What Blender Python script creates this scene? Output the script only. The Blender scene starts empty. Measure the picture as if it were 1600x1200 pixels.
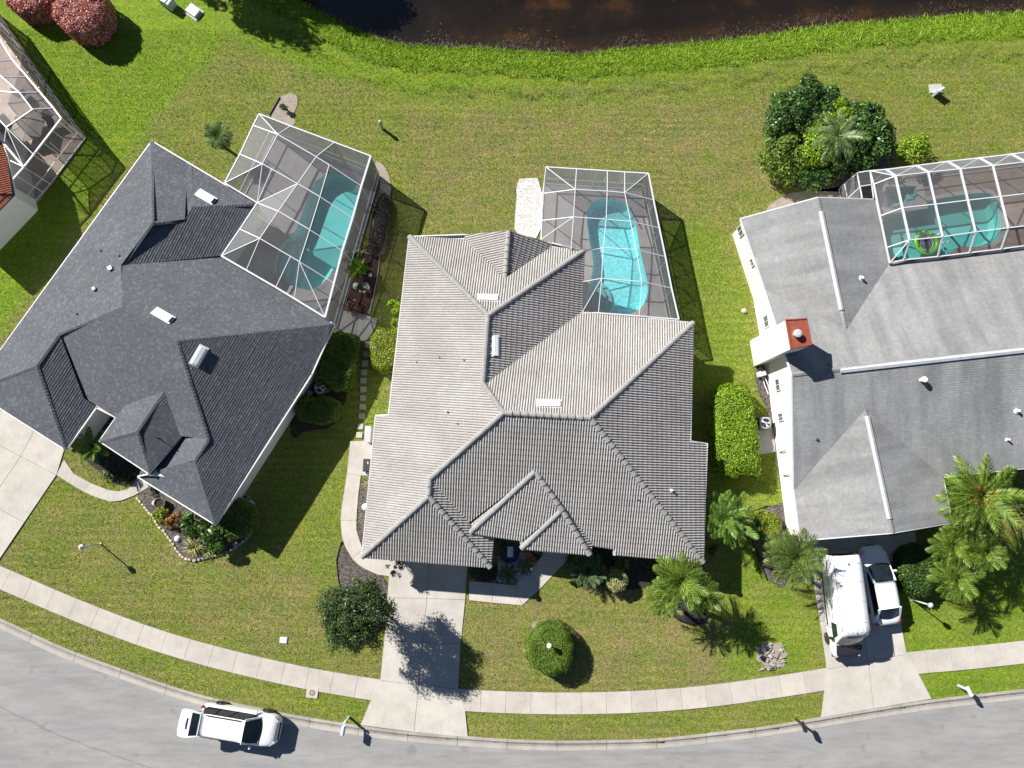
import bpy, bmesh, math, random
import numpy as np
from mathutils import Vector, Matrix
from mathutils.geometry import tessellate_polygon

R = math.radians
rnd = random.Random(7)
npr = np.random.default_rng(11)
S = bpy.context.scene
COL = S.collection

# ------------------------------------------------------------------ camera
H = 45.6                       # height of the drone over the lawn
F = 1109.0                     # focal length in photo pixels (1600 wide)
T = math.atan(150 / F)         # small tilt towards the pond
cam_d = bpy.data.cameras.new('camera')
cam = bpy.data.objects.new('camera', cam_d)
COL.objects.link(cam)
cam.location = (0, 0, H)
cam.rotation_euler = (T, 0, 0)
cam_d.sensor_width = 36
cam_d.lens = F / 1600 * 36
cam_d.clip_start = 1
cam_d.clip_end = 2000
S.camera = cam

# ------------------------------------------------------------------ light
SUN_EL, SUN_AZ = R(37.0), R(-37.7)            # shadows fall to the right and down in the picture
ldir = Vector((math.cos(SUN_EL) * math.cos(SUN_AZ), math.cos(SUN_EL) * math.sin(SUN_AZ), -math.sin(SUN_EL)))
sd = bpy.data.lights.new('sun', 'SUN')
sd.energy = 5.0
sd.angle = R(0.53)
sd.color = (1.0, 0.955, 0.89)
sun = bpy.data.objects.new('sun', sd)
COL.objects.link(sun)
sun.rotation_euler = ldir.to_track_quat('-Z', 'Y').to_euler()
sun.location = (-30, 25, 60)
W = bpy.data.worlds.new('World')
S.world = W
W.use_nodes = True
wn = W.node_tree
sky = wn.nodes.new('ShaderNodeTexSky')
sky.sky_type = 'NISHITA'
sky.sun_disc = False
sky.sun_elevation = SUN_EL
sky.altitude = 600
sky.dust_density = 0.2
sky.air_density = 0.75
sky.sun_rotation = math.atan2(-ldir.x, -ldir.y)
bg = wn.nodes['Background']
bg.inputs[1].default_value = 0.05
wn.links.new(sky.outputs[0], bg.inputs[0])
S.view_settings.view_transform = 'Standard'
S.view_settings.look = 'None'
S.view_settings.gamma = 1
S.view_settings.use_curve_mapping = False
S.view_settings.exposure = 0.86
S.cycles.transparent_max_bounces = 24

CT, ST = math.cos(T), math.sin(T)


def P(px, py, z=0.0):
    """where the line of sight of a photo pixel meets height z"""
    u = (px - 800) / F
    v = (600 - py) / F
    d = Vector((u, ST + v * CT, -CT + v * ST))
    k = (H - z) / -d.z
    return Vector((d.x * k, d.y * k, z))


def PP(pts, z=0.0):
    return [P(p[0], p[1], z) for p in pts]


# ------------------------------------------------------------------ materials
MATS = {}


def mat(name):
    m = bpy.data.materials.new(name)
    m.use_nodes = True
    MATS[name] = m
    return m, m.node_tree, m.node_tree.nodes['Principled BSDF']


def N(nt, kind, **kw):
    n = nt.nodes.new(kind)
    for k, v in kw.items():
        if k.startswith('i_'):
            n.inputs[k[2:].replace('_', ' ')].default_value = v
        else:
            setattr(n, k, v)
    return n


def ramp(nt, src, stops, interp='LINEAR'):
    r = nt.nodes.new('ShaderNodeValToRGB')
    r.color_ramp.interpolation = interp
    e = r.color_ramp.elements
    while len(e) < len(stops):
        e.new(0.5)
    for el, (p, c) in zip(e, stops):
        el.position = p
        el.color = (c[0], c[1], c[2], 1) if hasattr(c, '__len__') else (c, c, c, 1)
    nt.links.new(src, r.inputs[0])
    return r.outputs[0]


def mixc(nt, a, b, fac, mode='MIX'):
    m = nt.nodes.new('ShaderNodeMix')
    m.data_type = 'RGBA'
    m.blend_type = mode
    for sock, v in ((m.inputs[0], fac), (m.inputs[6], a), (m.inputs[7], b)):
        if hasattr(v, 'links') or hasattr(v, 'is_linked'):
            nt.links.new(v, sock)
        elif hasattr(v, '__len__'):
            sock.default_value = (v[0], v[1], v[2], 1)
        else:
            sock.default_value = v
    return m.outputs[2]


def noise(nt, scale, detail=4, rough=0.6, vec=None, dim='3D'):
    n = N(nt, 'ShaderNodeTexNoise')
    n.inputs['Scale'].default_value = scale
    n.inputs['Detail'].default_value = detail
    n.inputs['Roughness'].default_value = rough
    if vec is not None:
        nt.links.new(vec, n.inputs['Vector'])
    return n.outputs[0]


def geo_pos(nt, scale=(1, 1, 1), rot=0.0):
    g = N(nt, 'ShaderNodeNewGeometry')
    m = N(nt, 'ShaderNodeMapping')
    m.inputs['Scale'].default_value = scale
    m.inputs['Rotation'].default_value = (0, 0, rot)
    nt.links.new(g.outputs['Position'], m.inputs[0])
    return m.outputs[0]


def bump(nt, b, src, strength, dist=0.05):
    n = N(nt, 'ShaderNodeBump')
    n.inputs['Strength'].default_value = strength
    n.inputs['Distance'].default_value = dist
    nt.links.new(src, n.inputs['Height'])
    nt.links.new(n.outputs[0], b.inputs['Normal'])
    return n


def simple(name, col, rough=0.6, metal=0.0, var=0.12, scale=3.0, bumpy=0.0, coat=0.0, spec=0.5):
    """plain procedural paint, metal, plastic or stone with a little unevenness"""
    m, nt, b = mat(name)
    v = geo_pos(nt)
    n = noise(nt, scale, 5, 0.65, v)
    lo = tuple(c * (1 - var) for c in col)
    hi = tuple(min(1, c * (1 + var)) for c in col)
    nt.links.new(ramp(nt, n, [(0.3, lo), (0.7, hi)]), b.inputs['Base Color'])
    b.inputs['Roughness'].default_value = rough
    b.inputs['Metallic'].default_value = metal
    b.inputs['Specular IOR Level'].default_value = spec
    if coat:
        b.inputs['Coat Weight'].default_value = coat
        b.inputs['Coat Roughness'].default_value = 0.05
    if bumpy:
        bump(nt, b, noise(nt, scale * 6, 4, 0.7, v), bumpy, 0.02)
    return m


def leaf_mat(name, dark, mid, light, gloss=0.45, trans=0.22):
    m, nt, b = mat(name)
    a = N(nt, 'ShaderNodeAttribute', attribute_name='rnd')
    v = geo_pos(nt)
    n = noise(nt, 1.3, 3, 0.6, v)
    mm = N(nt, 'ShaderNodeMath', operation='MULTIPLY_ADD')
    nt.links.new(n, mm.inputs[0])
    mm.inputs[1].default_value = 0.5
    ad = N(nt, 'ShaderNodeMath', operation='MULTIPLY_ADD')
    nt.links.new(a.outputs['Fac'], ad.inputs[0])
    ad.inputs[1].default_value = 0.75
    ad.inputs[2].default_value = -0.13
    nt.links.new(ad.outputs[0], mm.inputs[2])
    c = ramp(nt, mm.outputs[0], [(0.05, dark), (0.5, mid), (0.95, light)])
    nt.links.new(c, b.inputs['Base Color'])
    b.inputs['Roughness'].default_value = gloss
    b.inputs['Specular IOR Level'].default_value = 0.35
    tr = N(nt, 'ShaderNodeBsdfTranslucent')
    nt.links.new(c, tr.inputs[0])
    mx = N(nt, 'ShaderNodeMixShader')
    mx.inputs[0].default_value = trans
    nt.links.new(b.outputs[0], mx.inputs[1])
    nt.links.new(tr.outputs[0], mx.inputs[2])
    nt.links.new(mx.outputs[0], nt.nodes['Material Output'].inputs[0])
    return m


# lawn: colours carried by painted attributes (lush, dry) and broken up by noise
m, nt, b = mat('lawn_grass')
a1 = N(nt, 'ShaderNodeAttribute', attribute_name='lush')
a2 = N(nt, 'ShaderNodeAttribute', attribute_name='dry')
v = geo_pos(nt)
fine = noise(nt, 11.0, 6, 0.75, v)
blade = noise(nt, 42.0, 3, 0.7, geo_pos(nt, (1, 0.55, 1), 0.5))
patch = noise(nt, 0.55, 6, 0.68, v)
patch2 = noise(nt, 2.6, 5, 0.7, v)
mow = N(nt, 'ShaderNodeTexWave', wave_type='BANDS', bands_direction='Y')
mow.inputs['Scale'].default_value = 0.62
mow.inputs['Distortion'].default_value = 6.0
mow.inputs['Detail'].default_value = 3
mow.inputs['Detail Scale'].default_value = 0.5
nt.links.new(geo_pos(nt, (0.16, 1, 1), 0.05), mow.inputs['Vector'])
lush_c = ramp(nt, fine, [(0.3, (0.08, 0.145, 0.006)), (0.5, (0.205, 0.315, 0.018)), (0.7, (0.32, 0.43, 0.04))])
olive_c = ramp(nt, fine, [(0.3, (0.095, 0.110, 0.020)), (0.48, (0.212, 0.222, 0.050)), (0.68, (0.35, 0.335, 0.12))])
straw_c = ramp(nt, fine, [(0.3, (0.12, 0.108, 0.032)), (0.48, (0.27, 0.232, 0.088)), (0.68, (0.44, 0.375, 0.20))])


def madd(nt, x, mul, add):
    k = N(nt, 'ShaderNodeMath', operation='MULTIPLY_ADD', use_clamp=True)
    nt.links.new(x, k.inputs[0])
    k.inputs[1].default_value = mul
    if hasattr(add, 'is_linked'):
        nt.links.new(add, k.inputs[2])
    else:
        k.inputs[2].default_value = add
    return k.outputs[0]


def math2(nt, op, a, b, clamp=False):
    k = N(nt, 'ShaderNodeMath', operation=op, use_clamp=clamp)
    for s, x in ((k.inputs[0], a), (k.inputs[1], b)):
        if hasattr(x, 'is_linked'):
            nt.links.new(x, s)
        else:
            s.default_value = x
    return k.outputs[0]


pm = math2(nt, 'SUBTRACT', patch, 0.5)
pm = math2(nt, 'MULTIPLY', pm, 4.2)
pm2 = math2(nt, 'MULTIPLY', math2(nt, 'SUBTRACT', patch2, 0.5), 2.2)
mw = math2(nt, 'MULTIPLY', math2(nt, 'SUBTRACT', mow.outputs[1], 0.5), 0.5)
dsum = math2(nt, 'ADD', math2(nt, 'ADD', pm, pm2), mw)
dryf = math2(nt, 'ADD', a2.outputs['Fac'], math2(nt, 'MULTIPLY', dsum, 0.62), True)
c0 = mixc(nt, olive_c, straw_c, dryf)
lf = math2(nt, 'SUBTRACT', a1.outputs['Fac'], math2(nt, 'MULTIPLY', dsum, 0.22), True)
c1 = mixc(nt, c0, lush_c, lf)
bl = ramp(nt, blade, [(0.32, 0.68), (0.68, 1.28)])
c2 = mixc(nt, c1, bl, 1.0, 'MULTIPLY')
c2 = mixc(nt, c2, ramp(nt, noise(nt, 4.2, 5, 0.8, v), [(0.32, 0.66), (0.68, 1.28)]), 1.0, 'MULTIPLY')
c2 = mixc(nt, c2, ramp(nt, noise(nt, 0.9, 5, 0.7, geo_pos(nt, (0.45, 1, 1), 0.08)), [(0.34, (0.80, 0.90, 0.85)), (0.66, (1.14, 1.06, 1.1))]), 1.0, 'MULTIPLY')
bare = ramp(nt, noise(nt, 1.15, 7, 0.72, v), [(0.645, 0), (0.72, 1)])
bare = math2(nt, 'MULTIPLY', bare, math2(nt, 'SUBTRACT', 1.0, a1.outputs['Fac'], True))
c2 = mixc(nt, c2, (0.95, 0.98, 0.93), 1.0, 'MULTIPLY')
c2 = mixc(nt, c2, ramp(nt, mow.outputs[1], [(0.1, 0.90), (0.9, 1.06)]), math2(nt, 'MULTIPLY', ramp(nt, noise(nt, 0.16, 4, 0.6, v), [(0.42, 0.0), (0.60, 1.0)]), 0.9), 'MULTIPLY')
c3 = mixc(nt, c2, (0.36, 0.29, 0.17), math2(nt, 'MULTIPLY', bare, 0.8))
nt.links.new(c3, b.inputs['Base Color'])
b.inputs['Roughness'].default_value = 0.85
b.inputs['Specular IOR Level'].default_value = 0.15
hh = math2(nt, 'ADD', math2(nt, 'MULTIPLY', fine, 1.0), math2(nt, 'MULTIPLY', blade, 0.5))
bump(nt, b, hh, 0.8, 0.10)


def grass_blades(name, dark, mid, light):
    return leaf_mat(name, dark, mid, light, 0.6, 0.3)


grass_blades('bank_blades', (0.16, 0.29, 0.01), (0.27, 0.43, 0.02), (0.40, 0.55, 0.06))
grass_blades('dry_blades', (0.10, 0.12, 0.03), (0.18, 0.18, 0.06), (0.28, 0.25, 0.11))


def concrete(name, lo, hi, joint=None, stain=0.55, sc=1.0):
    m, nt, b = mat(name)
    v = geo_pos(nt)
    oi = N(nt, 'ShaderNodeObjectInfo')
    n1 = noise(nt, 0.9 * sc, 6, 0.65, v)
    n2 = noise(nt, 30, 4, 0.8, v)
    n3 = noise(nt, 2.4 * sc, 5, 0.7, geo_pos(nt, (1, 0.4, 1), 0.2))
    c = ramp(nt, n1, [(0.28, lo), (0.62, hi)])
    c = mixc(nt, c, ramp(nt, n2, [(0.25, 0.86), (0.75, 1.1)]), 1.0, 'MULTIPLY')
    c = mixc(nt, c, ramp(nt, n3, [(0.30, stain), (0.46, 1.0)]), 0.55, 'MULTIPLY')
    c = mixc(nt, c, ramp(nt, oi.outputs['Random'], [(0, 0.93), (1, 1.05)]), 1.0, 'MULTIPLY')
    c = mixc(nt, c, ramp(nt, noise(nt, 6.0, 5, 0.8, v), [(0.28, 0.80), (0.45, 1.0)]), 0.7, 'MULTIPLY')
    nt.links.new(c, b.inputs['Base Color'])
    b.inputs['Roughness'].default_value = 0.9
    b.inputs['Specular IOR Level'].default_value = 0.2
    bump(nt, b, n2, 0.25, 0.01)
    return m


concrete('sidewalk_concrete', (0.41, 0.375, 0.335), (0.50, 0.465, 0.42), stain=0.80)
concrete('driveway_concrete', (0.41, 0.38, 0.34), (0.50, 0.475, 0.43), stain=0.80)
concrete('curb_concrete', (0.27, 0.25, 0.225), (0.39, 0.365, 0.33), stain=0.68)
concrete('gutter_concrete', (0.36, 0.335, 0.30), (0.45, 0.42, 0.38), stain=0.8)
concrete('pad_concrete', (0.36, 0.35, 0.33), (0.44, 0.43, 0.41), stain=0.8)
concrete('joint_dirt', (0.13, 0.11, 0.085), (0.2, 0.17, 0.13))
concrete('grey_deck', (0.19, 0.186, 0.19), (0.24, 0.233, 0.236), stain=0.8)
concrete('pool_deck_grey', (0.30, 0.285, 0.28), (0.40, 0.385, 0.375), stain=0.7)

# asphalt: old, bleached, with long wheel-track streaks along the road
m, nt, b = mat('old_asphalt')
v = geo_pos(nt)
n1 = noise(nt, 60, 3, 0.9, v)
n2 = noise(nt, 0.7, 6, 0.65, geo_pos(nt, (0.35, 1, 1), 0.12))
n3 = noise(nt, 3.0, 5, 0.7, geo_pos(nt, (0.2, 1, 1), 0.10))
c = ramp(nt, n2, [(0.3, (0.25, 0.25, 0.25)), (0.7, (0.30, 0.298, 0.295))])
c = mixc(nt, c, ramp(nt, n1, [(0.2, 0.80), (0.8, 1.2)]), 1.0, 'MULTIPLY')
c = mixc(nt, c, ramp(nt, n3, [(0.25, 0.82), (0.6, 1.04)]), 1.0, 'MULTIPLY')
c = mixc(nt, c, ramp(nt, noise(nt, 5, 4, 0.8, v), [(0.28, 0.78), (0.36, 1.0)]), 0.8, 'MULTIPLY')
wv = N(nt, 'ShaderNodeTexVoronoi', feature='DISTANCE_TO_EDGE')
wv.inputs['Scale'].default_value = 0.11
wm = N(nt, 'ShaderNodeVectorMath', operation='ADD')
nn = N(nt, 'ShaderNodeTexNoise')
nn.inputs['Scale'].default_value = 0.8
nn.inputs['Detail'].default_value = 6
nt.links.new(nn.outputs[1], wm.inputs[0])
nt.links.new(v, wm.inputs[1])
nt.links.new(wm.outputs[0], wv.inputs['Vector'])
c = mixc(nt, c, ramp(nt, noise(nt, 1.6, 3, 0.5, geo_pos(nt, (0.03, 1, 1), 0.22)), [(0.30, 0.84), (0.40, 1.0)]), 0.8, 'MULTIPLY')
ac = N(nt, 'ShaderNodeAttribute', attribute_name='across')
acn = math2(nt, 'ADD', ac.outputs['Fac'], math2(nt, 'MULTIPLY', math2(nt, 'SUBTRACT', noise(nt, 0.5, 6, 0.7, v), 0.5), 0.5))
lane = ramp(nt, math2(nt, 'DIVIDE', acn, 10.2), [(0.0, 0.84), (0.045, 1.0), (0.14, 0.94), (0.2, 1.03), (0.33, 0.93), (0.42, 1.02), (0.474, 1.0), (0.478, 0.72), (0.482, 0.72), (0.486, 1.0), (0.7, 0.93)])
c = mixc(nt, c, lane, 0.9, 'MULTIPLY')
c = mixc(nt, c, ramp(nt, noise(nt, 0.9, 2, 0.4, v), [(0.68, 1.0), (0.74, 0.80)]), 0.8, 'MULTIPLY')
nt.links.new(c, b.inputs['Base Color'])
b.inputs['Roughness'].default_value = 0.92
b.inputs['Specular IOR Level'].default_value = 0.2
bump(nt, b, n1, 0.4, 0.01)


def loose(name, cols, scale=22, strength=0.9, dist=0.05):
    """mulch, gravel, sand: little pieces from a voronoi cell noise"""
    m, nt, b = mat(name)
    v = geo_pos(nt)
    vo = N(nt, 'ShaderNodeTexVoronoi')
    vo.inputs['Scale'].default_value = scale
    nt.links.new(v, vo.inputs['Vector'])
    sx = N(nt, 'ShaderNodeSeparateColor')
    nt.links.new(vo.outputs['Color'], sx.inputs[0])
    c = ramp(nt, sx.outputs[0], [(i / (len(cols) - 1), c) for i, c in enumerate(cols)])
    c = mixc(nt, c, ramp(nt, noise(nt, 1.2, 5, 0.7, v), [(0.3, 0.85), (0.7, 1.1)]), 1.0, 'MULTIPLY')
    nt.links.new(c, b.inputs['Base Color'])
    b.inputs['Roughness'].default_value = 0.9
    bump(nt, b, vo.outputs['Distance'], strength, dist)
    return m


loose('white_gravel', [(0.40, 0.38, 0.36), (0.58, 0.565, 0.54), (0.68, 0.67, 0.645)], 12, 0.7)
loose('grey_mulch', [(0.03, 0.025, 0.022), (0.10, 0.085, 0.075), (0.20, 0.17, 0.155)], 16)
loose('red_mulch', [(0.02, 0.012, 0.01), (0.06, 0.026, 0.022), (0.11, 0.045, 0.04)], 16)
loose('dark_mulch', [(0.012, 0.010, 0.008), (0.035, 0.028, 0.022), (0.07, 0.055, 0.045)], 16)
loose('sandy_soil', [(0.22, 0.18, 0.14), (0.33, 0.28, 0.23), (0.42, 0.37, 0.31)], 30, 0.5)
loose('shell_gravel', [(0.30, 0.30, 0.32), (0.46, 0.46, 0.47), (0.58, 0.58, 0.58)], 20)


def shingles(name, dark, mid, light, w, h, streak=None, con=0.3):
    """asphalt shingle colour in the slope's own metres (UV): every tab has its own tone"""
    m, nt, b = mat(name)
    uv = N(nt, 'ShaderNodeUVMap', uv_map='UVMap')
    sp = N(nt, 'ShaderNodeSeparateXYZ')
    nt.links.new(uv.outputs[0], sp.inputs[0])
    row = math2(nt, 'FLOOR', math2(nt, 'DIVIDE', sp.outputs[1], h), 0)
    wn_ = N(nt, 'ShaderNodeTexWhiteNoise', noise_dimensions='1D')
    nt.links.new(row, wn_.inputs['W'])
    uu = math2(nt, 'ADD', math2(nt, 'DIVIDE', sp.outputs[0], w), math2(nt, 'MULTIPLY', wn_.outputs[0], 5.0))
    colm = math2(nt, 'FLOOR', uu, 0)
    cb = N(nt, 'ShaderNodeCombineXYZ')
    nt.links.new(colm, cb.inputs[0])
    nt.links.new(row, cb.inputs[1])
    w2 = N(nt, 'ShaderNodeTexWhiteNoise', noise_dimensions='2D')
    nt.links.new(cb.outputs[0], w2.inputs['Vector'])
    c = ramp(nt, w2.outputs[0], [(0, dark), (0.78, mid), (1.0, light)])
    v = geo_pos(nt)
    n1 = noise(nt, 9, 4, 0.8, v)
    n2 = noise(nt, 0.5, 5, 0.65, v)
    c = mixc(nt, c, ramp(nt, n1, [(0.30, 1 - con), (0.70, 1 + con * 1.15)]), 1.0, 'MULTIPLY')
    c = mixc(nt, c, ramp(nt, n2, [(0.3, 0.88), (0.7, 1.1)]), 1.0, 'MULTIPLY')
    if streak:
        mp = N(nt, 'ShaderNodeMapping')
        mp.inputs['Scale'].default_value = (1.0, 0.13, 1)
        mp.inputs['Rotation'].default_value = (0, 0, 0.10)
        nt.links.new(uv.outputs[0], mp.inputs[0])
        n3 = noise(nt, 1.0, 6, 0.6, mp.outputs[0])
        n4 = noise(nt, 0.35, 4, 0.6, mp.outputs[0])
        c = mixc(nt, c, ramp(nt, n3, [(0.33, streak), (0.60, 1.10)]), 0.9, 'MULTIPLY')
        c = mixc(nt, c, ramp(nt, n4, [(0.35, 0.88), (0.6, 1.08)]), 0.8, 'MULTIPLY')
    nt.links.new(c, b.inputs['Base Color'])
    b.inputs['Roughness'].default_value = 0.88
    b.inputs['Specular IOR Level'].default_value = 0.25
    fr = math2(nt, 'FRACT', uu, 0)
    gap = ramp(nt, fr, [(0.0, 0.0), (0.05, 1.0)])
    hsum = math2(nt, 'ADD', math2(nt, 'MULTIPLY', gap, 0.4), n1)
    bump(nt, b, hsum, 0.7, 0.02)
    return m


shingles('charcoal_shingles', (0.084, 0.090, 0.102), (0.100, 0.108, 0.122), (0.130, 0.139, 0.154), 0.15, 0.145)
shingles('grey_shingles', (0.235, 0.237, 0.24), (0.255, 0.258, 0.26), (0.275, 0.277, 0.28), 0.20, 0.145, streak=0.76, con=0.08)

# concrete roof tiles
m, nt, b = mat('concrete_roof_tile')
v = geo_pos(nt)
a = N(nt, 'ShaderNodeAttribute', attribute_name='rnd')
c = ramp(nt, a.outputs['Fac'], [(0, (0.35, 0.335, 0.32)), (0.5, (0.38, 0.365, 0.35)), (1, (0.41, 0.395, 0.38))])
c = mixc(nt, c, ramp(nt, noise(nt, 0.45, 6, 0.66, v), [(0.36, (0.89, 0.875, 0.865)), (0.60, (1.03, 1.03, 1.03))]), 1.0, 'MULTIPLY')
c = mixc(nt, c, ramp(nt, noise(nt, 7, 5, 0.75, v), [(0.3, 0.84), (0.7, 1.1)]), 1.0, 'MULTIPLY')
nt.links.new(c, b.inputs['Base Color'])
b.inputs['Roughness'].default_value = 0.85
b.inputs['Specular IOR Level'].default_value = 0.3
bump(nt, b, noise(nt, 30, 3, 0.7, v), 0.25, 0.01)

simple('ridge_tile_grey', (0.275, 0.27, 0.262), 0.85, var=0.18, scale=4, bumpy=0.3)
simple('terracotta_tile', (0.36, 0.12, 0.06), 0.8, var=0.3, scale=6)
simple('tile_underlay', (0.10, 0.095, 0.09), 0.9)
simple('white_aluminium', (0.58, 0.60, 0.63), 0.35, var=0.03, spec=0.5)
simple('white_fascia', (0.66, 0.66, 0.65), 0.5, var=0.06)
simple('grey_fascia', (0.40, 0.42, 0.46), 0.5, var=0.06)
simple('cream_stucco', (0.76, 0.73, 0.66), 0.9, var=0.06, scale=1.2, bumpy=0.2)
simple('white_stucco', (0.62, 0.62, 0.60), 0.9, var=0.06, scale=1.2, bumpy=0.2)
simple('grey_stucco', (0.36, 0.36, 0.36), 0.9, var=0.06, scale=1.2, bumpy=0.2)
simple('vent_metal', (0.70, 0.73, 0.76), 0.4, var=0.05)
simple('vent_white', (0.78, 0.78, 0.77), 0.5, var=0.04)
simple('rust_cap', (0.26, 0.065, 0.035), 0.6, var=0.25, scale=5)
simple('black_plastic', (0.012, 0.012, 0.014), 0.45)
simple('black_metal', (0.02, 0.02, 0.022), 0.4)
simple('dark_pipe', (0.03, 0.03, 0.035), 0.7)
simple('rubber', (0.018, 0.018, 0.018), 0.85)
simple('rim_metal', (0.22, 0.22, 0.23), 0.3, 0.9)
simple('grey_plastic', (0.18, 0.185, 0.19), 0.5)
simple('charcoal_box', (0.085, 0.09, 0.095), 0.5)
simple('light_green_plastic', (0.36, 0.42, 0.36), 0.6)
simple('light_grey_metal', (0.48, 0.50, 0.52), 0.45, 0.1)
simple('green_vinyl', (0.12, 0.50, 0.035), 0.3, var=0.06)
simple('blue_vinyl', (0.012, 0.028, 0.075), 0.35)
simple('white_vinyl', (0.6, 0.62, 0.65), 0.4)
simple('cream_stone', (0.52, 0.45, 0.34), 0.85, var=0.3, scale=2, bumpy=0.4)
simple('grey_stone', (0.35, 0.34, 0.33), 0.85, var=0.3, scale=3, bumpy=0.4)
simple('stepping_stone', (0.42, 0.385, 0.33), 0.9, var=0.15, scale=2, bumpy=0.3)
simple('terracotta_pot', (0.30, 0.12, 0.06), 0.8)
simple('brown_bark', (0.13, 0.095, 0.065), 0.95, var=0.4, scale=6, bumpy=0.8)
simple('palm_bark', (0.17, 0.14, 0.11), 0.95, var=0.4, scale=8, bumpy=0.8)
simple('fruit_orange', (0.42, 0.17, 0.03), 0.7, var=0.3, scale=8)
simple('outdoor_cloth', (0.29, 0.255, 0.225), 0.9, var=0.08)
simple('dark_cloth', (0.04, 0.04, 0.045), 0.9)
simple('blue_glaze', (0.015, 0.03, 0.09), 0.2)
simple('lamp_globe', (0.75, 0.75, 0.73), 0.25, var=0.02)
simple('iron_lid', (0.24, 0.19, 0.155), 0.7, var=0.3, scale=14)
simple('red_flower_box', (0.3, 0.02, 0.02), 0.7)
simple('tail_light_red', (0.30, 0.01, 0.01), 0.2, coat=1)
simple('head_light', (0.45, 0.47, 0.5), 0.1, coat=1)

m, nt, b = mat('white_car_paint')
v = geo_pos(nt)
nt.links.new(ramp(nt, noise(nt, 1.5, 4, 0.6, v), [(0.3, (0.74, 0.755, 0.77)), (0.7, (0.80, 0.81, 0.82))]), b.inputs['Base Color'])
b.inputs['Roughness'].default_value = 0.32
b.inputs['Coat Weight'].default_value = 0.9
b.inputs['Coat Roughness'].default_value = 0.04
m, nt, b = mat('car_glass')
nt.links.new(ramp(nt, noise(nt, 2, 2, 0.5, geo_pos(nt)), [(0.3, (0.008, 0.012, 0.016)), (0.7, (0.016, 0.024, 0.03))]), b.inputs['Base Color'])
b.inputs['Roughness'].default_value = 0.04
b.inputs['IOR'].default_value = 1.5
m, nt, b = mat('window_glass')
nt.links.new(ramp(nt, noise(nt, 1, 2, 0.5, geo_pos(nt)), [(0.3, (0.09, 0.10, 0.10)), (0.7, (0.16, 0.175, 0.17))]), b.inputs['Base Color'])
b.inputs['Roughness'].default_value = 0.06

# insect screen: a fine dark mesh that lets most light through
m, nt, b = mat('insect_screen')
v = geo_pos(nt)
tp = N(nt, 'ShaderNodeBsdfTransparent')
tp.inputs[0].default_value = (0.97, 0.97, 0.97, 1)
nt.links.new(ramp(nt, noise(nt, 0.8, 3, 0.6, v), [(0.3, (0.13, 0.13, 0.135)), (0.7, (0.18, 0.18, 0.185))]), b.inputs['Base Color'])
b.inputs['Roughness'].default_value = 0.6
mx = N(nt, 'ShaderNodeMixShader')
lw = N(nt, 'ShaderNodeLayerWeight')
lw.inputs[0].default_value = 0.5
f = ramp(nt, lw.outputs['Facing'], [(0.0, 0.25), (0.22, 0.32), (0.40, 0.54), (0.65, 0.74), (1.0, 0.92)])
nt.links.new(f, mx.inputs[0])
nt.links.new(tp.outputs[0], mx.inputs[1])
nt.links.new(b.outputs[0], mx.inputs[2])
nt.links.new(mx.outputs[0], nt.nodes['Material Output'].inputs[0])


def water(name, tint, bscale, bstr, gl=1.0, rough=0.02):
    m, nt, b = mat(name)
    nt.nodes.remove(b)
    tp = N(nt, 'ShaderNodeBsdfTransparent')
    v = geo_pos(nt)
    nt.links.new(ramp(nt, noise(nt, 0.5, 3, 0.5, v), [(0.3, tuple(t * 0.95 for t in tint)), (0.7, tint)]), tp.inputs[0])
    g = N(nt, 'ShaderNodeBsdfGlossy')
    g.inputs['Roughness'].default_value = rough
    g.inputs[0].default_value = (gl, gl, gl, 1)
    bp = N(nt, 'ShaderNodeBump')
    bp.inputs['Strength'].default_value = bstr
    bp.inputs['Distance'].default_value = 0.05
    nt.links.new(noise(nt, bscale, 3, 0.55, v), bp.inputs['Height'])
    nt.links.new(bp.outputs[0], g.inputs['Normal'])
    fr = N(nt, 'ShaderNodeLayerWeight')
    fr.inputs[0].default_value = 0.5
    mx = N(nt, 'ShaderNodeMixShader')
    nt.links.new(ramp(nt, fr.outputs['Facing'], [(0, 0.022), (0.5, 0.06), (0.8, 0.3), (1, 1)]), mx.inputs[0])
    nt.links.new(tp.outputs[0], mx.inputs[1])
    nt.links.new(g.outputs[0], mx.inputs[2])
    nt.links.new(mx.outputs[0], nt.nodes['Material Output'].inputs[0])
    return m


water('pool_water', (0.80, 0.96, 0.985), 4.0, 0.5)
water('pond_water', (0.60, 0.52, 0.44), 1.8, 0.35)


def plaster(name, a, c, pebble_ripple=0.0):
    m, nt, b = mat(name)
    v = geo_pos(nt)
    col = ramp(nt, noise(nt, 1.0, 4, 0.6, v), [(0.3, a), (0.7, c)])
    if pebble_ripple:  # pebble mottle that also paints sunlight ripples into the basin colour
        vo = N(nt, 'ShaderNodeTexVoronoi', feature='SMOOTH_F1')
        vo.inputs['Scale'].default_value = 5.5
        wp = N(nt, 'ShaderNodeVectorMath', operation='ADD')
        nn = N(nt, 'ShaderNodeTexNoise')
        nn.inputs['Scale'].default_value = 2.5
        nt.links.new(nn.outputs[1], wp.inputs[0])
        nt.links.new(v, wp.inputs[1])
        nt.links.new(wp.outputs[0], vo.inputs['Vector'])
        col = mixc(nt, col, ramp(nt, vo.outputs[0], [(0.15, 0.82), (0.55, 1.12)]), pebble_ripple, 'MULTIPLY')
    nt.links.new(col, b.inputs['Base Color'])
    b.inputs['Roughness'].default_value = 0.7
    return m


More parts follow.
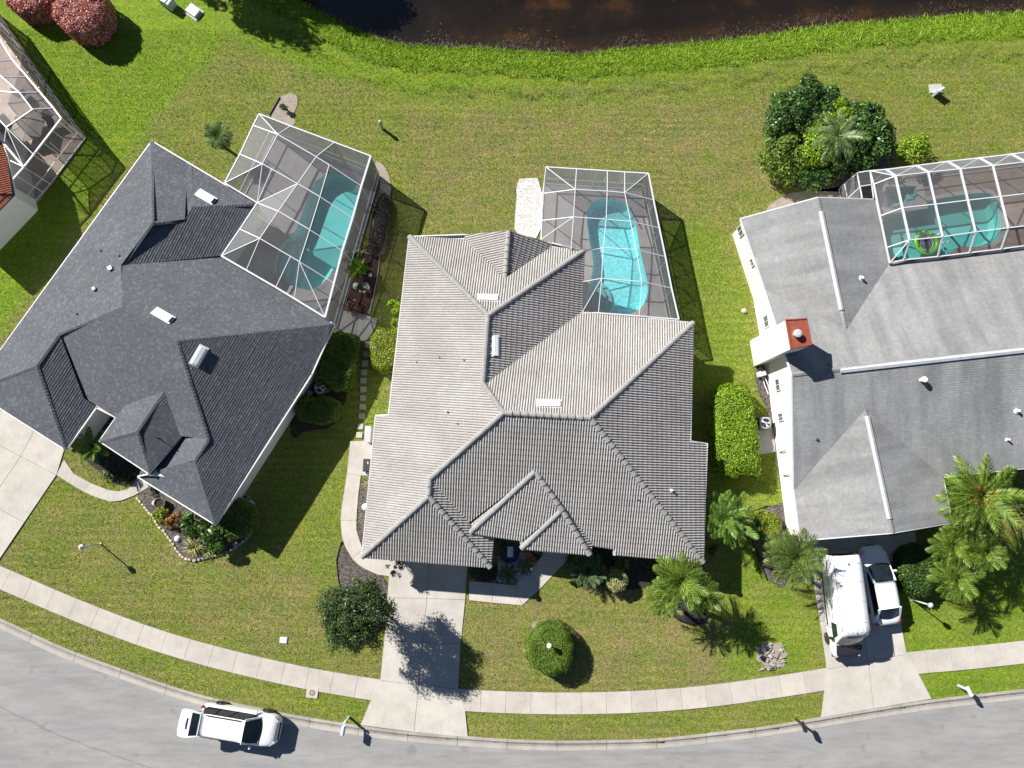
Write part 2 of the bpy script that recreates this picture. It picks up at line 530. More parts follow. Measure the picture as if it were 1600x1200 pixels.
plaster('aqua_plaster', (0.26, 0.88, 0.92), (0.36, 0.92, 0.94), 1.0)
plaster('teal_plaster', (0.15, 0.60, 0.57), (0.20, 0.66, 0.62))
plaster('green_plaster', (0.12, 0.50, 0.45), (0.16, 0.56, 0.50))
plaster('step_plaster', (0.25, 0.47, 0.50), (0.30, 0.54, 0.56))
plaster('spa_plaster', (0.22, 0.36, 0.34), (0.28, 0.42, 0.40))

# pond bed: black-brown silt with rusty clouds of algae and pale debris at the edge
m, nt, b = mat('pond_bed')
v = geo_pos(nt)
n1 = noise(nt, 0.30, 6, 0.62, v)
n2 = noise(nt, 0.8, 6, 0.75, v)
c = ramp(nt, n1, [(0.44, (0.010, 0.009, 0.008)), (0.57, (0.028, 0.021, 0.013)), (0.70, (0.14, 0.072, 0.024))])
c = mixc(nt, c, (0.16, 0.075, 0.022), ramp(nt, n2, [(0.60, 0), (0.74, 0.7)]))
at = N(nt, 'ShaderNodeAttribute', attribute_name='shore')
sh = math2(nt, 'MULTIPLY', at.outputs['Fac'], ramp(nt, noise(nt, 7, 6, 0.8, v), [(0.45, 0), (0.62, 1)]))
c = mixc(nt, c, (0.16, 0.13, 0.09), sh)
blu = N(nt, 'ShaderNodeAttribute', attribute_name='blue_left')
c = mixc(nt, c, (0.006, 0.010, 0.018), blu.outputs['Fac'])  # blue-black tone that grows towards the left end of the pond
nt.links.new(c, b.inputs['Base Color'])
b.inputs['Roughness'].default_value = 0.9
bump(nt, b, n2, 0.5, 0.1)

m, nt, b = mat('dark_screen')
tp = N(nt, 'ShaderNodeBsdfTransparent')
nt.links.new(ramp(nt, noise(nt, 0.8, 3, 0.6, geo_pos(nt)), [(0.3, (0.02, 0.02, 0.022)), (0.7, (0.035, 0.035, 0.04))]), b.inputs['Base Color'])
mx = N(nt, 'ShaderNodeMixShader')
mx.inputs[0].default_value = 0.82
nt.links.new(tp.outputs[0], mx.inputs[1])
nt.links.new(b.outputs[0], mx.inputs[2])
nt.links.new(mx.outputs[0], nt.nodes['Material Output'].inputs[0])

# brick pavers of the far-left patio and timber-look planks of the right deck
m, nt, b = mat('salmon_pavers')
br = N(nt, 'ShaderNodeTexBrick')
br.inputs['Scale'].default_value = 2.6
br.inputs['Color1'].default_value = (0.44, 0.33, 0.27, 1)
br.inputs['Color2'].default_value = (0.55, 0.43, 0.36, 1)
br.inputs['Mortar'].default_value = (0.25, 0.2, 0.17, 1)
br.inputs['Mortar Size'].default_value = 0.03
nt.links.new(geo_pos(nt, (1, 1, 1), 0.9), br.inputs['Vector'])
nt.links.new(mixc(nt, br.outputs[0], ramp(nt, noise(nt, 1.1, 5, 0.7, geo_pos(nt)), [(0.3, 0.7), (0.6, 1.1)]), 1, 'MULTIPLY'), b.inputs['Base Color'])
b.inputs['Roughness'].default_value = 0.9
m, nt, b = mat('tan_planks')
br = N(nt, 'ShaderNodeTexBrick')
br.inputs['Scale'].default_value = 2.0
br.inputs['Brick Width'].default_value = 4.0
br.inputs['Row Height'].default_value = 0.28
br.inputs['Mortar Size'].default_value = 0.012
br.inputs['Color1'].default_value = (0.24, 0.18, 0.14, 1)
br.inputs['Color2'].default_value = (0.30, 0.235, 0.185, 1)
br.inputs['Mortar'].default_value = (0.12, 0.08, 0.06, 1)
nt.links.new(geo_pos(nt, (1, 1, 1), -0.13), br.inputs['Vector'])
nt.links.new(mixc(nt, br.outputs[0], ramp(nt, noise(nt, 1.4, 5, 0.7, geo_pos(nt)), [(0.3, 0.8), (0.6, 1.1)]), 1, 'MULTIPLY'), b.inputs['Base Color'])
b.inputs['Roughness'].default_value = 0.85

leaf_mat('tree_leaf', (0.014, 0.03, 0.008), (0.038, 0.078, 0.016), (0.12, 0.17, 0.05), 0.42)
leaf_mat('hedge_leaf', (0.045, 0.09, 0.010), (0.125, 0.21, 0.022), (0.22, 0.31, 0.045), 0.55)
leaf_mat('lime_leaf', (0.09, 0.16, 0.006), (0.21, 0.36, 0.014), (0.36, 0.48, 0.04))
leaf_mat('disc_leaf', (0.05, 0.10, 0.008), (0.13, 0.22, 0.018), (0.24, 0.33, 0.045), 0.55)
leaf_mat('gold_leaf', (0.09, 0.13, 0.010), (0.22, 0.29, 0.015), (0.36, 0.40, 0.04))
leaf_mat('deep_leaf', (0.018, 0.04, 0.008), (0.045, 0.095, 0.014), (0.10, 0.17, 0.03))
leaf_mat('glossy_leaf', (0.018, 0.045, 0.012), (0.05, 0.125, 0.022), (0.15, 0.26, 0.05), 0.35)
leaf_mat('red_leaf', (0.20, 0.06, 0.05), (0.56, 0.20, 0.165), (0.74, 0.44, 0.36))
leaf_mat('orange_leaf', (0.14, 0.055, 0.012), (0.34, 0.15, 0.03), (0.46, 0.26, 0.07))
leaf_mat('copper_leaf', (0.10, 0.04, 0.03), (0.22, 0.10, 0.07), (0.40, 0.25, 0.19))
leaf_mat('yellow_leaf', (0.16, 0.16, 0.05), (0.36, 0.36, 0.14), (0.52, 0.50, 0.25))
leaf_mat('yellow_flower', (0.36, 0.34, 0.04), (0.52, 0.48, 0.10), (0.6, 0.56, 0.16))
leaf_mat('palm_leaf', (0.03, 0.07, 0.008), (0.13, 0.22, 0.022), (0.32, 0.42, 0.07), 0.4)
leaf_mat('areca_leaf', (0.04, 0.09, 0.012), (0.12, 0.23, 0.03), (0.26, 0.38, 0.08), 0.4)
leaf_mat('date_leaf', (0.05, 0.085, 0.015), (0.12, 0.185, 0.035), (0.26, 0.33, 0.09), 0.4)
leaf_mat('silver_leaf', (0.06, 0.11, 0.03), (0.13, 0.21, 0.06), (0.26, 0.35, 0.13), 0.4)
leaf_mat('blade_yellow', (0.14, 0.16, 0.04), (0.28, 0.29, 0.09), (0.46, 0.44, 0.2))
leaf_mat('agave_leaf', (0.03, 0.06, 0.02), (0.07, 0.12, 0.04), (0.22, 0.28, 0.12), 0.5)
leaf_mat('brown_leaf', (0.05, 0.04, 0.03), (0.10, 0.08, 0.065), (0.18, 0.15, 0.13))


# ------------------------------------------------------------------ scene helpers
def wloc(o):
    v = Vector((0, 0, 0))
    while o is not None:
        v += Vector(o.location)
        o = o.parent
    return v


def tag(o, label=None, cat=None, group=None, kind=None):
    if label:
        o['label'] = label
    if cat:
        o['category'] = cat
    if group:
        o['group'] = group
    if kind:
        o['kind'] = kind
    return o


def thing(name, loc, label, cat, group=None, rz=0.0):
    o = bpy.data.objects.new(name, None)
    o.empty_display_size = 0.2
    COL.objects.link(o)
    o.location = loc
    o.rotation_euler = (0, 0, rz)
    return tag(o, label, cat, group)


def link_copy(o, parent=None):
    c = o.copy()
    COL.objects.link(c)
    c.parent = parent
    for ch in o.children:
        link_copy(ch, c)
    return c


class MB:
    """collects shapes for one mesh object"""

    def __init__(s, world=False):
        s.v, s.f, s.r, s.mi = [], [], [], []
        s.world = world

    def add(s, vs, fs, r=None):
        o = len(s.v)
        s.v += [tuple(x) for x in vs]
        s.f += [tuple(i + o for i in f) for f in fs]
        s.r += [rnd.random() if r is None else r] * len(fs)
        return s

    def quad(s, a, b, c, d):
        return s.add([a, b, c, d], [(0, 1, 2, 3)])

    def poly(s, pts, r=None):
        tris = tessellate_polygon([[Vector(p) for p in pts]])
        fs = []
        for t in tris:
            a, b, c = (Vector(pts[i]) for i in t)
            fs.append(t if (b - a).cross(c - a).z >= 0 else (t[0], t[2], t[1]))
        return s.add(pts, fs, r)

    def box(s, c, size, rz=0.0, taper=1.0):
        x, y, z = size[0] / 2, size[1] / 2, size[2] / 2
        vs = []
        for k in (-1, 1):
            t = taper if k > 0 else 1
            for a, b_ in ((-1, -1), (1, -1), (1, 1), (-1, 1)):
                p = Vector((a * x * t, b_ * y * t, k * z))
                p.rotate(Matrix.Rotation(rz, 3, 'Z'))
                vs.append(p + Vector(c))
        return s.add(vs, [(3, 2, 1, 0), (4, 5, 6, 7), (0, 1, 5, 4), (1, 2, 6, 5), (2, 3, 7, 6), (3, 0, 4, 7)])

    def prism(s, pts, z0, z1, hole=None):
        """flat slab over a plan outline (optionally with a hole)"""
        loops = [[Vector((p[0], p[1], 0)) for p in pts]]
        if hole:
            loops.append([Vector((p[0], p[1], 0)) for p in hole])
        flat = [p for l in loops for p in l]
        tris = tessellate_polygon(loops)
        top = []
        for t in tris:
            a, b, c = (flat[i] for i in t)
            if (b - a).cross(c - a).z < 0:
                t = (t[0], t[2], t[1])
            top.append(t)
        s.add([(p.x, p.y, z1) for p in flat], top)
        s.add([(p.x, p.y, z0) for p in flat], [tuple(reversed(t)) for t in top])
        for l in loops:
            n = len(l)
            area = sum(l[i].x * l[(i + 1) % n].y - l[(i + 1) % n].x * l[i].y for i in range(n))
            if hole and l is loops[1]:
                area = -area
            vs = [(p.x, p.y, z0) for p in l] + [(p.x, p.y, z1) for p in l]
            fs = []
            for i in range(n):
                j = (i + 1) % n
                q = (i, j, n + j, n + i)
                fs.append(q if area > 0 else tuple(reversed(q)))
            s.add(vs, fs)
        return s

    def beam(s, a, b, w, h, up=(0, 0, 1)):
        a, b = Vector(a), Vector(b)
        d = (b - a).normalized()
        u = Vector(up)
        sd_ = d.cross(u)
        if sd_.length < 1e-3:
            sd_ = d.cross(Vector((1, 0, 0)))
        sd_.normalize()
        u = sd_.cross(d)
        vs = []
        for p in (a, b):
            for i, j in ((-1, -1), (1, -1), (1, 1), (-1, 1)):
                vs.append(p + sd_ * (i * w / 2) + u * (j * h / 2))
        return s.add(vs, [(3, 2, 1, 0), (4, 5, 6, 7), (0, 1, 5, 4), (1, 2, 6, 5), (2, 3, 7, 6), (3, 0, 4, 7)])

    def tube(s, pts, rad, n=8, caps=True):
        pts = [Vector(p) for p in pts]
        rs = rad if hasattr(rad, '__len__') else [rad] * len(pts)
        vs, fs = [], []
        for i, p in enumerate(pts):
            d = (pts[min(i + 1, len(pts) - 1)] - pts[max(i - 1, 0)]).normalized()
            x = d.orthogonal().normalized() if abs(d.z) < 0.9 else Vector((1, 0, 0))
            x = (x - d * x.dot(d)).normalized()
            y = d.cross(x)
            for k in range(n):
                a = 2 * math.pi * k / n
                vs.append(p + (x * math.cos(a) + y * math.sin(a)) * rs[i])
        for i in range(len(pts) - 1):
            for k in range(n):
                k2 = (k + 1) % n
                fs.append((i * n + k, i * n + k2, (i + 1) * n + k2, (i + 1) * n + k))
        if caps:
            fs.append(tuple(range(n - 1, -1, -1)))
            fs.append(tuple(range((len(pts) - 1) * n, len(pts) * n)))
        return s.add(vs, fs)

    def lathe(s, c, prof, n=16):
        vs, fs = [], []
        for r_, z in prof:
            for k in range(n):
                a = 2 * math.pi * k / n
                vs.append((c[0] + r_ * math.cos(a), c[1] + r_ * math.sin(a), c[2] + z))
        m_ = len(prof)
        for i in range(m_ - 1):
            for k in range(n):
                k2 = (k + 1) % n
                fs.append((i * n + k, i * n + k2, (i + 1) * n + k2, (i + 1) * n + k))
        fs.append(tuple(range(n - 1, -1, -1)))
        fs.append(tuple(range((m_ - 1) * n, m_ * n)))
        return s.add(vs, fs)

    def build(s, name, material, parent=None, world=None, smooth=False, bevel=0.0, label=None, kind=None, sub=0):
        off = wloc(parent) if (parent is not None and (s.world if world is None else world)) else Vector((0, 0, 0))
        me = bpy.data.meshes.new(name)
        me.from_pydata([(x[0] - off.x, x[1] - off.y, x[2] - off.z) for x in s.v], [], s.f)
        me.materials.append(MATS[material])
        at_ = me.attributes.new('rnd', 'FLOAT', 'FACE')
        at_.data.foreach_set('value', s.r)
        if smooth:
            me.polygons.foreach_set('use_smooth', [True] * len(me.polygons))
        me.update()
        o = bpy.data.objects.new(name, me)
        COL.objects.link(o)
        if parent is not None:
            o.parent = parent
        if bevel:
            bv = o.modifiers.new('bevel', 'BEVEL')
            bv.width = bevel
            bv.segments = 2
            bv.limit_method = 'ANGLE'
        if sub:
            sb = o.modifiers.new('subd', 'SUBSURF')
            sb.levels = sb.render_levels = sub
        return tag(o, label, None, None, kind)


def np_mesh(name, V, Fq, material, parent=None, rndv=None, kind=None, smooth=False, loc_off=None):
    """big quad or tri mesh straight from numpy arrays"""
    me = bpy.data.meshes.new(name)
    V = np.asarray(V, dtype=np.float32)
    if loc_off is not None:
        V = V - np.array(loc_off, dtype=np.float32)
    Fq = np.asarray(Fq, dtype=np.int32)
    k = Fq.shape[1]
    me.vertices.add(len(V))
    me.vertices.foreach_set('co', V.ravel())
    me.loops.add(Fq.size)
    me.loops.foreach_set('vertex_index', Fq.ravel())
    me.polygons.add(len(Fq))
    me.polygons.foreach_set('loop_start', np.arange(0, Fq.size, k, dtype=np.int32))
    me.polygons.foreach_set('loop_total', np.full(len(Fq), k, dtype=np.int32))
    if smooth:
        me.polygons.foreach_set('use_smooth', np.ones(len(Fq), dtype=bool))
    if rndv is not None:
        a_ = me.attributes.new('rnd', 'FLOAT', 'FACE')
        a_.data.foreach_set('value', np.asarray(rndv, dtype=np.float32))
    me.update(calc_edges=True)
    me.materials.append(MATS[material])
    o = bpy.data.objects.new(name, me)
    COL.objects.link(o)
    if parent is not None:
        o.parent = parent
    return tag(o, None, None, None, kind)


def interp(pts, x):
    """piecewise linear with linear extrapolation, numpy friendly"""
    xs = np.array([p[0] for p in pts], float)
    ys = np.array([p[1] for p in pts], float)
    y = np.interp(x, xs, ys)
    y = np.where(x < xs[0], ys[0] + (x - xs[0]) * (ys[1] - ys[0]) / (xs[1] - xs[0]), y)
    y = np.where(x > xs[-1], ys[-1] + (x - xs[-1]) * (ys[-1] - ys[-2]) / (xs[-1] - xs[-2]), y)
    return y


def wcurve(px_pts, z=0.0):
    return [(p.x, p.y) for p in PP(px_pts, z)]


def in_poly(X, Y, poly):
    inside = np.zeros(X.shape, bool)
    n = len(poly)
    for i in range(n):
        x1, y1 = poly[i][0], poly[i][1]
        x2, y2 = poly[(i + 1) % n][0], poly[(i + 1) % n][1]
        if y1 == y2:
            continue
        c = ((y1 > Y) != (y2 > Y)) & (X < (x2 - x1) * (Y - y1) / (y2 - y1) + x1)
        inside ^= c
    return inside


def seg_dist(X, Y, poly, closed=True):
    d = np.full(X.shape, 1e9)
    n = len(poly)
    for i in range(n if closed else n - 1):
        x1, y1 = poly[i][0], poly[i][1]
        x2, y2 = poly[(i + 1) % n][0], poly[(i + 1) % n][1]
        L = (x2 - x1) ** 2 + (y2 - y1) ** 2 + 1e-9
        t = np.clip(((X - x1) * (x2 - x1) + (Y - y1) * (y2 - y1)) / L, 0, 1)
        d = np.minimum(d, np.hypot(X - x1 - t * (x2 - x1), Y - y1 - t * (y2 - y1)))
    return d


def soft(poly, X, Y, w):
    """1 inside, falling to 0 over w metres outside"""
    i = in_poly(X, Y, poly)
    d = seg_dist(X, Y, poly)
    return np.where(i, np.clip(0.5 + d / w, 0, 1), np.clip(0.5 - d / w, 0, 1))


def smooth_loop(pts, it=2):
    """Chaikin rounding of a closed plan outline"""
    for _ in range(it):
        q = []
        n = len(pts)
        for i in range(n):
            a, b = pts[i], pts[(i + 1) % n]
            q.append((a[0] * 0.75 + b[0] * 0.25, a[1] * 0.75 + b[1] * 0.25))
            q.append((a[0] * 0.25 + b[0] * 0.75, a[1] * 0.25 + b[1] * 0.75))
        pts = q
    return pts


def offset_loop(pts, d):
    """move a closed outline outwards by d (inwards when negative)"""
    n = len(pts)
    area = sum(pts[i][0] * pts[(i + 1) % n][1] - pts[(i + 1) % n][0] * pts[i][1] for i in range(n))
    sg = 1 if area > 0 else -1
    out = []
    for i in range(n):
        a, b, c = Vector(pts[i - 1][:2]), Vector(pts[i][:2]), Vector(pts[(i + 1) % n][:2])
        e1, e2 = (b - a).normalized(), (c - b).normalized()
        n1 = Vector((e1.y, -e1.x)) * sg
        n2 = Vector((e2.y, -e2.x)) * sg
        m_ = n1 + n2
        if m_.length < 1e-4:
            m_ = n1.copy()
        m_.normalize()
        k = d / max(0.35, m_.dot(n1))
        out.append((b.x + m_.x * k, b.y + m_.y * k))
    return out

# ------------------------------------------------------------------ ground
LAWN_EDGE = wcurve([(0, 965), (42, 986), (107, 1016), (172, 1039), (237, 1062), (307, 1085), (360, 1097), (400, 1105), (460, 1118), (517, 1127),
                    (587, 1138), (660, 1146), (732, 1151), (800, 1156), (875, 1158), (950, 1157), (1025, 1155), (1100, 1147), (1200, 1135),
                    (1312, 1116), (1385, 1104), (1457, 1093), (1600, 1077)])
BANK = wcurve([(380, -40), (430, -12), (470, 8), (505, 27), (545, 48), (600, 70), (640, 77), (700, 80), (740, 80), (800, 85), (860, 88), (905, 92),
               (960, 83), (1050, 76), (1120, 70), (1200, 60), (1260, 50), (1330, 42), (1400, 38), (1460, 32), (1600, 25)], -0.5)
# curves continue straight past the frame
LAWN_EDGE = [(-60.0, LAWN_EDGE[0][1] + 9.0)] + LAWN_EDGE + [(LAWN_EDGE[-1][0] + 30, LAWN_EDGE[-1][1] + 2.5), (400, LAWN_EDGE[-1][1] + 8)]
LAWN_EDGE = [(-400.0, LAWN_EDGE[0][1] + 60)] + LAWN_EDGE
BANK = [(-400.0, BANK[0][1] + 60), (-45.0, BANK[0][1] + 9)] + BANK + [(400, BANK[-1][1] + 6)]

POOL_MAIN = smooth_loop(wcurve([(916, 333), (921, 321), (931, 314), (945, 310.5), (962, 311), (975, 316), (984, 325), (990, 338), (996, 360), (999, 385),
                                (1005, 410), (1011, 435), (1013, 455), (1008, 473), (998, 485), (984, 491), (962, 492), (946, 487), (930, 478), (918, 462),
                                (921, 442), (927, 420), (926, 400), (920, 372)], 0.04), 2)
POOL_LEFT = smooth_loop(wcurve([(512, 271), (532, 271), (547, 279), (560, 296), (559, 325), (545, 372), (531, 412), (512, 436), (487, 455), (470, 451),
                                (441, 441), (426, 421), (437, 384), (460, 367), (472, 335), (489, 286)], 0.04), 1)
POOL_RIGHT = smooth_loop(wcurve([(1376, 336), (1410, 325), (1461, 311), (1535, 300), (1552, 304), (1561, 325), (1566, 355), (1560, 372), (1545, 383),
                                 (1520, 387), (1500, 385), (1483, 397), (1470, 403), (1420, 405), (1392, 408), (1384, 385)], 0.04), 1)
SPA_RIGHT = wcurve([(1383, 292), (1431, 291), (1436, 316), (1387, 323)], 0.04)


def axis(a, b_, step, far):
    c = list(np.arange(a, b_ + 1e-6, step))
    s_, lo, hi = step, [], []
    x = a
    while x > -far:
        s_ *= 1.5
        x -= s_
        lo.append(x)
    s_, x = step, b_
    while x < far:
        s_ *= 1.5
        x += s_
        hi.append(x)
    return np.array(lo[::-1] + c + hi)


gx, gy = axis(-42, 42, 0.2, 380), axis(-32, 34, 0.2, 380)
GX, GY = np.meshgrid(gx, gy)
GZ = np.zeros_like(GX)
ysouth = interp(LAWN_EDGE, GX)
yn = interp(BANK, GX)
d_road = ysouth - GY                      # > 0 on the road side
ROADW = 10.2
on_road = (d_road > 0.25) & (d_road < ROADW + 0.4)
GZ = np.where(on_road, -0.45, GZ)
d_b = GY - yn
GZ = np.where(d_b > -2.2, -0.45 * np.clip((d_b + 2.2) / 2.2, 0, 1) ** 1.6, GZ)
POND_W = 34
GZ = np.where(d_b > 0, np.maximum(-0.45 - 0.9 * d_b, -3.5), GZ)
# two steps where the mower stops short of the water: taller sward towards the pond
wb_ = 0.12 * np.sin(GX * 1.7) + 0.08 * np.sin(GX * 4.1 + 1)
GZ += 0.10 * np.clip((d_b + 1.95 + wb_) / 0.15, 0, 1) * (d_b < 0.1) + 0.05 * np.clip((d_b + 3.3 + wb_ * 2) / 0.15, 0, 1) * (d_b < 0.1)
far_b = d_b - POND_W
GZ = np.where(far_b > -3, np.minimum(0, -0.9 * np.maximum(-far_b, 0) - 0.1), GZ)
GZ += np.where(np.abs(GZ) < 0.01, 0.018 * np.sin(GX * 0.9 + 1.3 * np.sin(GY * 0.4)) * np.sin(GY * 0.7 + 0.8 * np.sin(GX * 0.33)) - 0.018, 0)
for pl in (POOL_MAIN, POOL_LEFT, POOL_RIGHT, SPA_RIGHT):
    GZ = np.where(in_poly(GX, GY, offset_loop(pl, 0.12)), -2.8, GZ)
ny_, nx_ = GX.shape
idx = np.arange(nx_ * ny_).reshape(ny_, nx_)
Q = np.stack([idx[:-1, :-1], idx[:-1, 1:], idx[1:, 1:], idx[1:, :-1]], -1).reshape(-1, 4)
lawn = np_mesh('lawn', np.stack([GX, GY, GZ], -1).reshape(-1, 3), Q, 'lawn_grass', kind='structure', smooth=True)
lush = np.full(GX.shape, 0.12)
dry = np.full(GX.shape, 0.24)


def zone(arr, px, val, w):
    s_ = soft(wcurve(px), GX, GY, w)
    return arr * (1 - s_) + val * s_


lush = zone(lush, [(200, 240), (345, 60), (480, 105), (640, 150), (630, 350), (400, 330), (240, 220)], 0.30, 3.0)
lush = zone(lush, [(1030, 350), (1110, 330), (1200, 560), (1240, 800), (1290, 1060), (1130, 1070), (1130, 880), (1060, 500)], 0.62, 2.0)
lush = zone(lush, [(1395, 860), (1430, 860), (1700, 820), (1700, 1120), (1440, 1100), (1400, 1000)], 0.72, 0.8)
lush = zone(lush, [(1180, 60), (1700, 40), (1700, 240), (1400, 260)], 0.25, 4)
lush = zone(lush, [(-100, 880), (590, 1060), (590, 1140), (-100, 960)], 0.36, 0.5)
lush = zone(lush, [(715, 1110), (1290, 1080), (1290, 1130), (715, 1160)], 0.30, 0.8)
lush = zone(lush, [(490, 560), (640, 480), (570, 830), (520, 900), (380, 880), (440, 700)], 0.42, 1.5)
lush = zone(lush, [(-200, 800), (0, 860), (90, 745), (250, 760), (440, 900), (120, 1030), (-200, 900)], 0.20, 2)
dry = zone(dry, [(720, 930), (860, 930), (1120, 940), (1200, 1060), (730, 1080)], 0.80, 2.5)
dry = zone(dry, [(650, 160), (1000, 150), (1190, 190), (1190, 300), (1030, 330), (1000, 270), (650, 360)], 0.62, 3.5)
dry = zone(dry, [(100, 800), (500, 880), (500, 1040), (150, 920)], 0.58, 2.5)
dry = zone(dry, [(725, 1110), (900, 1110), (900, 1160), (725, 1155)], 0.5, 1.5)
lush = zone(lush, [(-900, -600), (330, -600), (334, -60), (353, 52), (342, 74), (300, 122), (250, 180), (200, 242), (150, 305), (60, 440), (0, 520), (-900, 900)], 0.88, 1.1)
lush = zone(lush, [(640, 140), (800, 130), (1000, 118), (1300, 80), (1700, 55), (1700, 110), (1300, 130), (1000, 165), (640, 185)], 0.42, 1.2)
lush = zone(lush, [(334, -100), (350, 52), (400, 78), (480, 108), (560, 124), (640, 150), (700, 139), (800, 137), (900, 132), (1000, 124), (1100, 114), (1200, 100),
                   (1300, 86), (1400, 76), (1600, 66), (2600, 20), (2600, -500), (334, -500)], 0.86, 0.8)
for nm, arr in (('lush', lush), ('dry', dry)):
    a_ = lawn.data.attributes.new(nm, 'FLOAT', 'POINT')
    a_.data.foreach_set('value', arr.ravel().astype(np.float32))

# pond: bed and water
bx_, by_ = axis(-42, 42, 0.5, 380), np.concatenate([np.arange(-0.8, 6, 0.25), np.arange(6, POND_W - 2, 2.0), [POND_W - 2, POND_W]])
BX, BD = np.meshgrid(bx_, by_)
BY = interp(BANK, BX) + BD
BZ = -0.44 - 0.28 * np.clip(BD, -1, 4) + 0.05 * np.sin(BX * 2.1 + BD) * np.cos(BD * 1.7 + BX) - np.where(BD < 0, 0.25 * -BD, 0)
BZ = np.where(BD < -0.1, -0.75, BZ)
ny_, nx_ = BX.shape
idx = np.arange(nx_ * ny_).reshape(ny_, nx_)
Q = np.stack([idx[:-1, :-1], idx[:-1, 1:], idx[1:, 1:], idx[1:, :-1]], -1).reshape(-1, 4)
bed = np_mesh('pond_bed', np.stack([BX, BY, BZ], -1).reshape(-1, 3), Q, 'pond_bed', kind='structure', smooth=True)
a_ = bed.data.attributes.new('shore', 'FLOAT', 'POINT')
a_.data.foreach_set('value', np.clip(1.1 - BD / 1.9, 0, 1).ravel().astype(np.float32))
a_ = bed.data.attributes.new('blue_left', 'FLOAT', 'POINT')
a_.data.foreach_set('value', np.clip((-1.5 - BX) / 7.0, 0, 0.92).ravel().astype(np.float32))
WX = bx_
wy0, wy1 = interp(BANK, WX) - 0.3, interp(BANK, WX) + POND_W - 1
V = np.concatenate([np.stack([WX, wy0, np.full_like(WX, -0.5)], -1), np.stack([WX, wy1, np.full_like(WX, -0.5)], -1)])
n_ = len(WX)
np_mesh('pond_water', V, [(i, i + 1, n_ + i + 1, n_ + i) for i in range(n_ - 1)], 'pond_water', kind='structure')

# road sheet
rx = axis(-45, 45, 0.8, 380)
ry = interp(LAWN_EDGE, rx)
V = np.concatenate([np.stack([rx, ry - 0.2, np.full_like(rx, -0.11)], -1), np.stack([rx, ry - ROADW, np.full_like(rx, -0.11)], -1)])
n_ = len(rx)
rd = np_mesh('road', V, [(i, n_ + i, n_ + i + 1, i + 1) for i in range(n_ - 1)], 'old_asphalt', kind='structure')
a_ = rd.data.attributes.new('across', 'FLOAT', 'POINT')
a_.data.foreach_set('value', np.concatenate([np.zeros(n_), np.full(n_, 10.0)]).astype(np.float32))


def resample(curve, step, x0, x1):
    xs = np.arange(x0, x1, 0.05)
    ys = interp(curve, xs)
    ys = np.convolve(np.pad(ys, 30, mode='edge'), np.ones(61) / 61, 'valid')
    s_ = np.concatenate([[0], np.cumsum(np.hypot(np.diff(xs), np.diff(ys)))])
    t = np.arange(0, s_[-1], step)
    X, Y = np.interp(t, s_, xs), np.interp(t, s_, ys)
    tx, ty = np.gradient(X), np.gradient(Y)
    L = np.hypot(tx, ty)
    return X, Y, ty / L, -tx / L          # right-hand normal (towards the road)


# curb and gutter: every cast length is a piece
X, Y, NX, NY = resample(LAWN_EDGE, 3.02 / 6, -44, 44)
curb_root = thing('curb', (0, 0, 0), None, None)
tag(curb_root, kind='structure')
n_seg = (len(X) - 1) // 6
PROF = [(-0.02, -0.3), (-0.02, 0.035), (0.13, 0.035), (0.24, -0.045), (0.36, -0.07), (0.60, -0.092), (0.62, -0.3)]
for k in range(n_seg):
    m_ = MB()
    g_ = MB()
    for mb, prof in ((m_, PROF[:5] + [(0.36, -0.3)]), (g_, [(0.362, -0.3), (0.362, -0.073)] + PROF[5:])):
        vs, fs = [], []
        pn = len(prof)
        for j in range(7):
            i = k * 6 + j
            tx, ty = -NY[i], NX[i]
            sh_ = 0.012 if j == 0 else (-0.012 if j == 6 else 0)
            for (o_, z) in prof:
                vs.append((X[i] + NX[i] * o_ + tx * sh_, Y[i] + NY[i] * o_ + ty * sh_, z))
        for j in range(6):
            for q in range(pn - 1):
                a = j * pn + q
                fs.append((a, a + 1, a + pn + 1, a + pn))
        fs.append(tuple(range(pn)))
        fs.append(tuple(range(7 * pn - 1, 6 * pn - 1, -1)))
        mb.add(vs, fs)
    m_.build('curb_stone', 'curb_concrete', curb_root)
    g_.build('gutter_stone', 'gutter_concrete', curb_root)
m_ = MB()
for i in range(len(X) - 1):
    m_.add([(X[j] + NX[j] * o_, Y[j] + NY[j] * o_, -0.13) for j in (i, i + 1) for o_ in (-0.02, 0.66)], [(0, 1, 3, 2)])
m_.build('curb_bedding', 'joint_dirt', curb_root)

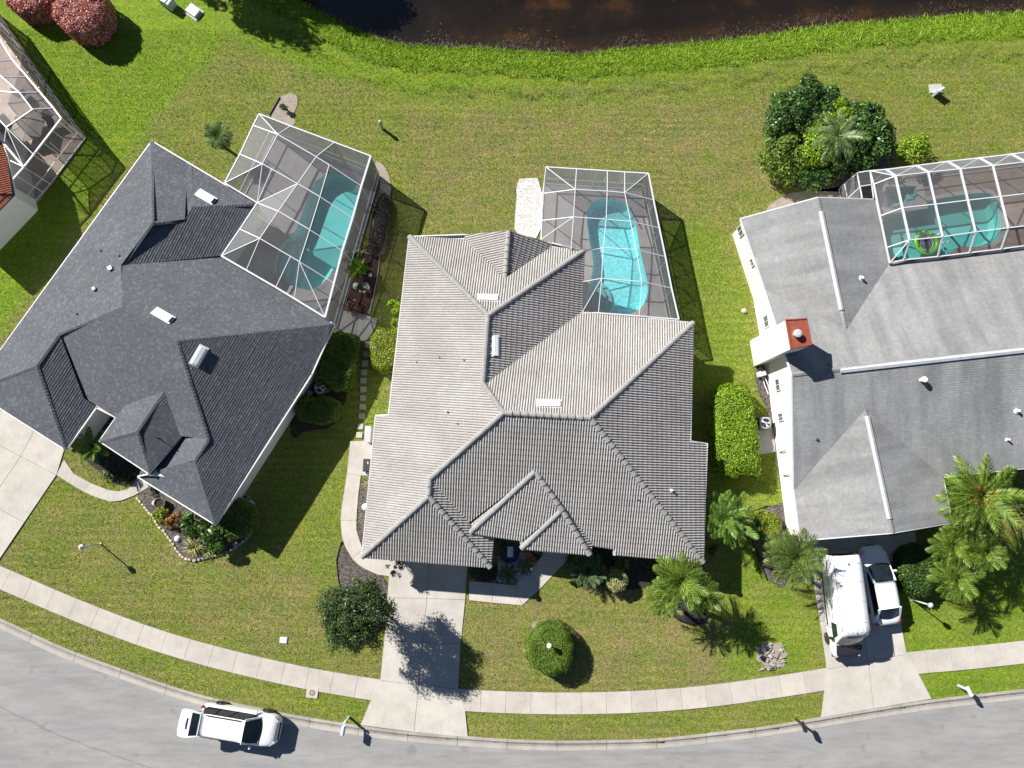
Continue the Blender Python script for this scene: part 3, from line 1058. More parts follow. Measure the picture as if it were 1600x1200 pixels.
# sidewalk slabs
SW_C = wcurve([(-60, 878), (0, 902), (65, 931), (98, 945), (170, 974), (245, 1001), (320, 1023), (400, 1043), (480, 1060.5), (545, 1071.5), (592, 1079),
               (660, 1088), (717, 1094), (800, 1098), (875, 1099.5), (950, 1098.5), (1025, 1095.5), (1105, 1088.5), (1200, 1075.5), (1291, 1061.5),
               (1417, 1036), (1500, 1030), (1600, 1019), (1700, 1006)], 0.03)
sw = thing('sidewalk', (0, 0, 0), None, None)
tag(sw, kind='structure')
X, Y, NX, NY = resample(SW_C, 1.535, -46, 46)
skip = []
dl, dr = P(594, 1070).x, P(716, 1090).x
el, er = P(1290, 1060).x, P(1422, 1040).x
und = MB()
for i in range(len(X) - 1):
    mid = (X[i] + X[i + 1]) / 2
    w_ = 0.63 if mid < er else 0.66
    tx, ty = -NY[i], NX[i]
    pts = []
    for j, sg in ((i, -1), (i, 1), (i + 1, 1), (i + 1, -1)):
        e = 0.008 * (1 if j == i else -1)
        pts.append((X[j] + NX[j] * w_ * sg + tx * e, Y[j] + NY[j] * w_ * sg + ty * e))
    if dl + 0.2 < mid < dr - 0.2 or el + 0.2 < mid < er - 0.2:
        continue
    hz = rnd.uniform(-0.003, 0.003)
    MB().prism(pts, -0.05, 0.03 + hz).build('sidewalk_slab', 'sidewalk_concrete', sw)
    und.quad(*[(X[j] + NX[j] * 0.66 * sg, Y[j] + NY[j] * 0.66 * sg, 0.006) for j, sg in ((i, 1), (i + 1, 1), (i + 1, -1), (i, -1))])
und.build('sidewalk_bedding', 'joint_dirt', sw)


HARD = []


def slabs(name, quads, material, z=0.036, part='slab', gap=0.011):
    root = tag(thing(name, (0, 0, 0), None, None), kind='structure')
    u_ = MB()
    for q in quads:
        pts = wcurve(q, z)
        pin = offset_loop(pts, -gap)
        HARD.append(pts)
        hz = rnd.uniform(-0.002, 0.002)
        MB().prism(pin, -0.06, z + hz).build(part, material, root)
        u_.poly([(p[0], p[1], z - 0.018) for p in pts])
    u_.build('bedding', 'joint_dirt', root)
    return root


Lp = [(611, 850), (605, 934), (600, 1001), (594, 1063), (579, 1095), (563, 1133)]
Cp = [(671, 852), (667, 935), (660, 1004), (654, 1070), (650, 1100), (647, 1144)]
Rp = [(732, 855), (727, 937), (720, 1006), (716, 1077), (727, 1111), (731, 1152)]
qs = []
for i in range(5):
    if i == 3:
        continue
    if i == 4:
        qs.append([Lp[3], Lp[4], Lp[5], Cp[5], Cp[3]])
        qs.append([Cp[3], Cp[5], Rp[5], Rp[4], Rp[3]])
    else:
        qs.append([Lp[i], Lp[i + 1], Cp[i + 1], Cp[i]])
        qs.append([Cp[i], Cp[i + 1], Rp[i + 1], Rp[i]])
slabs('driveway', qs, 'driveway_concrete', part='driveway_slab')
Lp = [(1256, 815), (1268, 890), (1281, 970), (1292, 1046), (1288, 1080), (1283, 1121)]
Cp = [(1322, 815), (1334, 885), (1348, 975), (1357, 1034), (1360, 1070), (1365, 1107)]
Rp = [(1387, 815), (1396, 880), (1409, 980), (1417, 1022), (1435, 1052), (1456, 1092)]
qs = []
for i in range(5):
    if i == 4:
        continue
    if i == 3:
        qs.append([Lp[3], Lp[4], Lp[5], Cp[5], Cp[3]])
        qs.append([Cp[3], Cp[5], Rp[5], Rp[4], Rp[3]])
    else:
        qs.append([Lp[i], Lp[i + 1], Cp[i + 1], Cp[i]])
        qs.append([Cp[i], Cp[i + 1], Rp[i + 1], Rp[i]])
qs.append([(1388, 838), (1392, 866), (1433, 858), (1430, 830)])
slabs('driveway', qs, 'driveway_concrete', part='driveway_slab')


def g1(i, j):
    return (88 - 56 * i - 50 * j, 742 - 29 * i + 74 * j)


qs = []
for i in range(4):
    for j in range(-1, 3):
        q = [g1(i, j), g1(i, j + 1), g1(i + 1, j + 1), g1(i + 1, j)]
        if i == 0 and j == -1:
            q = [(101, 700), g1(0, 0), g1(1, 0), (54, 672)]
        elif j == -1:
            q = [(54 - 52 * (i - 1), 672 - 32 * (i - 1)), g1(i, 0), g1(i + 1, 0), (54 - 52 * i, 672 - 32 * i)]
        qs.append(q)
slabs('driveway', qs, 'driveway_concrete', part='driveway_slab')
up = [(100, 718), (115, 740), (142, 755), (167, 765), (185, 768), (200, 764), (212, 750), (224, 734)]
lo = [(88, 742), (108, 755), (130, 768), (150, 777), (172, 784), (190, 782), (210, 774), (232, 761)]
slabs('front_walk', [[up[i], lo[i], lo[i + 1], lo[i + 2] if i == 5 else lo[i + 1], up[i + 1]][:5] if False else
                     [up[i], lo[i], lo[i + 1], up[i + 1]] for i in range(7)], 'driveway_concrete', part='walk_slab', gap=0.004)
slabs('entry_walk', [[(733, 908), (733, 938), (769, 942), (770, 911)], [(770, 911), (769, 942), (816, 946), (804, 914)],
                     [(804, 914), (816, 946), (845, 919), (825, 893)], [(825, 893), (845, 919), (888, 874), (848, 868)],
                     [(848, 868), (888, 874), (892, 835), (845, 832)]], 'driveway_concrete', part='walk_slab')
slabs('side_walk', [[(547, 689), (542, 740), (564, 743), (585, 744), (588, 700), (575, 689)],
                    [(542, 740), (538, 765), (534, 790), (532, 813), (557, 813), (558, 795), (560, 772), (564, 743)],
                    [(532, 813), (534, 838), (540, 856), (550, 873), (567, 858), (561, 842), (557, 828), (557, 813)],
                    [(550, 873), (562, 884), (572, 890), (590, 898), (611, 901), (613, 870), (585, 866), (567, 858)]],
      'driveway_concrete', part='walk_slab', gap=0.008)
slabs('garden_pad', [[(532, 484), (560, 489), (556, 532), (526, 520)], [(560, 489), (590, 498), (586, 513), (575, 530), (562, 536), (556, 532)]],
      'pad_concrete', part='pad_slab')

# planting beds, gravel and bare soil: low mounds cut to their outline
def bed_patch(name, px, material, z=0.03, lift=0.0):
    pts = smooth_loop(wcurve(px, z), 1)
    pts = [(x + rnd.uniform(-0.05, 0.05), y + rnd.uniform(-0.05, 0.05)) for x, y in pts]
    HARD.append(pts)
    o = MB().prism(pts, -0.06, z).build(name, material)
    return tag(o, kind='structure')


bed_patch('mulch_bed', [(564, 746), (583, 746), (577, 862), (568, 858), (559, 835), (558, 812), (560, 778)], 'grey_mulch')
bed_patch('mulch_bed', [(534, 847), (548, 873), (570, 889), (608, 903), (604, 958), (575, 985), (540, 960), (529, 905), (526, 875)], 'grey_mulch')
bed_patch('flower_bed', [(213, 776), (225, 791), (240, 807), (247, 822), (258, 832), (269, 847), (277, 860), (288, 872), (299, 875), (321, 871), (345, 864),
                         (365, 857), (377, 847), (392, 833), (401, 817), (401, 795), (390, 778), (379, 768), (350, 760), (310, 780), (240, 745), (229, 762)], 'grey_mulch')
bed_patch('soil_patch', [(420, 181), (437, 152), (450, 145), (464, 148), (466, 160), (459, 180), (462, 197), (440, 196)], 'sandy_soil', 0.02)
bed_patch('soil_patch', [(583, 248), (600, 257), (611, 282), (611, 305), (604, 395), (590, 400), (570, 395), (590, 330), (596, 280)], 'sandy_soil', 0.02)
bed_patch('mulch_bed', [(560, 393), (595, 401), (589, 437), (577, 492), (536, 485), (547, 441)], 'red_mulch')
bed_patch('mulch_bed', [(455, 650), (480, 600), (492, 545), (520, 520), (560, 560), (545, 605), (534, 640), (520, 668), (480, 672), (455, 690)], 'dark_mulch', 0.025)
bed_patch('gravel_strip', [(812, 277), (850, 279), (846, 378), (804, 372), (806, 312), (808, 287)], 'white_gravel', 0.03)
bed_patch('gravel_bed', [(776, 862), (826, 862), (838, 880), (806, 913), (773, 909), (779, 888)], 'shell_gravel', 0.03)
bed_patch('mulch_bed', [(733, 880), (777, 880), (779, 895), (774, 909), (734, 907)], 'dark_mulch', 0.03)
bed_patch('mulch_bed', [(826, 862), (848, 868), (836, 882), (826, 878)], 'dark_mulch', 0.03)
bed_patch('mulch_bed', [(890, 850), (1095, 850), (1095, 893), (1040, 905), (985, 925), (905, 905), (888, 880)], 'dark_mulch', 0.02)
bed_patch('soil_patch', [(828, 978), (845, 968), (865, 966), (885, 978), (893, 992), (870, 1010), (840, 1010)], 'sandy_soil', 0.02)
bed_patch('mulch_bed', [(1040, 955), (1060, 940), (1095, 935), (1110, 955), (1098, 973), (1075, 974)], 'dark_mulch', 0.04)
bed_patch('mulch_bed', [(1171, 812), (1176, 800), (1200, 791), (1236, 783), (1246, 842), (1235, 900), (1222, 922), (1198, 905), (1186, 865), (1173, 836)], 'grey_mulch', 0.03)
bed_patch('soil_patch', [(1177, 1008), (1188, 1012), (1196, 1000), (1208, 1006), (1220, 1002), (1224, 1014), (1233, 1022), (1224, 1030), (1228, 1042), (1212, 1042), (1199, 1049), (1192, 1036), (1181, 1034), (1184, 1022)], 'sandy_soil', 0.02)
bed_patch('shell_bed', [(1196, 325), (1225, 304), (1275, 296), (1325, 292), (1345, 300), (1340, 330), (1278, 322), (1200, 345)], 'sandy_soil', 0.02)
bed_patch('mulch_bed', [(1195, 205), (1225, 150), (1262, 135), (1310, 155), (1380, 175), (1400, 225), (1385, 280), (1330, 300), (1250, 298), (1210, 280)], 'grey_mulch', 0.02)
bed_patch('mulch_bed', [(1178, 575), (1200, 578), (1242, 800), (1224, 790), (1210, 700), (1200, 640), (1184, 610)], 'grey_mulch', 0.02)
bed_patch('mulch_bed', [(118, 702), (150, 640), (190, 655), (225, 700), (222, 732), (208, 752), (185, 760), (160, 740), (135, 722)], 'dark_mulch', 0.02)
slabs('equipment_pad', [[(1183, 673), (1209, 668), (1212, 706), (1186, 711)]], 'pad_concrete', part='pad_slab')

# stepping stones
st = tag(thing('stepping_stone_path', P(568, 610), None, None), kind='structure')
for (x, y) in [(574.7, 538.6), (572.4, 553), (570.2, 567.6), (569, 581.7), (567.8, 594.7), (567.4, 608.3), (567.2, 621.8), (566.3, 635.6), (565, 650),
               (563, 666.4), (561.5, 679.9)]:
    c = P(x, y)
    MB(True).box((c.x, c.y, 0.02), (0.40, 0.38, 0.05), rnd.uniform(-0.15, 0.1)).build('stepping_stone', 'stepping_stone', st, bevel=0.03)

# tall grass on the bank (nobody could count it)
def blades(name, n, xs, ds, h, wdt, material, base_fn, lean=0.5):
    x = npr.uniform(xs[0], xs[1], n)
    d = ds[0] + (ds[1] - ds[0]) * npr.random(n) ** 1.4
    y, z = base_fn(x, d)
    hh_ = h * npr.uniform(0.5, 1.25, n)
    a = npr.uniform(0, 2 * np.pi, n)
    ln = npr.normal(0, lean, (n, 2)) * hh_[:, None]
    c, s_ = np.cos(a) * wdt, np.sin(a) * wdt
    b0 = np.stack([x - c, y - s_, z - 0.02], -1)
    b1 = np.stack([x + c, y + s_, z - 0.02], -1)
    m1 = np.stack([x + c * 0.8 + ln[:, 0] * 0.4, y + s_ * 0.8 + ln[:, 1] * 0.4, z + hh_ * 0.6], -1)
    t = np.stack([x + ln[:, 0], y + ln[:, 1], z + hh_ * 0.85], -1)
    V_ = np.stack([b0, b1, m1, t], 1).reshape(-1, 3)
    return np_mesh(name, V_, np.arange(4 * n).reshape(n, 4), material, rndv=npr.random(n), kind='stuff')


def bank_fn(x, d):
    return interp(BANK, x) - d, -0.45 * np.clip((2.2 - d) / 2.2, 0, 1) ** 1.6 + 0.13


wob = lambda x: 0
blades('bank_grass', 60000, (-18, 38), (-0.15, 1.8), 0.08, 0.020, 'bank_blades', bank_fn, 2.2)


def lawn_blades(n):
    """short blades all over the open lawn, coloured like the ground they stand in"""
    x = npr.uniform(-36, 36, n)
    y = npr.uniform(-24, 31, n)
    ok = (interp(BANK, x) - y > 0.9) & (y - interp(LAWN_EDGE, x) > 0.06)
    dc = np.abs(y - interp(SW_C, x)) / np.hypot(1, np.gradient(interp(SW_C, np.sort(x)), np.sort(x)).mean())
    ok &= ~((seg_dist(x, y, SW_C, False) < 0.66))
    for pl in HARD:
        xs, ys = [p[0] for p in pl], [p[1] for p in pl]
        bb = (x > min(xs)) & (x < max(xs)) & (y > min(ys)) & (y < max(ys)) & ok
        i = np.where(bb)[0]
        ok[i[in_poly(x[i], y[i], [(p[0], p[1]) for p in pl])]] = False
    x, y = x[ok], y[ok]
    n = len(x)
    ix = np.clip(np.searchsorted(gx, x), 0, len(gx) - 1)
    iy = np.clip(np.searchsorted(gy, y), 0, len(gy) - 1)
    a = npr.uniform(0, 2 * np.pi, n)
    h_ = npr.uniform(0.03, 0.085, n)
    w_ = npr.uniform(0.012, 0.026, n)
    c, s_ = np.cos(a) * w_, np.sin(a) * w_
    ln = npr.normal(0, 0.9, (n, 2)) * h_[:, None]
    z = GZ[iy, ix] - 0.03
    V_ = np.stack([np.stack([x - c, y - s_, z], -1), np.stack([x + c, y + s_, z], -1), np.stack([x + ln[:, 0], y + ln[:, 1], z + 0.03 + h_], -1)], 1).reshape(-1, 3)
    o = np_mesh('grass', V_, np.arange(3 * n).reshape(n, 3), 'lawn_grass', kind='stuff')
    for nm, arr in (('lush', lush), ('dry', dry)):
        at_ = o.data.attributes.new(nm, 'FLOAT', 'POINT')
        at_.data.foreach_set('value', np.repeat(arr[iy, ix] + npr.normal(0, 0.10, n), 3).astype(np.float32))

# ------------------------------------------------------------------ roofs and houses
def plane_fit(pts):
    A = np.array([(p[0], p[1], 1.0) for p in pts])
    z = np.array([p[2] for p in pts])
    s_, *_ = np.linalg.lstsq(A, z, rcond=None)
    return s_                                     # z = ax + by + c


def clip_local(vs, fs, poly2d):
    """keep the part of a mesh (local u, v, w) over a plan outline in u, v; returns list of (verts, faces)"""
    out = []
    tris = tessellate_polygon([[Vector((p[0], p[1], 0)) for p in poly2d]])
    V_ = np.array(vs)
    Fl = fs
    fc = np.array([[V_[list(f), 0].min(), V_[list(f), 0].max(), V_[list(f), 1].min(), V_[list(f), 1].max()] for f in Fl])
    for t in tris:
        a, b_, c = (Vector((poly2d[i][0], poly2d[i][1], 0)) for i in t)
        if (b_ - a).cross(c - a).z < 0:
            b_, c = c, b_
        if (b_ - a).cross(c - a).length < 1e-4:
            continue
        x0, x1 = min(a.x, b_.x, c.x), max(a.x, b_.x, c.x)
        y0, y1 = min(a.y, b_.y, c.y), max(a.y, b_.y, c.y)
        keep = np.where((fc[:, 1] >= x0) & (fc[:, 0] <= x1) & (fc[:, 3] >= y0) & (fc[:, 2] <= y1))[0]
        if len(keep) == 0:
            continue
        used = sorted({i for k in keep for i in Fl[k]})
        mp = {u: i for i, u in enumerate(used)}
        bm = bmesh.new()
        bv = [bm.verts.new(V_[u]) for u in used]
        for k in keep:
            try:
                bm.faces.new([bv[mp[i]] for i in Fl[k]])
            except ValueError:
                pass
        for p, q in ((a, b_), (b_, c), (c, a)):
            e = q - p
            nrm = Vector((e.y, -e.x, 0)).normalized()
            bmesh.ops.bisect_plane(bm, geom=bm.verts[:] + bm.edges[:] + bm.faces[:], dist=1e-5, plane_co=p, plane_no=nrm, clear_outer=True)
        bm.verts.index_update()
        out.append(([tuple(v_.co) for v_ in bm.verts], [tuple(v_.index for v_ in f.verts) for f in bm.faces]))
        bm.free()
    return out


def tile_grid(u0, u1, v0, v1):
    """curved concrete tiles: rows lap over each other, barrels run up the slope"""
    w, L = 0.15, 0.335
    prof = [(0.0, 0.0), (0.008, 0.034), (0.05, 0.060), (0.094, 0.036), (0.106, 0.0), (0.15, 0.0)]
    vs, fs = [], []
    for r in range(int(math.floor(v0 / L)), int(math.ceil(v1 / L))):
        jit = rnd.uniform(-0.004, 0.004)
        for k in range(int(math.floor(u0 / w)), int(math.ceil(u1 / w))):
            o = len(vs)
            hz = rnd.uniform(-0.004, 0.004)
            for (vv, up_) in ((r * L - 0.03, 0.034), (r * L + L, 0.006)):
                for (x, z) in prof:
                    vs.append((k * w + x, vv + jit, z + up_ + hz))
            for q in range(5):
                fs.append((o + q, o + q + 1, o + 7 + q, o + 6 + q))
            o2 = len(vs)
            for (x, z) in prof:
                vs.append((k * w + x, r * L - 0.03 + jit, -0.004))
            for q in range(5):
                fs.append((o2 + q, o2 + q + 1, o + q + 1, o + q))
    return vs, fs


def shingle_grid(u0, u1, v0, v1, L=0.145, t=0.028):
    vs, fs = [], []
    for r in range(int(math.floor(v0 / L)), int(math.ceil(v1 / L))):
        u = u0 - rnd.random() * 0.5
        while u < u1:
            du = 0.95
            tt = t * rnd.uniform(0.8, 1.25)
            o = len(vs)
            vs += [(u, r * L, tt), (u + du, r * L, tt), (u + du, r * L + L, 0.001), (u, r * L + L, 0.001), (u, r * L, 0), (u + du, r * L, 0)]
            fs += [(o, o + 1, o + 2, o + 3), (o + 4, o + 5, o + 1, o)]
            u += du
    return vs, fs


class House:
    def __init__(s, name, label, base_px, group=None, cat='house'):
        s.root = thing(name, P(base_px[0], base_px[1]), label, cat, group)
        s.nodes, s.faces = {}, []

    def node(s, **kw):
        for k, v in kw.items():
            s.nodes[k] = v if len(v) == 3 else (v[0], v[1], None)

    def face(s, names, ref, pitch):
        s.faces.append((names.split(), ref.split(), pitch))

    def solve(s):
        acc = {k: [] for k in s.nodes}
        for names, ref, p in s.faces:
            A, B = s.nodes[ref[0]], s.nodes[ref[1]]
            zr = A[2] if A[2] is not None else B[2]
            A = P(A[0], A[1], zr)
            B = P(B[0], B[1], B[2] if B[2] is not None else zr)
            d = (B - A)
            n = Vector((-d.y, d.x)).normalized()
            cz = A.z
            cen = Vector((0, 0))
            for k in names:
                q = P(s.nodes[k][0], s.nodes[k][1], cz)
                cen += Vector((q.x, q.y))
            cen /= len(names)
            if n.dot(cen - Vector((A.x, A.y))) < 0:
                n = -n
            for k in names:
                if s.nodes[k][2] is None:
                    q0 = P(s.nodes[k][0], s.nodes[k][1], 0)
                    q = Vector((q0.x, q0.y)) / H
                    nq = n.dot(q)
                    z = (cz + p * (nq * H - n.dot(Vector((A.x, A.y))))) / (1 + p * nq)
                    acc[k].append(z)
        s.pt = {}
        for k, v in s.nodes.items():
            z = v[2] if v[2] is not None else sum(acc[k]) / max(1, len(acc[k]))
            s.pt[k] = P(v[0], v[1], z)

    def roof(s, style, deck_mat, field_mat):
        s.solve()
        mb = MB(True)
        for names, ref, p in s.faces:
            pts = [s.pt[k] for k in names]
            a, b_, c = plane_fit(pts)
            for k, q in zip(names, pts):
                if abs(a * q.x + b_ * q.y + c - q.z) > 0.12:
                    print('misfit', s.root['label'][:12], names[:3], k, round(q.z - (a * q.x + b_ * q.y + c), 2), round(q.z, 2))
            pts = [Vector((q.x, q.y, a * q.x + b_ * q.y + c)) for q in pts]
            mb.poly([q - Vector((0, 0, 0.015)) for q in pts])
            bot = [q - Vector((0, 0, 0.16)) for q in pts]
            mb.poly(bot)
        s.roof_o = mb.build('roof', deck_mat, s.root)
        V_all, F_all, UV = [], [], []
        for names, ref, p in s.faces:
            pts = [s.pt[k] for k in names]
            a, b_, c = plane_fit(pts)
            g = Vector((a, b_))
            gl = g.length or 1e-6
            Vd = Vector((a / gl, b_ / gl, gl)).normalized()
            Ud = Vector((b_ / gl, -a / gl, 0)).normalized()
            Nn = Ud.cross(Vd)
            if Nn.z < 0:
                Ud = -Ud
                Nn = -Nn
            O = s.pt[ref[0]].copy()
            O.z = a * O.x + b_ * O.y + c
            loc = []
            for q in pts:
                r_ = Vector((q.x, q.y, a * q.x + b_ * q.y + c)) - O
                loc.append((r_.dot(Ud), r_.dot(Vd)))
            us, vv = [l[0] for l in loc], [l[1] for l in loc]
            vmin = min(vv)
            O = O + Vd * vmin
            loc = [(l[0], l[1] - vmin) for l in loc]
            vv = [l[1] for l in loc]
            gen = tile_grid if style == 'tile' else shingle_grid
            vs, fs = gen(min(us), max(us), 0 if style == 'tile' else -0.02, max(vv)) if style == 'tile' else gen(min(us), max(us), -0.02, max(vv), t=0.019 if 'charcoal' in field_mat else 0.009)
            lift = 0.012 if style == 'tile' else 0.004
            for cv, cf in clip_local(vs, fs, loc):
                o = len(V_all)
                for q in cv:
                    w_ = O + Ud * q[0] + Vd * q[1] + Nn * (q[2] + lift)
                    V_all.append(w_)
                    UV.append((q[0] + 3.7 * O.x, q[1]))
                F_all += [tuple(i + o for i in f) for f in cf]
        off = wloc(s.root)
        me = bpy.data.meshes.new('field')
        me.from_pydata([tuple(v_ - off) for v_ in V_all], [], F_all)
        uvl = me.uv_layers.new(name='UVMap')
        li = np.zeros(len(me.loops), np.int32)
        me.loops.foreach_get('vertex_index', li)
        uvl.data.foreach_set('uv', np.array(UV, np.float32)[li].ravel())
        a_ = me.attributes.new('rnd', 'FLOAT', 'FACE')
        a_.data.foreach_set('value', npr.random(len(me.polygons)).astype(np.float32))
        me.materials.append(MATS[field_mat])
        o = bpy.data.objects.new('roof_tiles' if style == 'tile' else 'roof_shingles', me)
        COL.objects.link(o)
        o.parent = s.roof_o
        tag(o, kind='stuff')

    def caps(s, pairs, style, m_):
        """ridge and hip caps"""
        if style == 'tile':
            if not hasattr(s, 'cap_mesh'):
                mb = MB()
                n = 7
                for (x, r_, z) in ((0, 0.165, 0.0), (0.43, 0.14, -0.02)):
                    pass
                vs, fs = [], []
                for x, r_, zz in ((-0.02, 0.175, 0.02), (0.44, 0.145, -0.005)):
                    for k in range(n):
                        a = math.pi * k / (n - 1)
                        vs.append((x, r_ * math.cos(a), zz + r_ * 0.85 * math.sin(a) - 0.03))
                for k in range(n - 1):
                    fs.append((k, k + 1, n + k + 1, n + k))
                fs.append(tuple(range(n)))
                fs.append(tuple(range(2 * n - 1, n - 1, -1)))
                s.cap_mesh = mb.add(vs, fs)
                s.cap_obj = None
            off = wloc(s.root)
            for a, b_ in pairs:
                A, B = s.pt[a] if isinstance(a, str) else a, s.pt[b_] if isinstance(b_, str) else b_
                if A.z > B.z:
                    A, B = B, A
                d = B - A
                n_ = max(1, int(round(d.length / 0.43)))
                q = d.to_track_quat('X', 'Z')
                for i in range(n_):
                    if s.cap_obj is None:
                        o = s.cap_mesh.build('ridge_tile', m_, s.roof_o, world=False)
                        s.cap_obj = o
                    else:
                        o = s.cap_obj.copy()
                        COL.objects.link(o)
                    o.location = A + d * (i / n_) - off + Vector((0, 0, 0.055)) + Vector((rnd.uniform(-.006, .006), rnd.uniform(-.006, .006), rnd.uniform(-.004, .006)))
                    o.rotation_mode = 'QUATERNION'
                    o.rotation_quaternion = q
        else:
            for a, b_ in pairs:
                A, B = s.pt[a], s.pt[b_]
                d = B - A
                sd_ = d.cross(Vector((0, 0, 1))).normalized()
                mb = MB(True)
                n_ = max(1, int(d.length / 0.2))
                for i in range(n_):
                    p0, p1 = A + d * (i / n_), A + d * ((i + 1) / n_ + 0.002)
                    z0, z1 = 0.05, 0.032
                    if A.z > B.z:
                        z0, z1 = z1, z0
                    up0, up1 = Vector((0, 0, z0)), Vector((0, 0, z1))
                    dn = Vector((0, 0, 0.045))
                    mb.add([p0 + sd_ * 0.13 + up0 - dn, p0 + up0, p0 - sd_ * 0.13 + up0 - dn, p1 - sd_ * 0.13 + up1 - dn, p1 + up1, p1 + sd_ * 0.13 + up1 - dn],
                           [(0, 1, 4, 5), (1, 2, 3, 4)])
                o = mb.build('ridge_cap', m_, s.roof_o)
                uvl = o.data.uv_layers.new(name='UVMap')
                co = [v_.co for v_ in o.data.vertices]
                for l in o.data.loops:
                    uvl.data[l.index].uv = (co[l.vertex_index].x * 1.3, co[l.vertex_index].y * 1.3)

    def walls(s, outline, m_wall, inset=0.45, m_fascia='white_fascia', base=None, gutters=True):
        names = outline.split()
        pts = [s.pt[k] for k in names]
        HARD.append([(p.x, p.y) for p in pts])
        ins = offset_loop([(p.x, p.y) for p in pts], -inset)
        n = len(pts)
        for i in range(n):
            j = (i + 1) % n
            a, b_ = ins[i], ins[j]
            za, zb = pts[i].z - 0.17, pts[j].z - 0.17
            th = 0.001
            w_ = MB(True).quad((a[0], a[1], 0), (b_[0], b_[1], 0), (b_[0], b_[1], zb), (a[0], a[1], za))
            w_.build('wall', m_wall, s.root)
        so, fa = MB(True), None
        for i in range(n):
            j = (i + 1) % n
            so.quad((ins[i][0], ins[i][1], pts[i].z - 0.17), (pts[i].x, pts[i].y, pts[i].z - 0.17), (pts[j].x, pts[j].y, pts[j].z - 0.17), (ins[j][0], ins[j][1], pts[j].z - 0.17))
        so.build('soffit', 'white_fascia', s.root)
        for i in range(n):
            j = (i + 1) % n
            up = Vector((0, 0, 1))
            A, B = pts[i] + Vector((0, 0, -0.08)), pts[j] + Vector((0, 0, -0.08))
            if (B - A).length < 0.1:
                continue
            d = (B - A).normalized()
            out = Vector((d.y, -d.x, 0))
            c = Vector((sum(p.x for p in pts) / n, sum(p.y for p in pts) / n, A.z))
            ar = sum(pts[k].x * pts[(k + 1) % n].y - pts[(k + 1) % n].x * pts[k].y for k in range(n))
            if ar < 0:
                out = -out
            out.normalize()
            MB(True).beam(A + out * 0.035 - d * 0.03, B + out * 0.035 + d * 0.03, 0.07, 0.15).build('fascia', m_fascia, s.root)


def box_vent(name_root, roof, px, py, z, dpx, w, h, ht, material, parent_label):
    """long low ridge vent lying on a slope (px,py middle; dpx direction in the picture)"""


# ---- main house, curved concrete tiles
A = House('tiled_house', 'light grey house with barrel tile roof in the middle of the row', (840, 640))
A.node(nw=(640, 370, 2.95), nvl=(727, 374), bl=(727, 367, 2.95), br_=(797, 361), be=(861, 380, 2.95), nvr=(861, 386), bv=(789, 437),
       ne=(912, 392, 2.95), ei=(909, 488, 2.95), n1=(763, 493), n2=(755, 600), n3=(787, 645), n4=(922, 653), n5=(672, 748), n6=(670, 776),
       see=(1083, 505, 2.95), st1=(1078, 690), st2=(1104.5, 694, 2.75), se=(1098, 878, 2.75), s1=(960, 866, 2.75), s2=(960, 857), s3=(925, 851),
       n7=(836, 737), n8=(878, 797), m1=(735, 832, 3.25), mv=(733, 816), m2=(815, 844), m3=(815, 857, 3.1), m4=(921, 866, 3.1),
       g1=(566, 870, 2.75), g2=(766, 886, 2.75), g3=(770, 841), g4=(737, 835), w1=(587.5, 650, 2.75), w2=(607.5, 649), mv2=(815, 846))
pt_ = 0.42
A.face('nw n1 n2 n3 n5 n6 g1 w1 w2', 'w1 g1', pt_)
A.face('nw nvl bv nvr ne n1', 'nw ne', pt_)
A.face('bl br_ bv nvl', 'bl nvl', 0.36)
A.face('br_ be nvr bv', 'be nvr', 0.36)
A.face('ne ei n2 n1', 'ne ei', pt_)
A.face('ei see n4 n3 n2', 'ei see', pt_)
A.face('see st1 st2 se n4', 'st2 se', pt_)
A.face('n3 n4 se s1 s2 s3 n7 mv n5', 's1 se', pt_)
A.face('g1 n6 g2', 'g1 g2', pt_)
A.face('n5 n6 g2 g3 g4 mv', 'g2 g3', pt_)
A.face('m1 m2 n8 n7', 'm1 m2', 0.36)
A.face('n7 n8 m4 s3', 'm4 s3', 0.36)
A.face('m3 m4 n8', 'm3 m4', 0.36)
A.nodes['nvl'] = (727, 374, 3.0)
A.nodes['nvr'] = (861, 386, 2.98)
A.nodes['br_'] = (795, 361, 4.15)
A.nodes['m2'] = (815, 844, 3.25)
A.roof('tile', 'tile_underlay', 'concrete_roof_tile')
# thin lit slopes on the left of the two entrance hips
sl = MB(True)
for a, b_, c in (('m1', 'n7', (731, 822, 3.25)), ('m3', 'n8', (812, 848, 3.2))):
    q = P(*c)
    sl.poly([A.pt[a], A.pt[b_], q])
sl.build('hip_flank', 'concrete_roof_tile', A.roof_o)
A.caps([('nw', 'n1'), ('ne', 'n1'), ('n1', 'n2'), ('n2', 'n3'), ('n3', 'n4'), ('see', 'n4'), ('se', 'n4'), ('n3', 'n5'), ('n5', 'n6'), ('g1', 'n6'), ('g2', 'n6'),
        ('m1', 'n7'), ('n8', 'n7'), ('m3', 'n8'), ('m4', 'n8'), ('bv', 'br_')], 'tile', 'ridge_tile_grey')
A.walls('nw bl be ne ei see st1 st2 se s1 s2 s3 m4 m3 m2 m1 g4 g3 g2 g1 w1 w2', 'cream_stucco', 0.5)


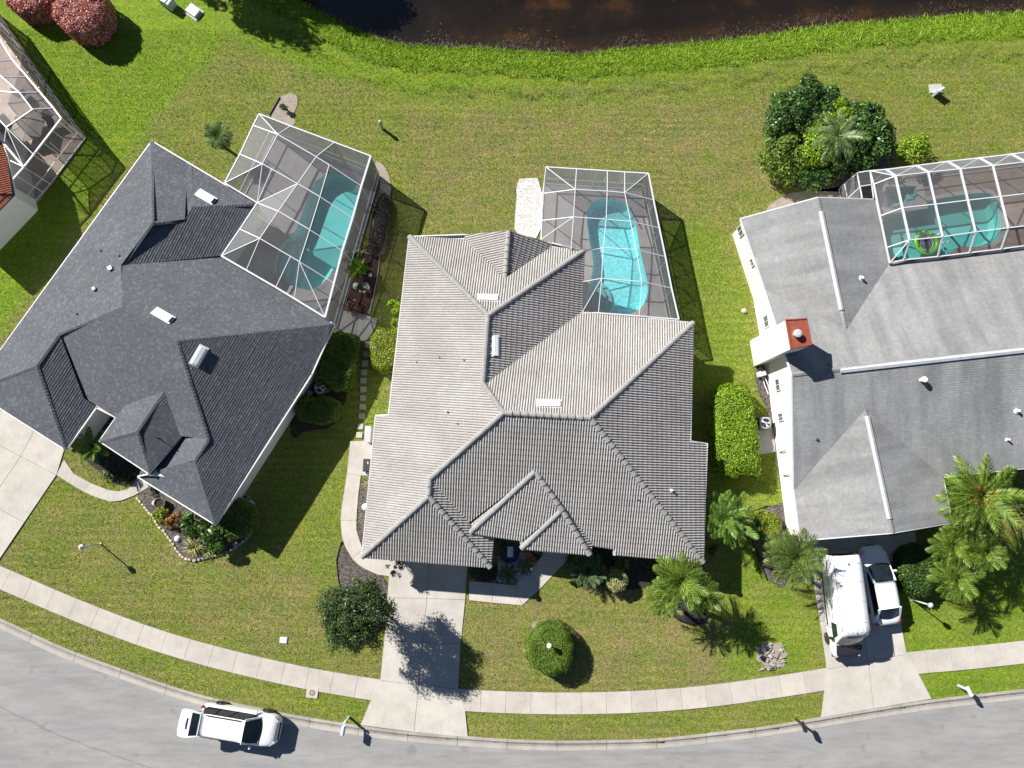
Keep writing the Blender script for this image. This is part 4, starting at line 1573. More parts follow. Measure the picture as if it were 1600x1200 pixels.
def on_roof(hs, px, py):
    """height of the roof seen at a pixel"""
    best = None
    for names, ref, p in hs.faces:
        pts = [hs.pt[k] for k in names]
        a, b_, c = plane_fit(pts)
        q0 = P(px, py, 0)
        q = Vector((q0.x, q0.y)) / H
        z = (a * q.x * H + b_ * q.y * H + c) / (1 + a * q.x + b_ * q.y)
        w_ = P(px, py, z)
        if bool(in_poly(np.array([w_.x]), np.array([w_.y]), [(t.x, t.y) for t in pts])[0]):
            if best is None or z > best[0].z:
                g = Vector((a, b_))
                best = (w_, Vector((-a, -b_, 1)).normalized(), g)
    return best or (P(px, py, 4), Vector((0, 0, 1)), Vector((0, 0)))


def slot_vent(hs, px, py, dx, dy, length, width, ht, m_):
    """off-ridge vent: a low hood lying across the slope"""
    w_, n, g = on_roof(hs, px, py)
    a = P(px - dx, py - dy, w_.z)
    b_ = P(px + dx, py + dy, w_.z)
    d = (b_ - a)
    d = (d - n * d.dot(n)).normalized()
    s_ = n.cross(d)
    mb = MB(True)
    c = w_ + n * (ht * 0.5 + 0.03)
    vs = []
    for k in (-1, 1):
        for (y, z) in ((-0.5, -0.5), (-0.5, 0.25), (-0.3, 0.5), (0.3, 0.5), (0.5, 0.25), (0.5, -0.5)):
            vs.append(c + d * (k * length / 2) + s_ * (y * width) + n * (z * ht))
    fs = [(i, (i + 1) % 6, (i + 1) % 6 + 6, i + 6) for i in range(6)] + [(5, 4, 3, 2, 1, 0), (6, 7, 8, 9, 10, 11)]
    mb.add(vs, fs)
    o = mb.build('roof_vent', m_, hs.root)
    e = MB(True).beam(w_ + d * (length / 2 + 0.01) + n * (ht * 0.45 + 0.02), w_ + d * (length / 2 + 0.03) + n * (ht * 0.45 + 0.02), width * 0.7, ht * 0.6, n)
    e.build('vent_mouth', 'black_plastic', o)
    f_ = MB(True).beam(w_ - d * (length / 2 + 0.1) + n * 0.05, w_ + d * (length / 2 + 0.1) + n * 0.05, width + 0.16, 0.02, n)
    f_.build('flashing', m_, o)


def pipe_vent(hs, px, py, r_, h_, m_, cap=True):
    w_, n, g = on_roof(hs, px, py)
    mb = MB(True).tube([w_ - Vector((0, 0, 0.1)), w_ + Vector((0, 0, h_))], r_, 10)
    o = mb.build('vent_pipe', m_, hs.root)
    MB(True).tube([w_ + Vector((0, 0, 0.0)), w_ + Vector((0, 0, 0.07))], [r_ * 2.1, r_ * 1.1], 10).build('pipe_boot', m_, o)


slot_vent(A, 763, 466, 16, 0, 1.15, 0.40, 0.13, 'vent_white')
slot_vent(A, 774, 541, 0, 16, 1.15, 0.40, 0.13, 'vent_white')
slot_vent(A, 858, 631, 16, 0, 1.25, 0.40, 0.13, 'vent_white')
pipe_vent(A, 698, 643, 0.07, 0.22, 'light_grey_metal')
pipe_vent(A, 1048, 766, 0.075, 0.25, 'vent_white')
for x, y in ((687, 559), (725, 563), (715, 662), (651, 566), (997, 781)):
    pipe_vent(A, x, y, 0.035, 0.16, 'dark_pipe')

# ---- left house, charcoal shingles
B = House('shingled_house', 'left house with dark charcoal shingle roof and white gutters', (260, 540))
B.node(nc=(237, 221, 2.75), wc=(-44, 609, 2.75), gs=(102.5, 702, 2.75), k1=(150, 636, 2.75), G=(57, 571.5), g2=(93, 521), gv=(132, 622), k2=(182, 652, 2.75),
       pw=(156, 689, 3.15), k2p=(182, 652, 3.15), pv=(200, 627, 3.35), pa=(260, 606, 4.15), pq=(285, 681, 3.35), ph=(214, 674, 4.1), ps=(235, 741, 3.2), pe=(285, 681), pu=(226, 722, 2.72), m1=(191, 480, 5.45), m2=(276, 533, 5.6), m3=(325, 687, 3.95),
       m4=(304, 719, 3.9), sc=(336, 819, 2.75), sw=(216, 745, 2.75), sv=(262, 731, 3.0), ec=(521, 507, 2.75), u1=(191, 415), u2=(237.5, 349), v1=(291, 344), v2=(304, 325),
       e1=(400, 318, 2.75), ci=(346, 400, 2.75), t1=(291, 254), t2=(300, 259), c2=(360, 782, 2.75), k3=(486, 585, 2.75))
q_ = 0.42
B.face('wc nc u2 u1 m1 g2 G', 'wc nc', q_)
B.face('G wc gs', 'wc gs', q_)
B.face('G g2 gv k1 gs', 'gs k1', q_)
B.face('g2 m1 m2 m3 pe k2 gv', 'k1 k2', q_)
B.face('nc t1 v1 u2', 'nc e1', q_)
B.face('t2 e1 v2', 'nc e1', q_)
B.face('u2 v1 v2 e1 ci u1', 'e1 ci', q_)
B.face('u1 ci ec m2 m1', 'ci ec', q_)
B.face('m2 ec k3 c2 sc m4 m3', 'ec sc', q_)
B.face('m4 sc sw sv', 'sw sc', q_)
B.face('pa ph pw k2p pv', 'pw k2p', q_)
B.face('pa pq ps ph', 'ps pq', q_)
B.face('ph pw ps', 'pw ps', q_)
B.solve()
for k in ('t1', 't2'):
    B.nodes[k] = (B.nodes[k][0], B.nodes[k][1], 2.85)
B.nodes['pe'] = (285, 681, 3.0)
B.nodes['k3'] = (486, 585, 2.75)
B.face('t1 t2 v2 v1', 't1 t2', 0.05)
B.face('m3 m4 sv pe', 'sv pe', 0.4)
B.face('pe sv sw pu', 'sw sv', 0.1)
B.nodes['sv'] = (262, 731, 3.0)
B.roof('shingle', 'tile_underlay', 'charcoal_shingles')
B.caps([('nc', 'u2'), ('u2', 'u1'), ('g2', 'm1'), ('g2', 'G'), ('G', 'wc'), ('G', 'gs'), ('m1', 'm2'), ('m2', 'ec'), ('m2', 'm3'), ('m3', 'm4'), ('m4', 'sc'),
        ('u2', 'v1'), ('v2', 'e1'), ('v1', 'v2'), ('pa', 'ph'), ('ph', 'pw'), ('ph', 'ps')], 'shingle', 'charcoal_shingles')
B.walls('nc e1 ci ec k3 c2 sc sw ps pw k2 k1 gs wc', 'white_stucco', 0.35)
slot_vent(B, 322, 308, 14, 8, 1.1, 0.42, 0.16, 'vent_metal')
slot_vent(B, 255, 493.5, 14, 8, 1.1, 0.42, 0.16, 'vent_metal')
slot_vent(B, 311, 556, -8, 14, 1.1, 0.42, 0.22, 'vent_metal')
for x, y, r_ in ((174, 420, 0.12), (149, 452, 0.09)):
    w_, n, g = on_roof(B, x, y)
    MB(True).box(w_ + Vector((0, 0, 0.12)), (r_ * 2, r_ * 2, 0.2), 0.5).build('square_vent', 'vent_metal', B.root)
for x, y in ((158, 392), (187, 400), (121, 491)):
    pipe_vent(B, x, y, 0.045, 0.12, 'dark_pipe')
pipe_vent(B, 249, 685, 0.03, 0.5, 'dark_pipe')

# ---- right house, pale grey shingles
C = House('shingled_house', 'right house with pale streaked grey shingle roof and white side wall', (1400, 640))
C.node(nw=(1158, 342, 2.5), na=(1278, 309), ne=(1366, 312, 2.5), ci=(1390, 410, 2.5), wv=(1196, 453, 2.5), nr=(1322, 516), wa=(1238, 585), re=(1780, 525),
       cE=(1780, 364, 2.5), ws=(1241, 764, 2.5), fa=(1352, 640), fr=(1395, 832), sw=(1251, 844, 2.5), se=(1487, 816, 2.5), fe=(1473, 745, 2.5),
       e1=(1588, 732, 2.5), e2=(1606, 744), e3=(1780, 719, 2.5))
C.face('nw na nr wv', 'nw wv', 0.29)
C.face('na ne ci nr', 'ne ci', 0.29)
C.face('wv nr ci cE re wa', 'ci cE', 0.29)
C.face('wa re e3 e1 fe fa ws', 'fe e1', 0.29)
C.face('fa fr sw ws', 'ws sw', 0.29)
C.face('fa fr se fe', 'fe se', 0.29)
C.nodes['wv'] = (1196, 453, 2.65)
C.roof('shingle', 'tile_underlay', 'grey_shingles')
C.caps([('na', 'nr'), ('wa', 're'), ('fa', 'fr')], 'shingle', 'grey_shingles')
C.walls('nw na ne ci cE re e3 e1 fe se fr sw ws wa wv', 'cream_stucco', 0.16, m_fascia='white_aluminium')


def long_vent(hs, p0, p1, name='ridge_vent'):
    a, n, g = on_roof(hs, p0[0] - 1, p0[1])
    b_, n2, g = on_roof(hs, p1[0] - 1, p1[1])
    A_, B_ = P(p0[0], p0[1], a.z + 0.05), P(p1[0], p1[1], b_.z + 0.05)
    d = (B_ - A_).normalized()
    s_ = d.cross(Vector((0, 0, 1))).normalized()
    up = Vector((0, 0, 1))
    mb = MB(True)
    vs = []
    for q in (A_, B_):
        for (y, z) in ((-0.15, -0.03), (-0.15, 0.0), (0, 0.06), (0.15, 0.0), (0.15, -0.03)):
            vs.append(q + s_ * y + up * z)
    mb.add(vs, [(i, (i + 1) % 5, (i + 1) % 5 + 5, i + 5) for i in range(5)] + [(4, 3, 2, 1, 0), (5, 6, 7, 8, 9)])
    mb.build(name, 'light_grey_metal', hs.root)


long_vent(C, (1283, 330), (1315, 484))
long_vent(C, (1355, 650), (1390, 811))
long_vent(C, (1313, 579), (1780, 527))
for x, y, r_ in ((1439, 594, 0.17),):
    w_, n, g = on_roof(C, x, y)
    MB(True).tube([w_, w_ + Vector((0, 0, 0.3))], r_ * 0.7, 14).tube([w_ + Vector((0, 0, 0.3)), w_ + Vector((0, 0, 0.4))], r_, 14).build('turbine_vent', 'vent_white', C.root)
for x, y, r_, h_, mm in ((1345, 435, 0.09, 0.25, 'vent_white'), (1588, 642, 0.09, 0.25, 'vent_white'), (1573, 687, 0.06, 0.25, 'vent_white'),
                         (1294, 570, 0.03, 0.2, 'dark_pipe'), (1277, 687, 0.05, 0.1, 'dark_pipe')):
    pipe_vent(C, x, y, r_, h_, mm)

# chimney on the gable wall: stucco chase with a rusted cap and a flue
ch = [P(1173, 537), P(1180, 574), None, None]
top = [P(1228, 500, 6.2), P(1236, 545, 6.2), P(1268, 539, 6.2), P(1260, 498, 6.2)]
mb = MB(True)
mb.prism([(p.x, p.y) for p in top], 0, 6.16)
chim = mb.build('chimney', 'cream_stucco', C.root)
cx, cy = sum(p.x for p in top) / 4, sum(p.y for p in top) / 4
ol = offset_loop([(p.x, p.y) for p in top], 0.04)
MB(True).prism(ol, 6.165, 6.24).build('chimney_cap', 'rust_cap', chim)
mb = MB(True)
n4 = len(ol)
inn = offset_loop(ol, -0.05)
for i in range(4):
    j = (i + 1) % 4
    mb.beam((inn[i][0], inn[i][1], 6.26), (inn[j][0], inn[j][1], 6.26), 0.05, 0.06)
mb.build('cap_rim', 'rust_cap', chim)
f0 = P(1246, 521, 6.5)
MB(True).lathe((f0.x, f0.y, 6.2), [(0.17, 0), (0.17, 0.26), (0.23, 0.28), (0.23, 0.40), (0.12, 0.44)], 18).build('flue', 'light_grey_metal', chim)

# windows on the gable side wall of the right house
def wall_window(hs, px, py, z, wd, ht, ang, depth=0.05):
    c = P(px, py, z)
    d = Vector((math.cos(ang), math.sin(ang), 0))
    nrm = Vector((-d.y, d.x, 0))
    if nrm.x > 0:
        nrm = -nrm
    w_ = hs.pt
    o = MB(True)
    f_ = MB(True)
    up = Vector((0, 0, 1))
    for q in (-1, 1):
        f_.beam(c + d * (q * wd / 2) - up * ht / 2, c + d * (q * wd / 2) + up * ht / 2, 0.06, 0.10, nrm)
        f_.beam(c - d * wd / 2 + up * (q * ht / 2), c + d * wd / 2 + up * (q * ht / 2), 0.10, 0.06)
    f_.beam(c - d * wd / 2, c + d * wd / 2, 0.08, 0.04)
    fr = f_.build('window', 'white_aluminium', hs.root)
    vs = [c - d * wd / 2 - up * ht / 2, c + d * wd / 2 - up * ht / 2, c + d * wd / 2 + up * ht / 2, c - d * wd / 2 + up * ht / 2]
    o.quad(*vs)
    o.build('pane', 'window_glass', fr)


iw = offset_loop([(C.pt[k].x, C.pt[k].y) for k in 'nw na ne ci cE re e3 e1 fe se fr sw ws wa wv'.split()], -0.16)
_nm = 'nw na ne ci cE re e3 e1 fe se fr sw ws wa wv'.split()


def wall_at(i0, i1, t, z, wd, ht):
    a, b_ = Vector(iw[_nm.index(i0)]), Vector(iw[_nm.index(i1)])
    p = a.lerp(b_, t)
    d = (b_ - a).normalized()
    nrm = Vector((d.y, -d.x))
    if nrm.x > 0:
        nrm = -nrm
    c = Vector((p.x + nrm.x * 0.03, p.y + nrm.y * 0.03, z))
    up = Vector((0, 0, 1))
    d3 = Vector((d.x, d.y, 0))
    n3_ = Vector((nrm.x, nrm.y, 0))
    f_ = MB(True)
    for q in (-1, 1):
        f_.beam(c + d3 * (q * wd / 2) - up * ht / 2, c + d3 * (q * wd / 2) + up * ht / 2, 0.06, 0.08, n3_)
        f_.beam(c - d3 * wd / 2 + up * (q * ht / 2), c + d3 * wd / 2 + up * (q * ht / 2), 0.08, 0.06)
    f_.beam(c - up * ht / 2, c + up * ht / 2, 0.04, 0.06, n3_)
    fr = f_.build('window', 'white_aluminium', C.root)
    MB(True).quad(c - d3 * wd / 2 - up * ht / 2, c + d3 * wd / 2 - up * ht / 2, c + d3 * wd / 2 + up * ht / 2, c - d3 * wd / 2 + up * ht / 2).build('pane', 'window_glass', fr)


wall_at('wv', 'nw', 0.93, 1.5, 0.6, 0.8)
wall_at('wv', 'nw', 0.45, 1.7, 0.45, 0.5)
wall_at('wa', 'wv', 0.68, 1.6, 0.7, 0.8)
wall_at('ws', 'wa', 0.96, 1.7, 0.7, 0.7)
wall_at('ws', 'wa', 0.66, 1.5, 0.45, 0.8)
for t, z, ln in ((0.34, 1.2, 0.5), (0.12, 1.3, 0.4)):
    a, b_ = Vector(iw[_nm.index('ws')]), Vector(iw[_nm.index('wa')])
    p = a.lerp(b_, t)
    MB(True).tube([(p.x - 0.04, p.y, z - 0.6), (p.x - 0.10, p.y, z), (p.x - 0.10, p.y + 0.05, z + 0.5)], 0.025, 6).build('wall_pipe', 'dark_pipe', C.root)

# ---- far-left house: only a terracotta corner and a white wall show
D = House('tile_roofed_house', 'corner of a white house with orange barrel tiles at the left edge', (-30, 320))
D.node(a=(0, 217, 2.7), b=(22, 305, 2.7), c=(-60, 390, 2.7), d=(-160, 300, 2.7), e=(-70, 300), f=(-200, 200, 2.7), g=(-100, 100, 2.7), h=(-110, 210), k=(11, 246, 2.7))
D.face('a k b e h', 'a b', 0.4)
D.face('b c e', 'b c', 0.4)
D.face('c d e', 'c d', 0.4)
D.face('a g f d e h', 'f g', 0.15)
D.roof('tile', 'tile_underlay', 'terracotta_tile')
D.walls('a k b c d f g', 'white_stucco', 0.25, gutters=False)
wl = MB(True).prism([(p.x, p.y) for p in (P(54, 324), P(20, 351), P(-30, 380), P(-60, 300), P(20, 286))], 0, 2.35)
wl.build('wall', 'white_stucco', D.root, label='curved white garden room wall below the tiles')

# ------------------------------------------------------------------ pools
def pool(name, label, outline, depth, m_in, deck_z, coping='pool_deck_grey', wdrop=0.12, lab_water=None, cop_w=0.28):
    c = Vector((sum(p[0] for p in outline) / len(outline), sum(p[1] for p in outline) / len(outline), 0))
    root = thing(name, (c.x, c.y, 0), label, 'pool')
    n = len(outline)
    area = sum(outline[i][0] * outline[(i + 1) % n][1] - outline[(i + 1) % n][0] * outline[i][1] for i in range(n))
    ol = outline if area > 0 else outline[::-1]
    rings = [(0.0, deck_z - 0.002), (0.0, -0.7 * depth), (-0.25, -depth)]
    mb = MB(True)
    vs, fs = [], []
    for off, z in rings:
        vs += [(p[0], p[1], z) for p in (offset_loop(ol, off) if off else ol)]
    for r_ in range(len(rings) - 1):
        for i in range(n):
            j = (i + 1) % n
            fs.append((r_ * n + j, r_ * n + i, (r_ + 1) * n + i, (r_ + 1) * n + j))
    mb.add(vs, fs)
    mb.poly([(p[0], p[1], -depth) for p in offset_loop(ol, -0.25)])
    mb.build('basin', m_in, root, smooth=False)
    MB(True).prism(offset_loop(ol, cop_w), -0.02, deck_z + 0.012, hole=ol).build('coping', coping, root)
    MB(True).poly([(p[0], p[1], deck_z - wdrop) for p in offset_loop(ol, 0.01)]).build('water', 'pool_water', root)
    return root


def deck(name, px, holes, material, z):
    pts = wcurve(px, z)
    HARD.append(pts)
    hs = [offset_loop(h, 0.2) for h in holes]
    if len(hs) == 1:
        o = MB().prism(pts, -0.05, z, hole=hs[0]).build(name, material)
    else:
        loops = [[Vector((p[0], p[1], 0)) for p in pts]] + [[Vector((p[0], p[1], 0)) for p in h] for h in hs]
        flat = [p for l in loops for p in l]
        mb = MB()
        tris = []
        for t in tessellate_polygon(loops):
            a, b_, c = (flat[i] for i in t)
            tris.append(t if (b_ - a).cross(c - a).z > 0 else (t[0], t[2], t[1]))
        mb.add([(p.x, p.y, z) for p in flat], tris)
        o = mb.build(name, material)
    return tag(o, kind='structure')


deck('pool_deck', [(849, 289), (1004, 296), (1044, 503), (1010, 510), (890, 500), (870, 430), (843, 415)], [POOL_MAIN], 'pool_deck_grey', 0.04)
deck('pool_deck', [(430, 214), (595, 276), (529, 514), (500, 510), (368, 425), (380, 395), (418, 340), (400, 318), (375, 305)], [POOL_LEFT], 'grey_deck', 0.04)
deck('pool_deck', [(1340, 285), (1600, 252), (1900, 215), (1900, 400), (1390, 425), (1362, 330)], [POOL_RIGHT, SPA_RIGHT], 'tan_planks', 0.04)
deck('patio', [(-160, -80), (-30, -20), (134, 217), (79, 291), (54, 324), (-20, 330), (-160, 250)], [], 'salmon_pavers', 0.04)

pm_ = pool('kidney_pool', 'bright turquoise kidney-shaped pool inside the middle screen cage', POOL_MAIN, 0.75, 'aqua_plaster', 0.04)
# curved entry steps in the lower left lobe
c0 = P(916, 468, 0)
for k, (rad, z) in enumerate(((1.75, -0.58), (1.38, -0.42), (1.0, -0.27))):
    a0, a1 = R(-75), R(50)
    pts = [(c0.x - 0.4, c0.y - 0.6), ] + [(c0.x + rad * math.cos(a0 + (a1 - a0) * i / 14), c0.y + rad * math.sin(a0 + (a1 - a0) * i / 14)) for i in range(15)] + [(c0.x - 0.1, c0.y + 0.5)]
    # keep the step inside the basin outline
    inn = offset_loop(POOL_MAIN, -0.02)
    pts = [p for p in pts]
    cl = []
    for p in pts:
        q = Vector((p[0], p[1]))
        if not bool(in_poly(np.array([q.x]), np.array([q.y]), inn)[0]):
            q = Vector(min(inn, key=lambda t: (t[0] - q.x) ** 2 + (t[1] - q.y) ** 2))
        cl.append((q.x, q.y))
    MB(True).prism(cl, -0.74, z).build('step', 'step_plaster', pm_)
    MB(True).tube([(p[0], p[1], z + 0.012) for p in cl[1:-1]], 0.025, 5).build('step_edge', 'teal_plaster', pm_)
hr = MB(True)
q1, q2 = P(936, 452), P(940, 462)
for q in (q1, q2):
    hr.tube([(q.x - 0.5, q.y + 0.3, 0.0), (q.x - 0.45, q.y + 0.27, 0.75), (q.x - 0.2, q.y + 0.1, 0.85), (q.x + 0.35, q.y - 0.1, 0.35), (q.x + 0.5, q.y - 0.2, -0.5)], 0.028, 7)
hr.build('handrail', 'white_aluminium', pm_, smooth=True)
sk = MB(True)
q = P(987, 352)
pass

pl_ = pool('angular_pool', 'long dim teal pool with an angular end inside the left screen cage', POOL_LEFT, 0.95, 'teal_plaster', 0.04, coping='grey_deck')
# wide shallow shelves at the lower end
for z, px in ((-0.72, [(466, 362), (452, 374), (440, 385), (427, 421), (441, 440), (466, 449), (474, 420), (480, 385)]),
              (-0.5, [(458, 371), (440, 387), (430, 421), (442, 439), (456, 443), (462, 410), (468, 382)]),
              (-0.3, [(452, 376), (441, 388), (432, 421), (442, 436), (447, 437), (451, 408), (457, 386)])):
    pts = [(x, y) for x, y in offset_loop(wcurve(px, 0), -0.06)]
    MB(True).prism(pts, -0.94, z).build('step', 'teal_plaster', pl_)

pr_ = pool('free_form_pool', 'teal pool with a rounded right end and a floating tube in the right cage', POOL_RIGHT, 0.9, 'green_plaster', 0.04, coping='pool_deck_grey')
sp_ = pool('square_spa', 'small square spa with pale surround above the right pool', SPA_RIGHT, 0.9, 'spa_plaster', 0.05, coping='pool_deck_grey', cop_w=0.5)
a = [Vector((p[0], p[1], 0)) for p in SPA_RIGHT]
cc = sum(a, Vector()) / 4
mb = MB(True)
mb.prism([(p.x, p.y) for p in a], -0.89, -0.40, hole=[tuple((cc + (p - cc) * 0.55)[:2]) for p in a])
mb.build('bench', 'step_plaster', sp_)
MB(True).prism([(p.x, p.y) for p in (P(1470, 404), P(1483, 396), P(1500, 384.5), P(1512, 386), P(1545, 386), P(1560, 400), P(1480, 415))], -0.02, 0.055).build('sun_shelf', 'tan_planks', pr_)


# ------------------------------------------------------------------ screen cages
def cage(name, label, loc_px, beams, panels, walls, w=0.045, h=0.065):
    root = thing(name, P(*loc_px), label, 'pool cage', 'screened pool enclosures')
    for b_ in beams:
        pts = b_[0]
        ww = b_[1] if len(b_) > 1 else w
        for i in range(len(pts) - 1):
            MB(True).beam(pts[i], pts[i + 1], ww, ww * 1.15).build('beam', 'white_aluminium', root)
    for pn in panels:
        mb = MB(True)
        vs = [Vector(p) for p in pn]
        if len(vs) == 4:
            mb.add(vs, [(0, 1, 2, 3)])
        else:
            mb.poly(vs)
        mb.build('screen_panel', 'insect_screen', root)
    for (a, b_, za, zb, n) in walls:
        # a, b_ are eave points; posts, a chair rail and screens down to the deck
        for i in range(n + 1):
            p = a.lerp(b_, i / n)
            z = za + (zb - za) * i / n
            MB(True).beam((p.x, p.y, 0.04), (p.x, p.y, z), 0.05, 0.05, (a - b_).normalized()).build('post', 'white_aluminium', root)
        for z in (0.075, 0.9):
            MB(True).beam((a.x, a.y, z), (b_.x, b_.y, z), 0.05, 0.055).build('rail', 'white_aluminium', root)
        for i in range(n):
            p, q = a.lerp(b_, i / n), a.lerp(b_, (i + 1) / n)
            z0, z1 = za + (zb - za) * i / n, za + (zb - za) * (i + 1) / n
            MB(True).quad((p.x, p.y, 0.05), (q.x, q.y, 0.05), (q.x, q.y, z1), (p.x, p.y, z0)).build('screen_panel', 'insect_screen', root)
    return root


def ZP(z):
    return lambda x, y: P(x, y, z)


# middle cage
e, r_ = ZP(2.6), ZP(3.25)
NW, NE = e(853, 261), e(1013, 271)
N1, N2, N3 = e(900.7, 264), e(949, 267), e(976, 269)
a_, b2, c_ = r_(898.7, 296), r_(948.7, 298.7), r_(976, 301)
E1, E2, E3, E4, SE = e(1021, 312.5), e(1030, 356), e(1039.5, 401), e(1049, 450), e(1060.5, 499)
W1, W2, W3 = e(847.5, 302.5), e(847, 344.5), e(846, 374)
T2a, T2m, T2b = r_(896, 339), r_(947, 342.5), r_(985, 346)
T3w, T3m, T3b = P(912.5, 392.5, 3.0), r_(942.5, 387), r_(994, 390)
T4w, T4m, T4b = P(911, 440, 3.0), r_(940, 435), r_(1002.5, 440)
Sw, Sm, Sb = P(909, 489, 3.0), P(935, 489, 3.02), P(999, 494, 3.02)
Xa = P(892, 391, 3.1)
W3i = P(870, 384, 3.0)
main_beams = [([NW, N1, N2, N3, NE], 0.075), ([NE, E1, E2, E3, E4, SE], 0.085), ([NW, W1, W2, W3],), ([W1, a_, b2, c_, E1],), ([W2, T2a, T2m, T2b, E2],),
              ([T3w, T3m, T3b, E3],), ([T4w, T4m, T4b, E4],), ([N1, a_, T2a, Xa],), ([N2, b2, T2m, T3m, T4m, Sm],), ([N3, c_, T2b, T3b, T4b, Sb],),
              ([NW, a_],), ([NE, c_],), ([W3, T2a],), ([Sw, T4m],), ([Sw, Sm, Sb, SE], 0.08)]
main_pan = [(NW, N1, a_), (N1, N2, b2, a_), (N2, N3, c_, b2), (N3, NE, c_), (NW, a_, W1), (NE, E1, c_), (W1, a_, T2a, W2), (a_, b2, T2m, T2a), (b2, c_, T2b, T2m),
            (c_, E1, E2, T2b), (W2, T2a, W3), (W3, T2a, Xa), (T2a, T2m, T3m, Xa), (Xa, T3m, T3w), (T2m, T2b, T3b, T3m), (T2b, E2, E3, T3b), (T3w, T3m, T4m, T4w), (T3m, T3b, T4b, T4m),
            (T3b, E3, E4, T4b), (T4w, T4m, Sw), (T4m, Sm, Sw), (T4m, T4b, Sb, Sm), (T4b, E4, SE, Sb)]
mc = cage('screen_cage', 'middle screened pool cage with white mansard frame over the turquoise pool', (930, 380), main_beams, main_pan,
          [(NW, NE, 2.6, 2.6, 4), (NE, SE, 2.6, 2.6, 5), (NW, W3, 2.6, 2.6, 2)])
for p, q in ((E1, T2b), (E2, T3b), (E3, T4b), (E4, Sb)):
    # knee braces from post to beam
    d = (q - p) * 0.22
    MB(True).beam((p.x, p.y, 1.75), (p.x + d.x, p.y + d.y, 2.65), 0.05, 0.06).build('knee_brace', 'white_aluminium', mc)
for p in (N2, N3):
    MB(True).beam((p.x, p.y, 1.8), (p.x - 0.25, p.y - 0.75, 2.75), 0.05, 0.06).build('knee_brace', 'white_aluminium', mc)
for k, p in enumerate([E1, E2, E3, E4]):
    q = (E2, E3, E4, SE)[k]
    a1_, b1_ = Vector((p.x, p.y, 2.5)), Vector((q.x, q.y, 0.95))
    MB(True).beam(b1_, a1_, 0.035, 0.04).build('cross_brace', 'white_aluminium', mc)

# left cage
e, r_ = ZP(3.0), ZP(3.6)
LA, LB, LC, LD, LE_, LF = e(405, 178), e(579.5, 244), P(508, 496, 2.95), P(346, 400, 2.9), P(402, 317, 2.9), P(351, 286, 2.95)
n1_, n2_, n3_, n4_ = r_(434, 210), r_(494, 245), r_(514.5, 257.5), e(564.8, 291)
w0 = e(396, 196)
w2_, r2a, r2b, r2c, r2e = e(375, 241), r_(410, 256), r_(465, 287), r_(500, 307.5), e(551, 341)
r3a, r3b, r3e = r_(435, 330), r_(484, 359), e(535, 392)
d4, r4a, r4b, r4e = P(375, 358, 2.95), r_(406, 372.5), r_(468, 409), e(522, 442.5)
nA, nB = e(454, 197), e(522.5, 222.5)
lb = [([LA, nA, nB, LB], 0.075), ([LB, n4_, r2e, r3e, r4e, LC], 0.11), ([LA, w0, w2_, LF], 0.08), ([LF, LE_], 0.08), ([LE_, d4, LD], 0.08), ([LD, P(385, 422.5, 2.92), P(431, 449, 2.93), LC], 0.10),
      ([w0, n1_, n2_, n3_, n4_],), ([w2_, r2a, r2b, r2c, r2e],), ([LE_, r3a, r3b, r3e],), ([d4, r4a, r4b, r4e],), ([n1_, r2a, LE_],), ([r2a.lerp(r2b, 0.27), LE_],),
      ([nB, n2_, r2b, r3a, r4a, P(385, 422.5, 2.92)],), ([n3_, r2c, r3b, r4b, P(460, 466, 2.93)],), ([P(454, 400.5, 3.58), P(431, 449, 2.93)],), ([LA, n1_],), ([nA, n1_],), ([r4b, LC],),
      ([LF, r2a],), ([LE_, r2b],), ([LD, r4a],)]
lp = [(LA, nA, n1_), (nA, nB, n2_, n1_), (nB, LB, n4_, n3_, n2_), (LA, n1_, w0), (w0, n1_, r2a, w2_), (w2_, r2a, LF), (LF, r2a, LE_), (n1_, n2_, r2b, r2a), (n2_, n3_, r2c, r2b),
      (n3_, n4_, r2e, r2c), (r2a, r2b, LE_), (LE_, r2b, r3a), (r2b, r2c, r3b, r3a), (r2c, r2e, r3e, r3b), (LE_, r3a, r4a, d4), (r3a, r3b, r4b, r4a), (r3b, r3e, r4e, r4b), (d4, r4a, LD),
      (LD, r4a, P(385, 422.5, 2.92)), (r4a, r4b, P(460, 466, 2.93), P(385, 422.5, 2.92)), (r4b, LC, P(460, 466, 2.93)), (r4b, r4e, LC)]
cage('screen_cage', 'left screened pool cage with white frame beside the charcoal roof', (480, 340), lb, lp,
     [(LA, LB, 3.0, 3.0, 3), (LB, LC, 3.0, 2.95, 5), (LA, LF, 3.0, 2.95, 3)])

# right cage: boxy trusses with knee panels
e, r_ = ZP(2.6), ZP(3.5)
tn = [(1384, 265), (1431, 259), (1480, 252.5), (1530, 247), (1580, 241), (1632, 234), (1684, 227)]
ti = [(1399, 275), (1450, 269), (1500, 264), (1551, 259), (1602, 253), (1655, 247), (1707, 241)]
ts = [(1421, 375), (1472.5, 370), (1524, 362.5), (1575, 356), (1626, 350), (1679, 344), (1731, 338)]
te = [(1412, 406), (1465, 401), (1514, 395), (1564, 389), (1615, 382), (1666, 376), (1718, 370)]
TN, TI, TS, TE = [e(*p) for p in tn], [r_(*p) for p in ti], [r_(*p) for p in ts], [P(p[0], p[1], 2.75) for p in te]
TM = [a.lerp(b_, 0.5) for a, b_ in zip(TI, TS)]
Nw, Sw2, A1, A2, M1 = e(1359, 267), P(1390, 411, 2.7), e(1339, 270), e(1365, 288), P(1375, 337.5, 2.75)
rb = []
for i in range(len(TN)):
    rb.append(([TN[i], TI[i]], 0.105))
    rb.append(([TI[i], TM[i], TS[i]], 0.105))
    rb.append(([TS[i], TE[i]], 0.09))
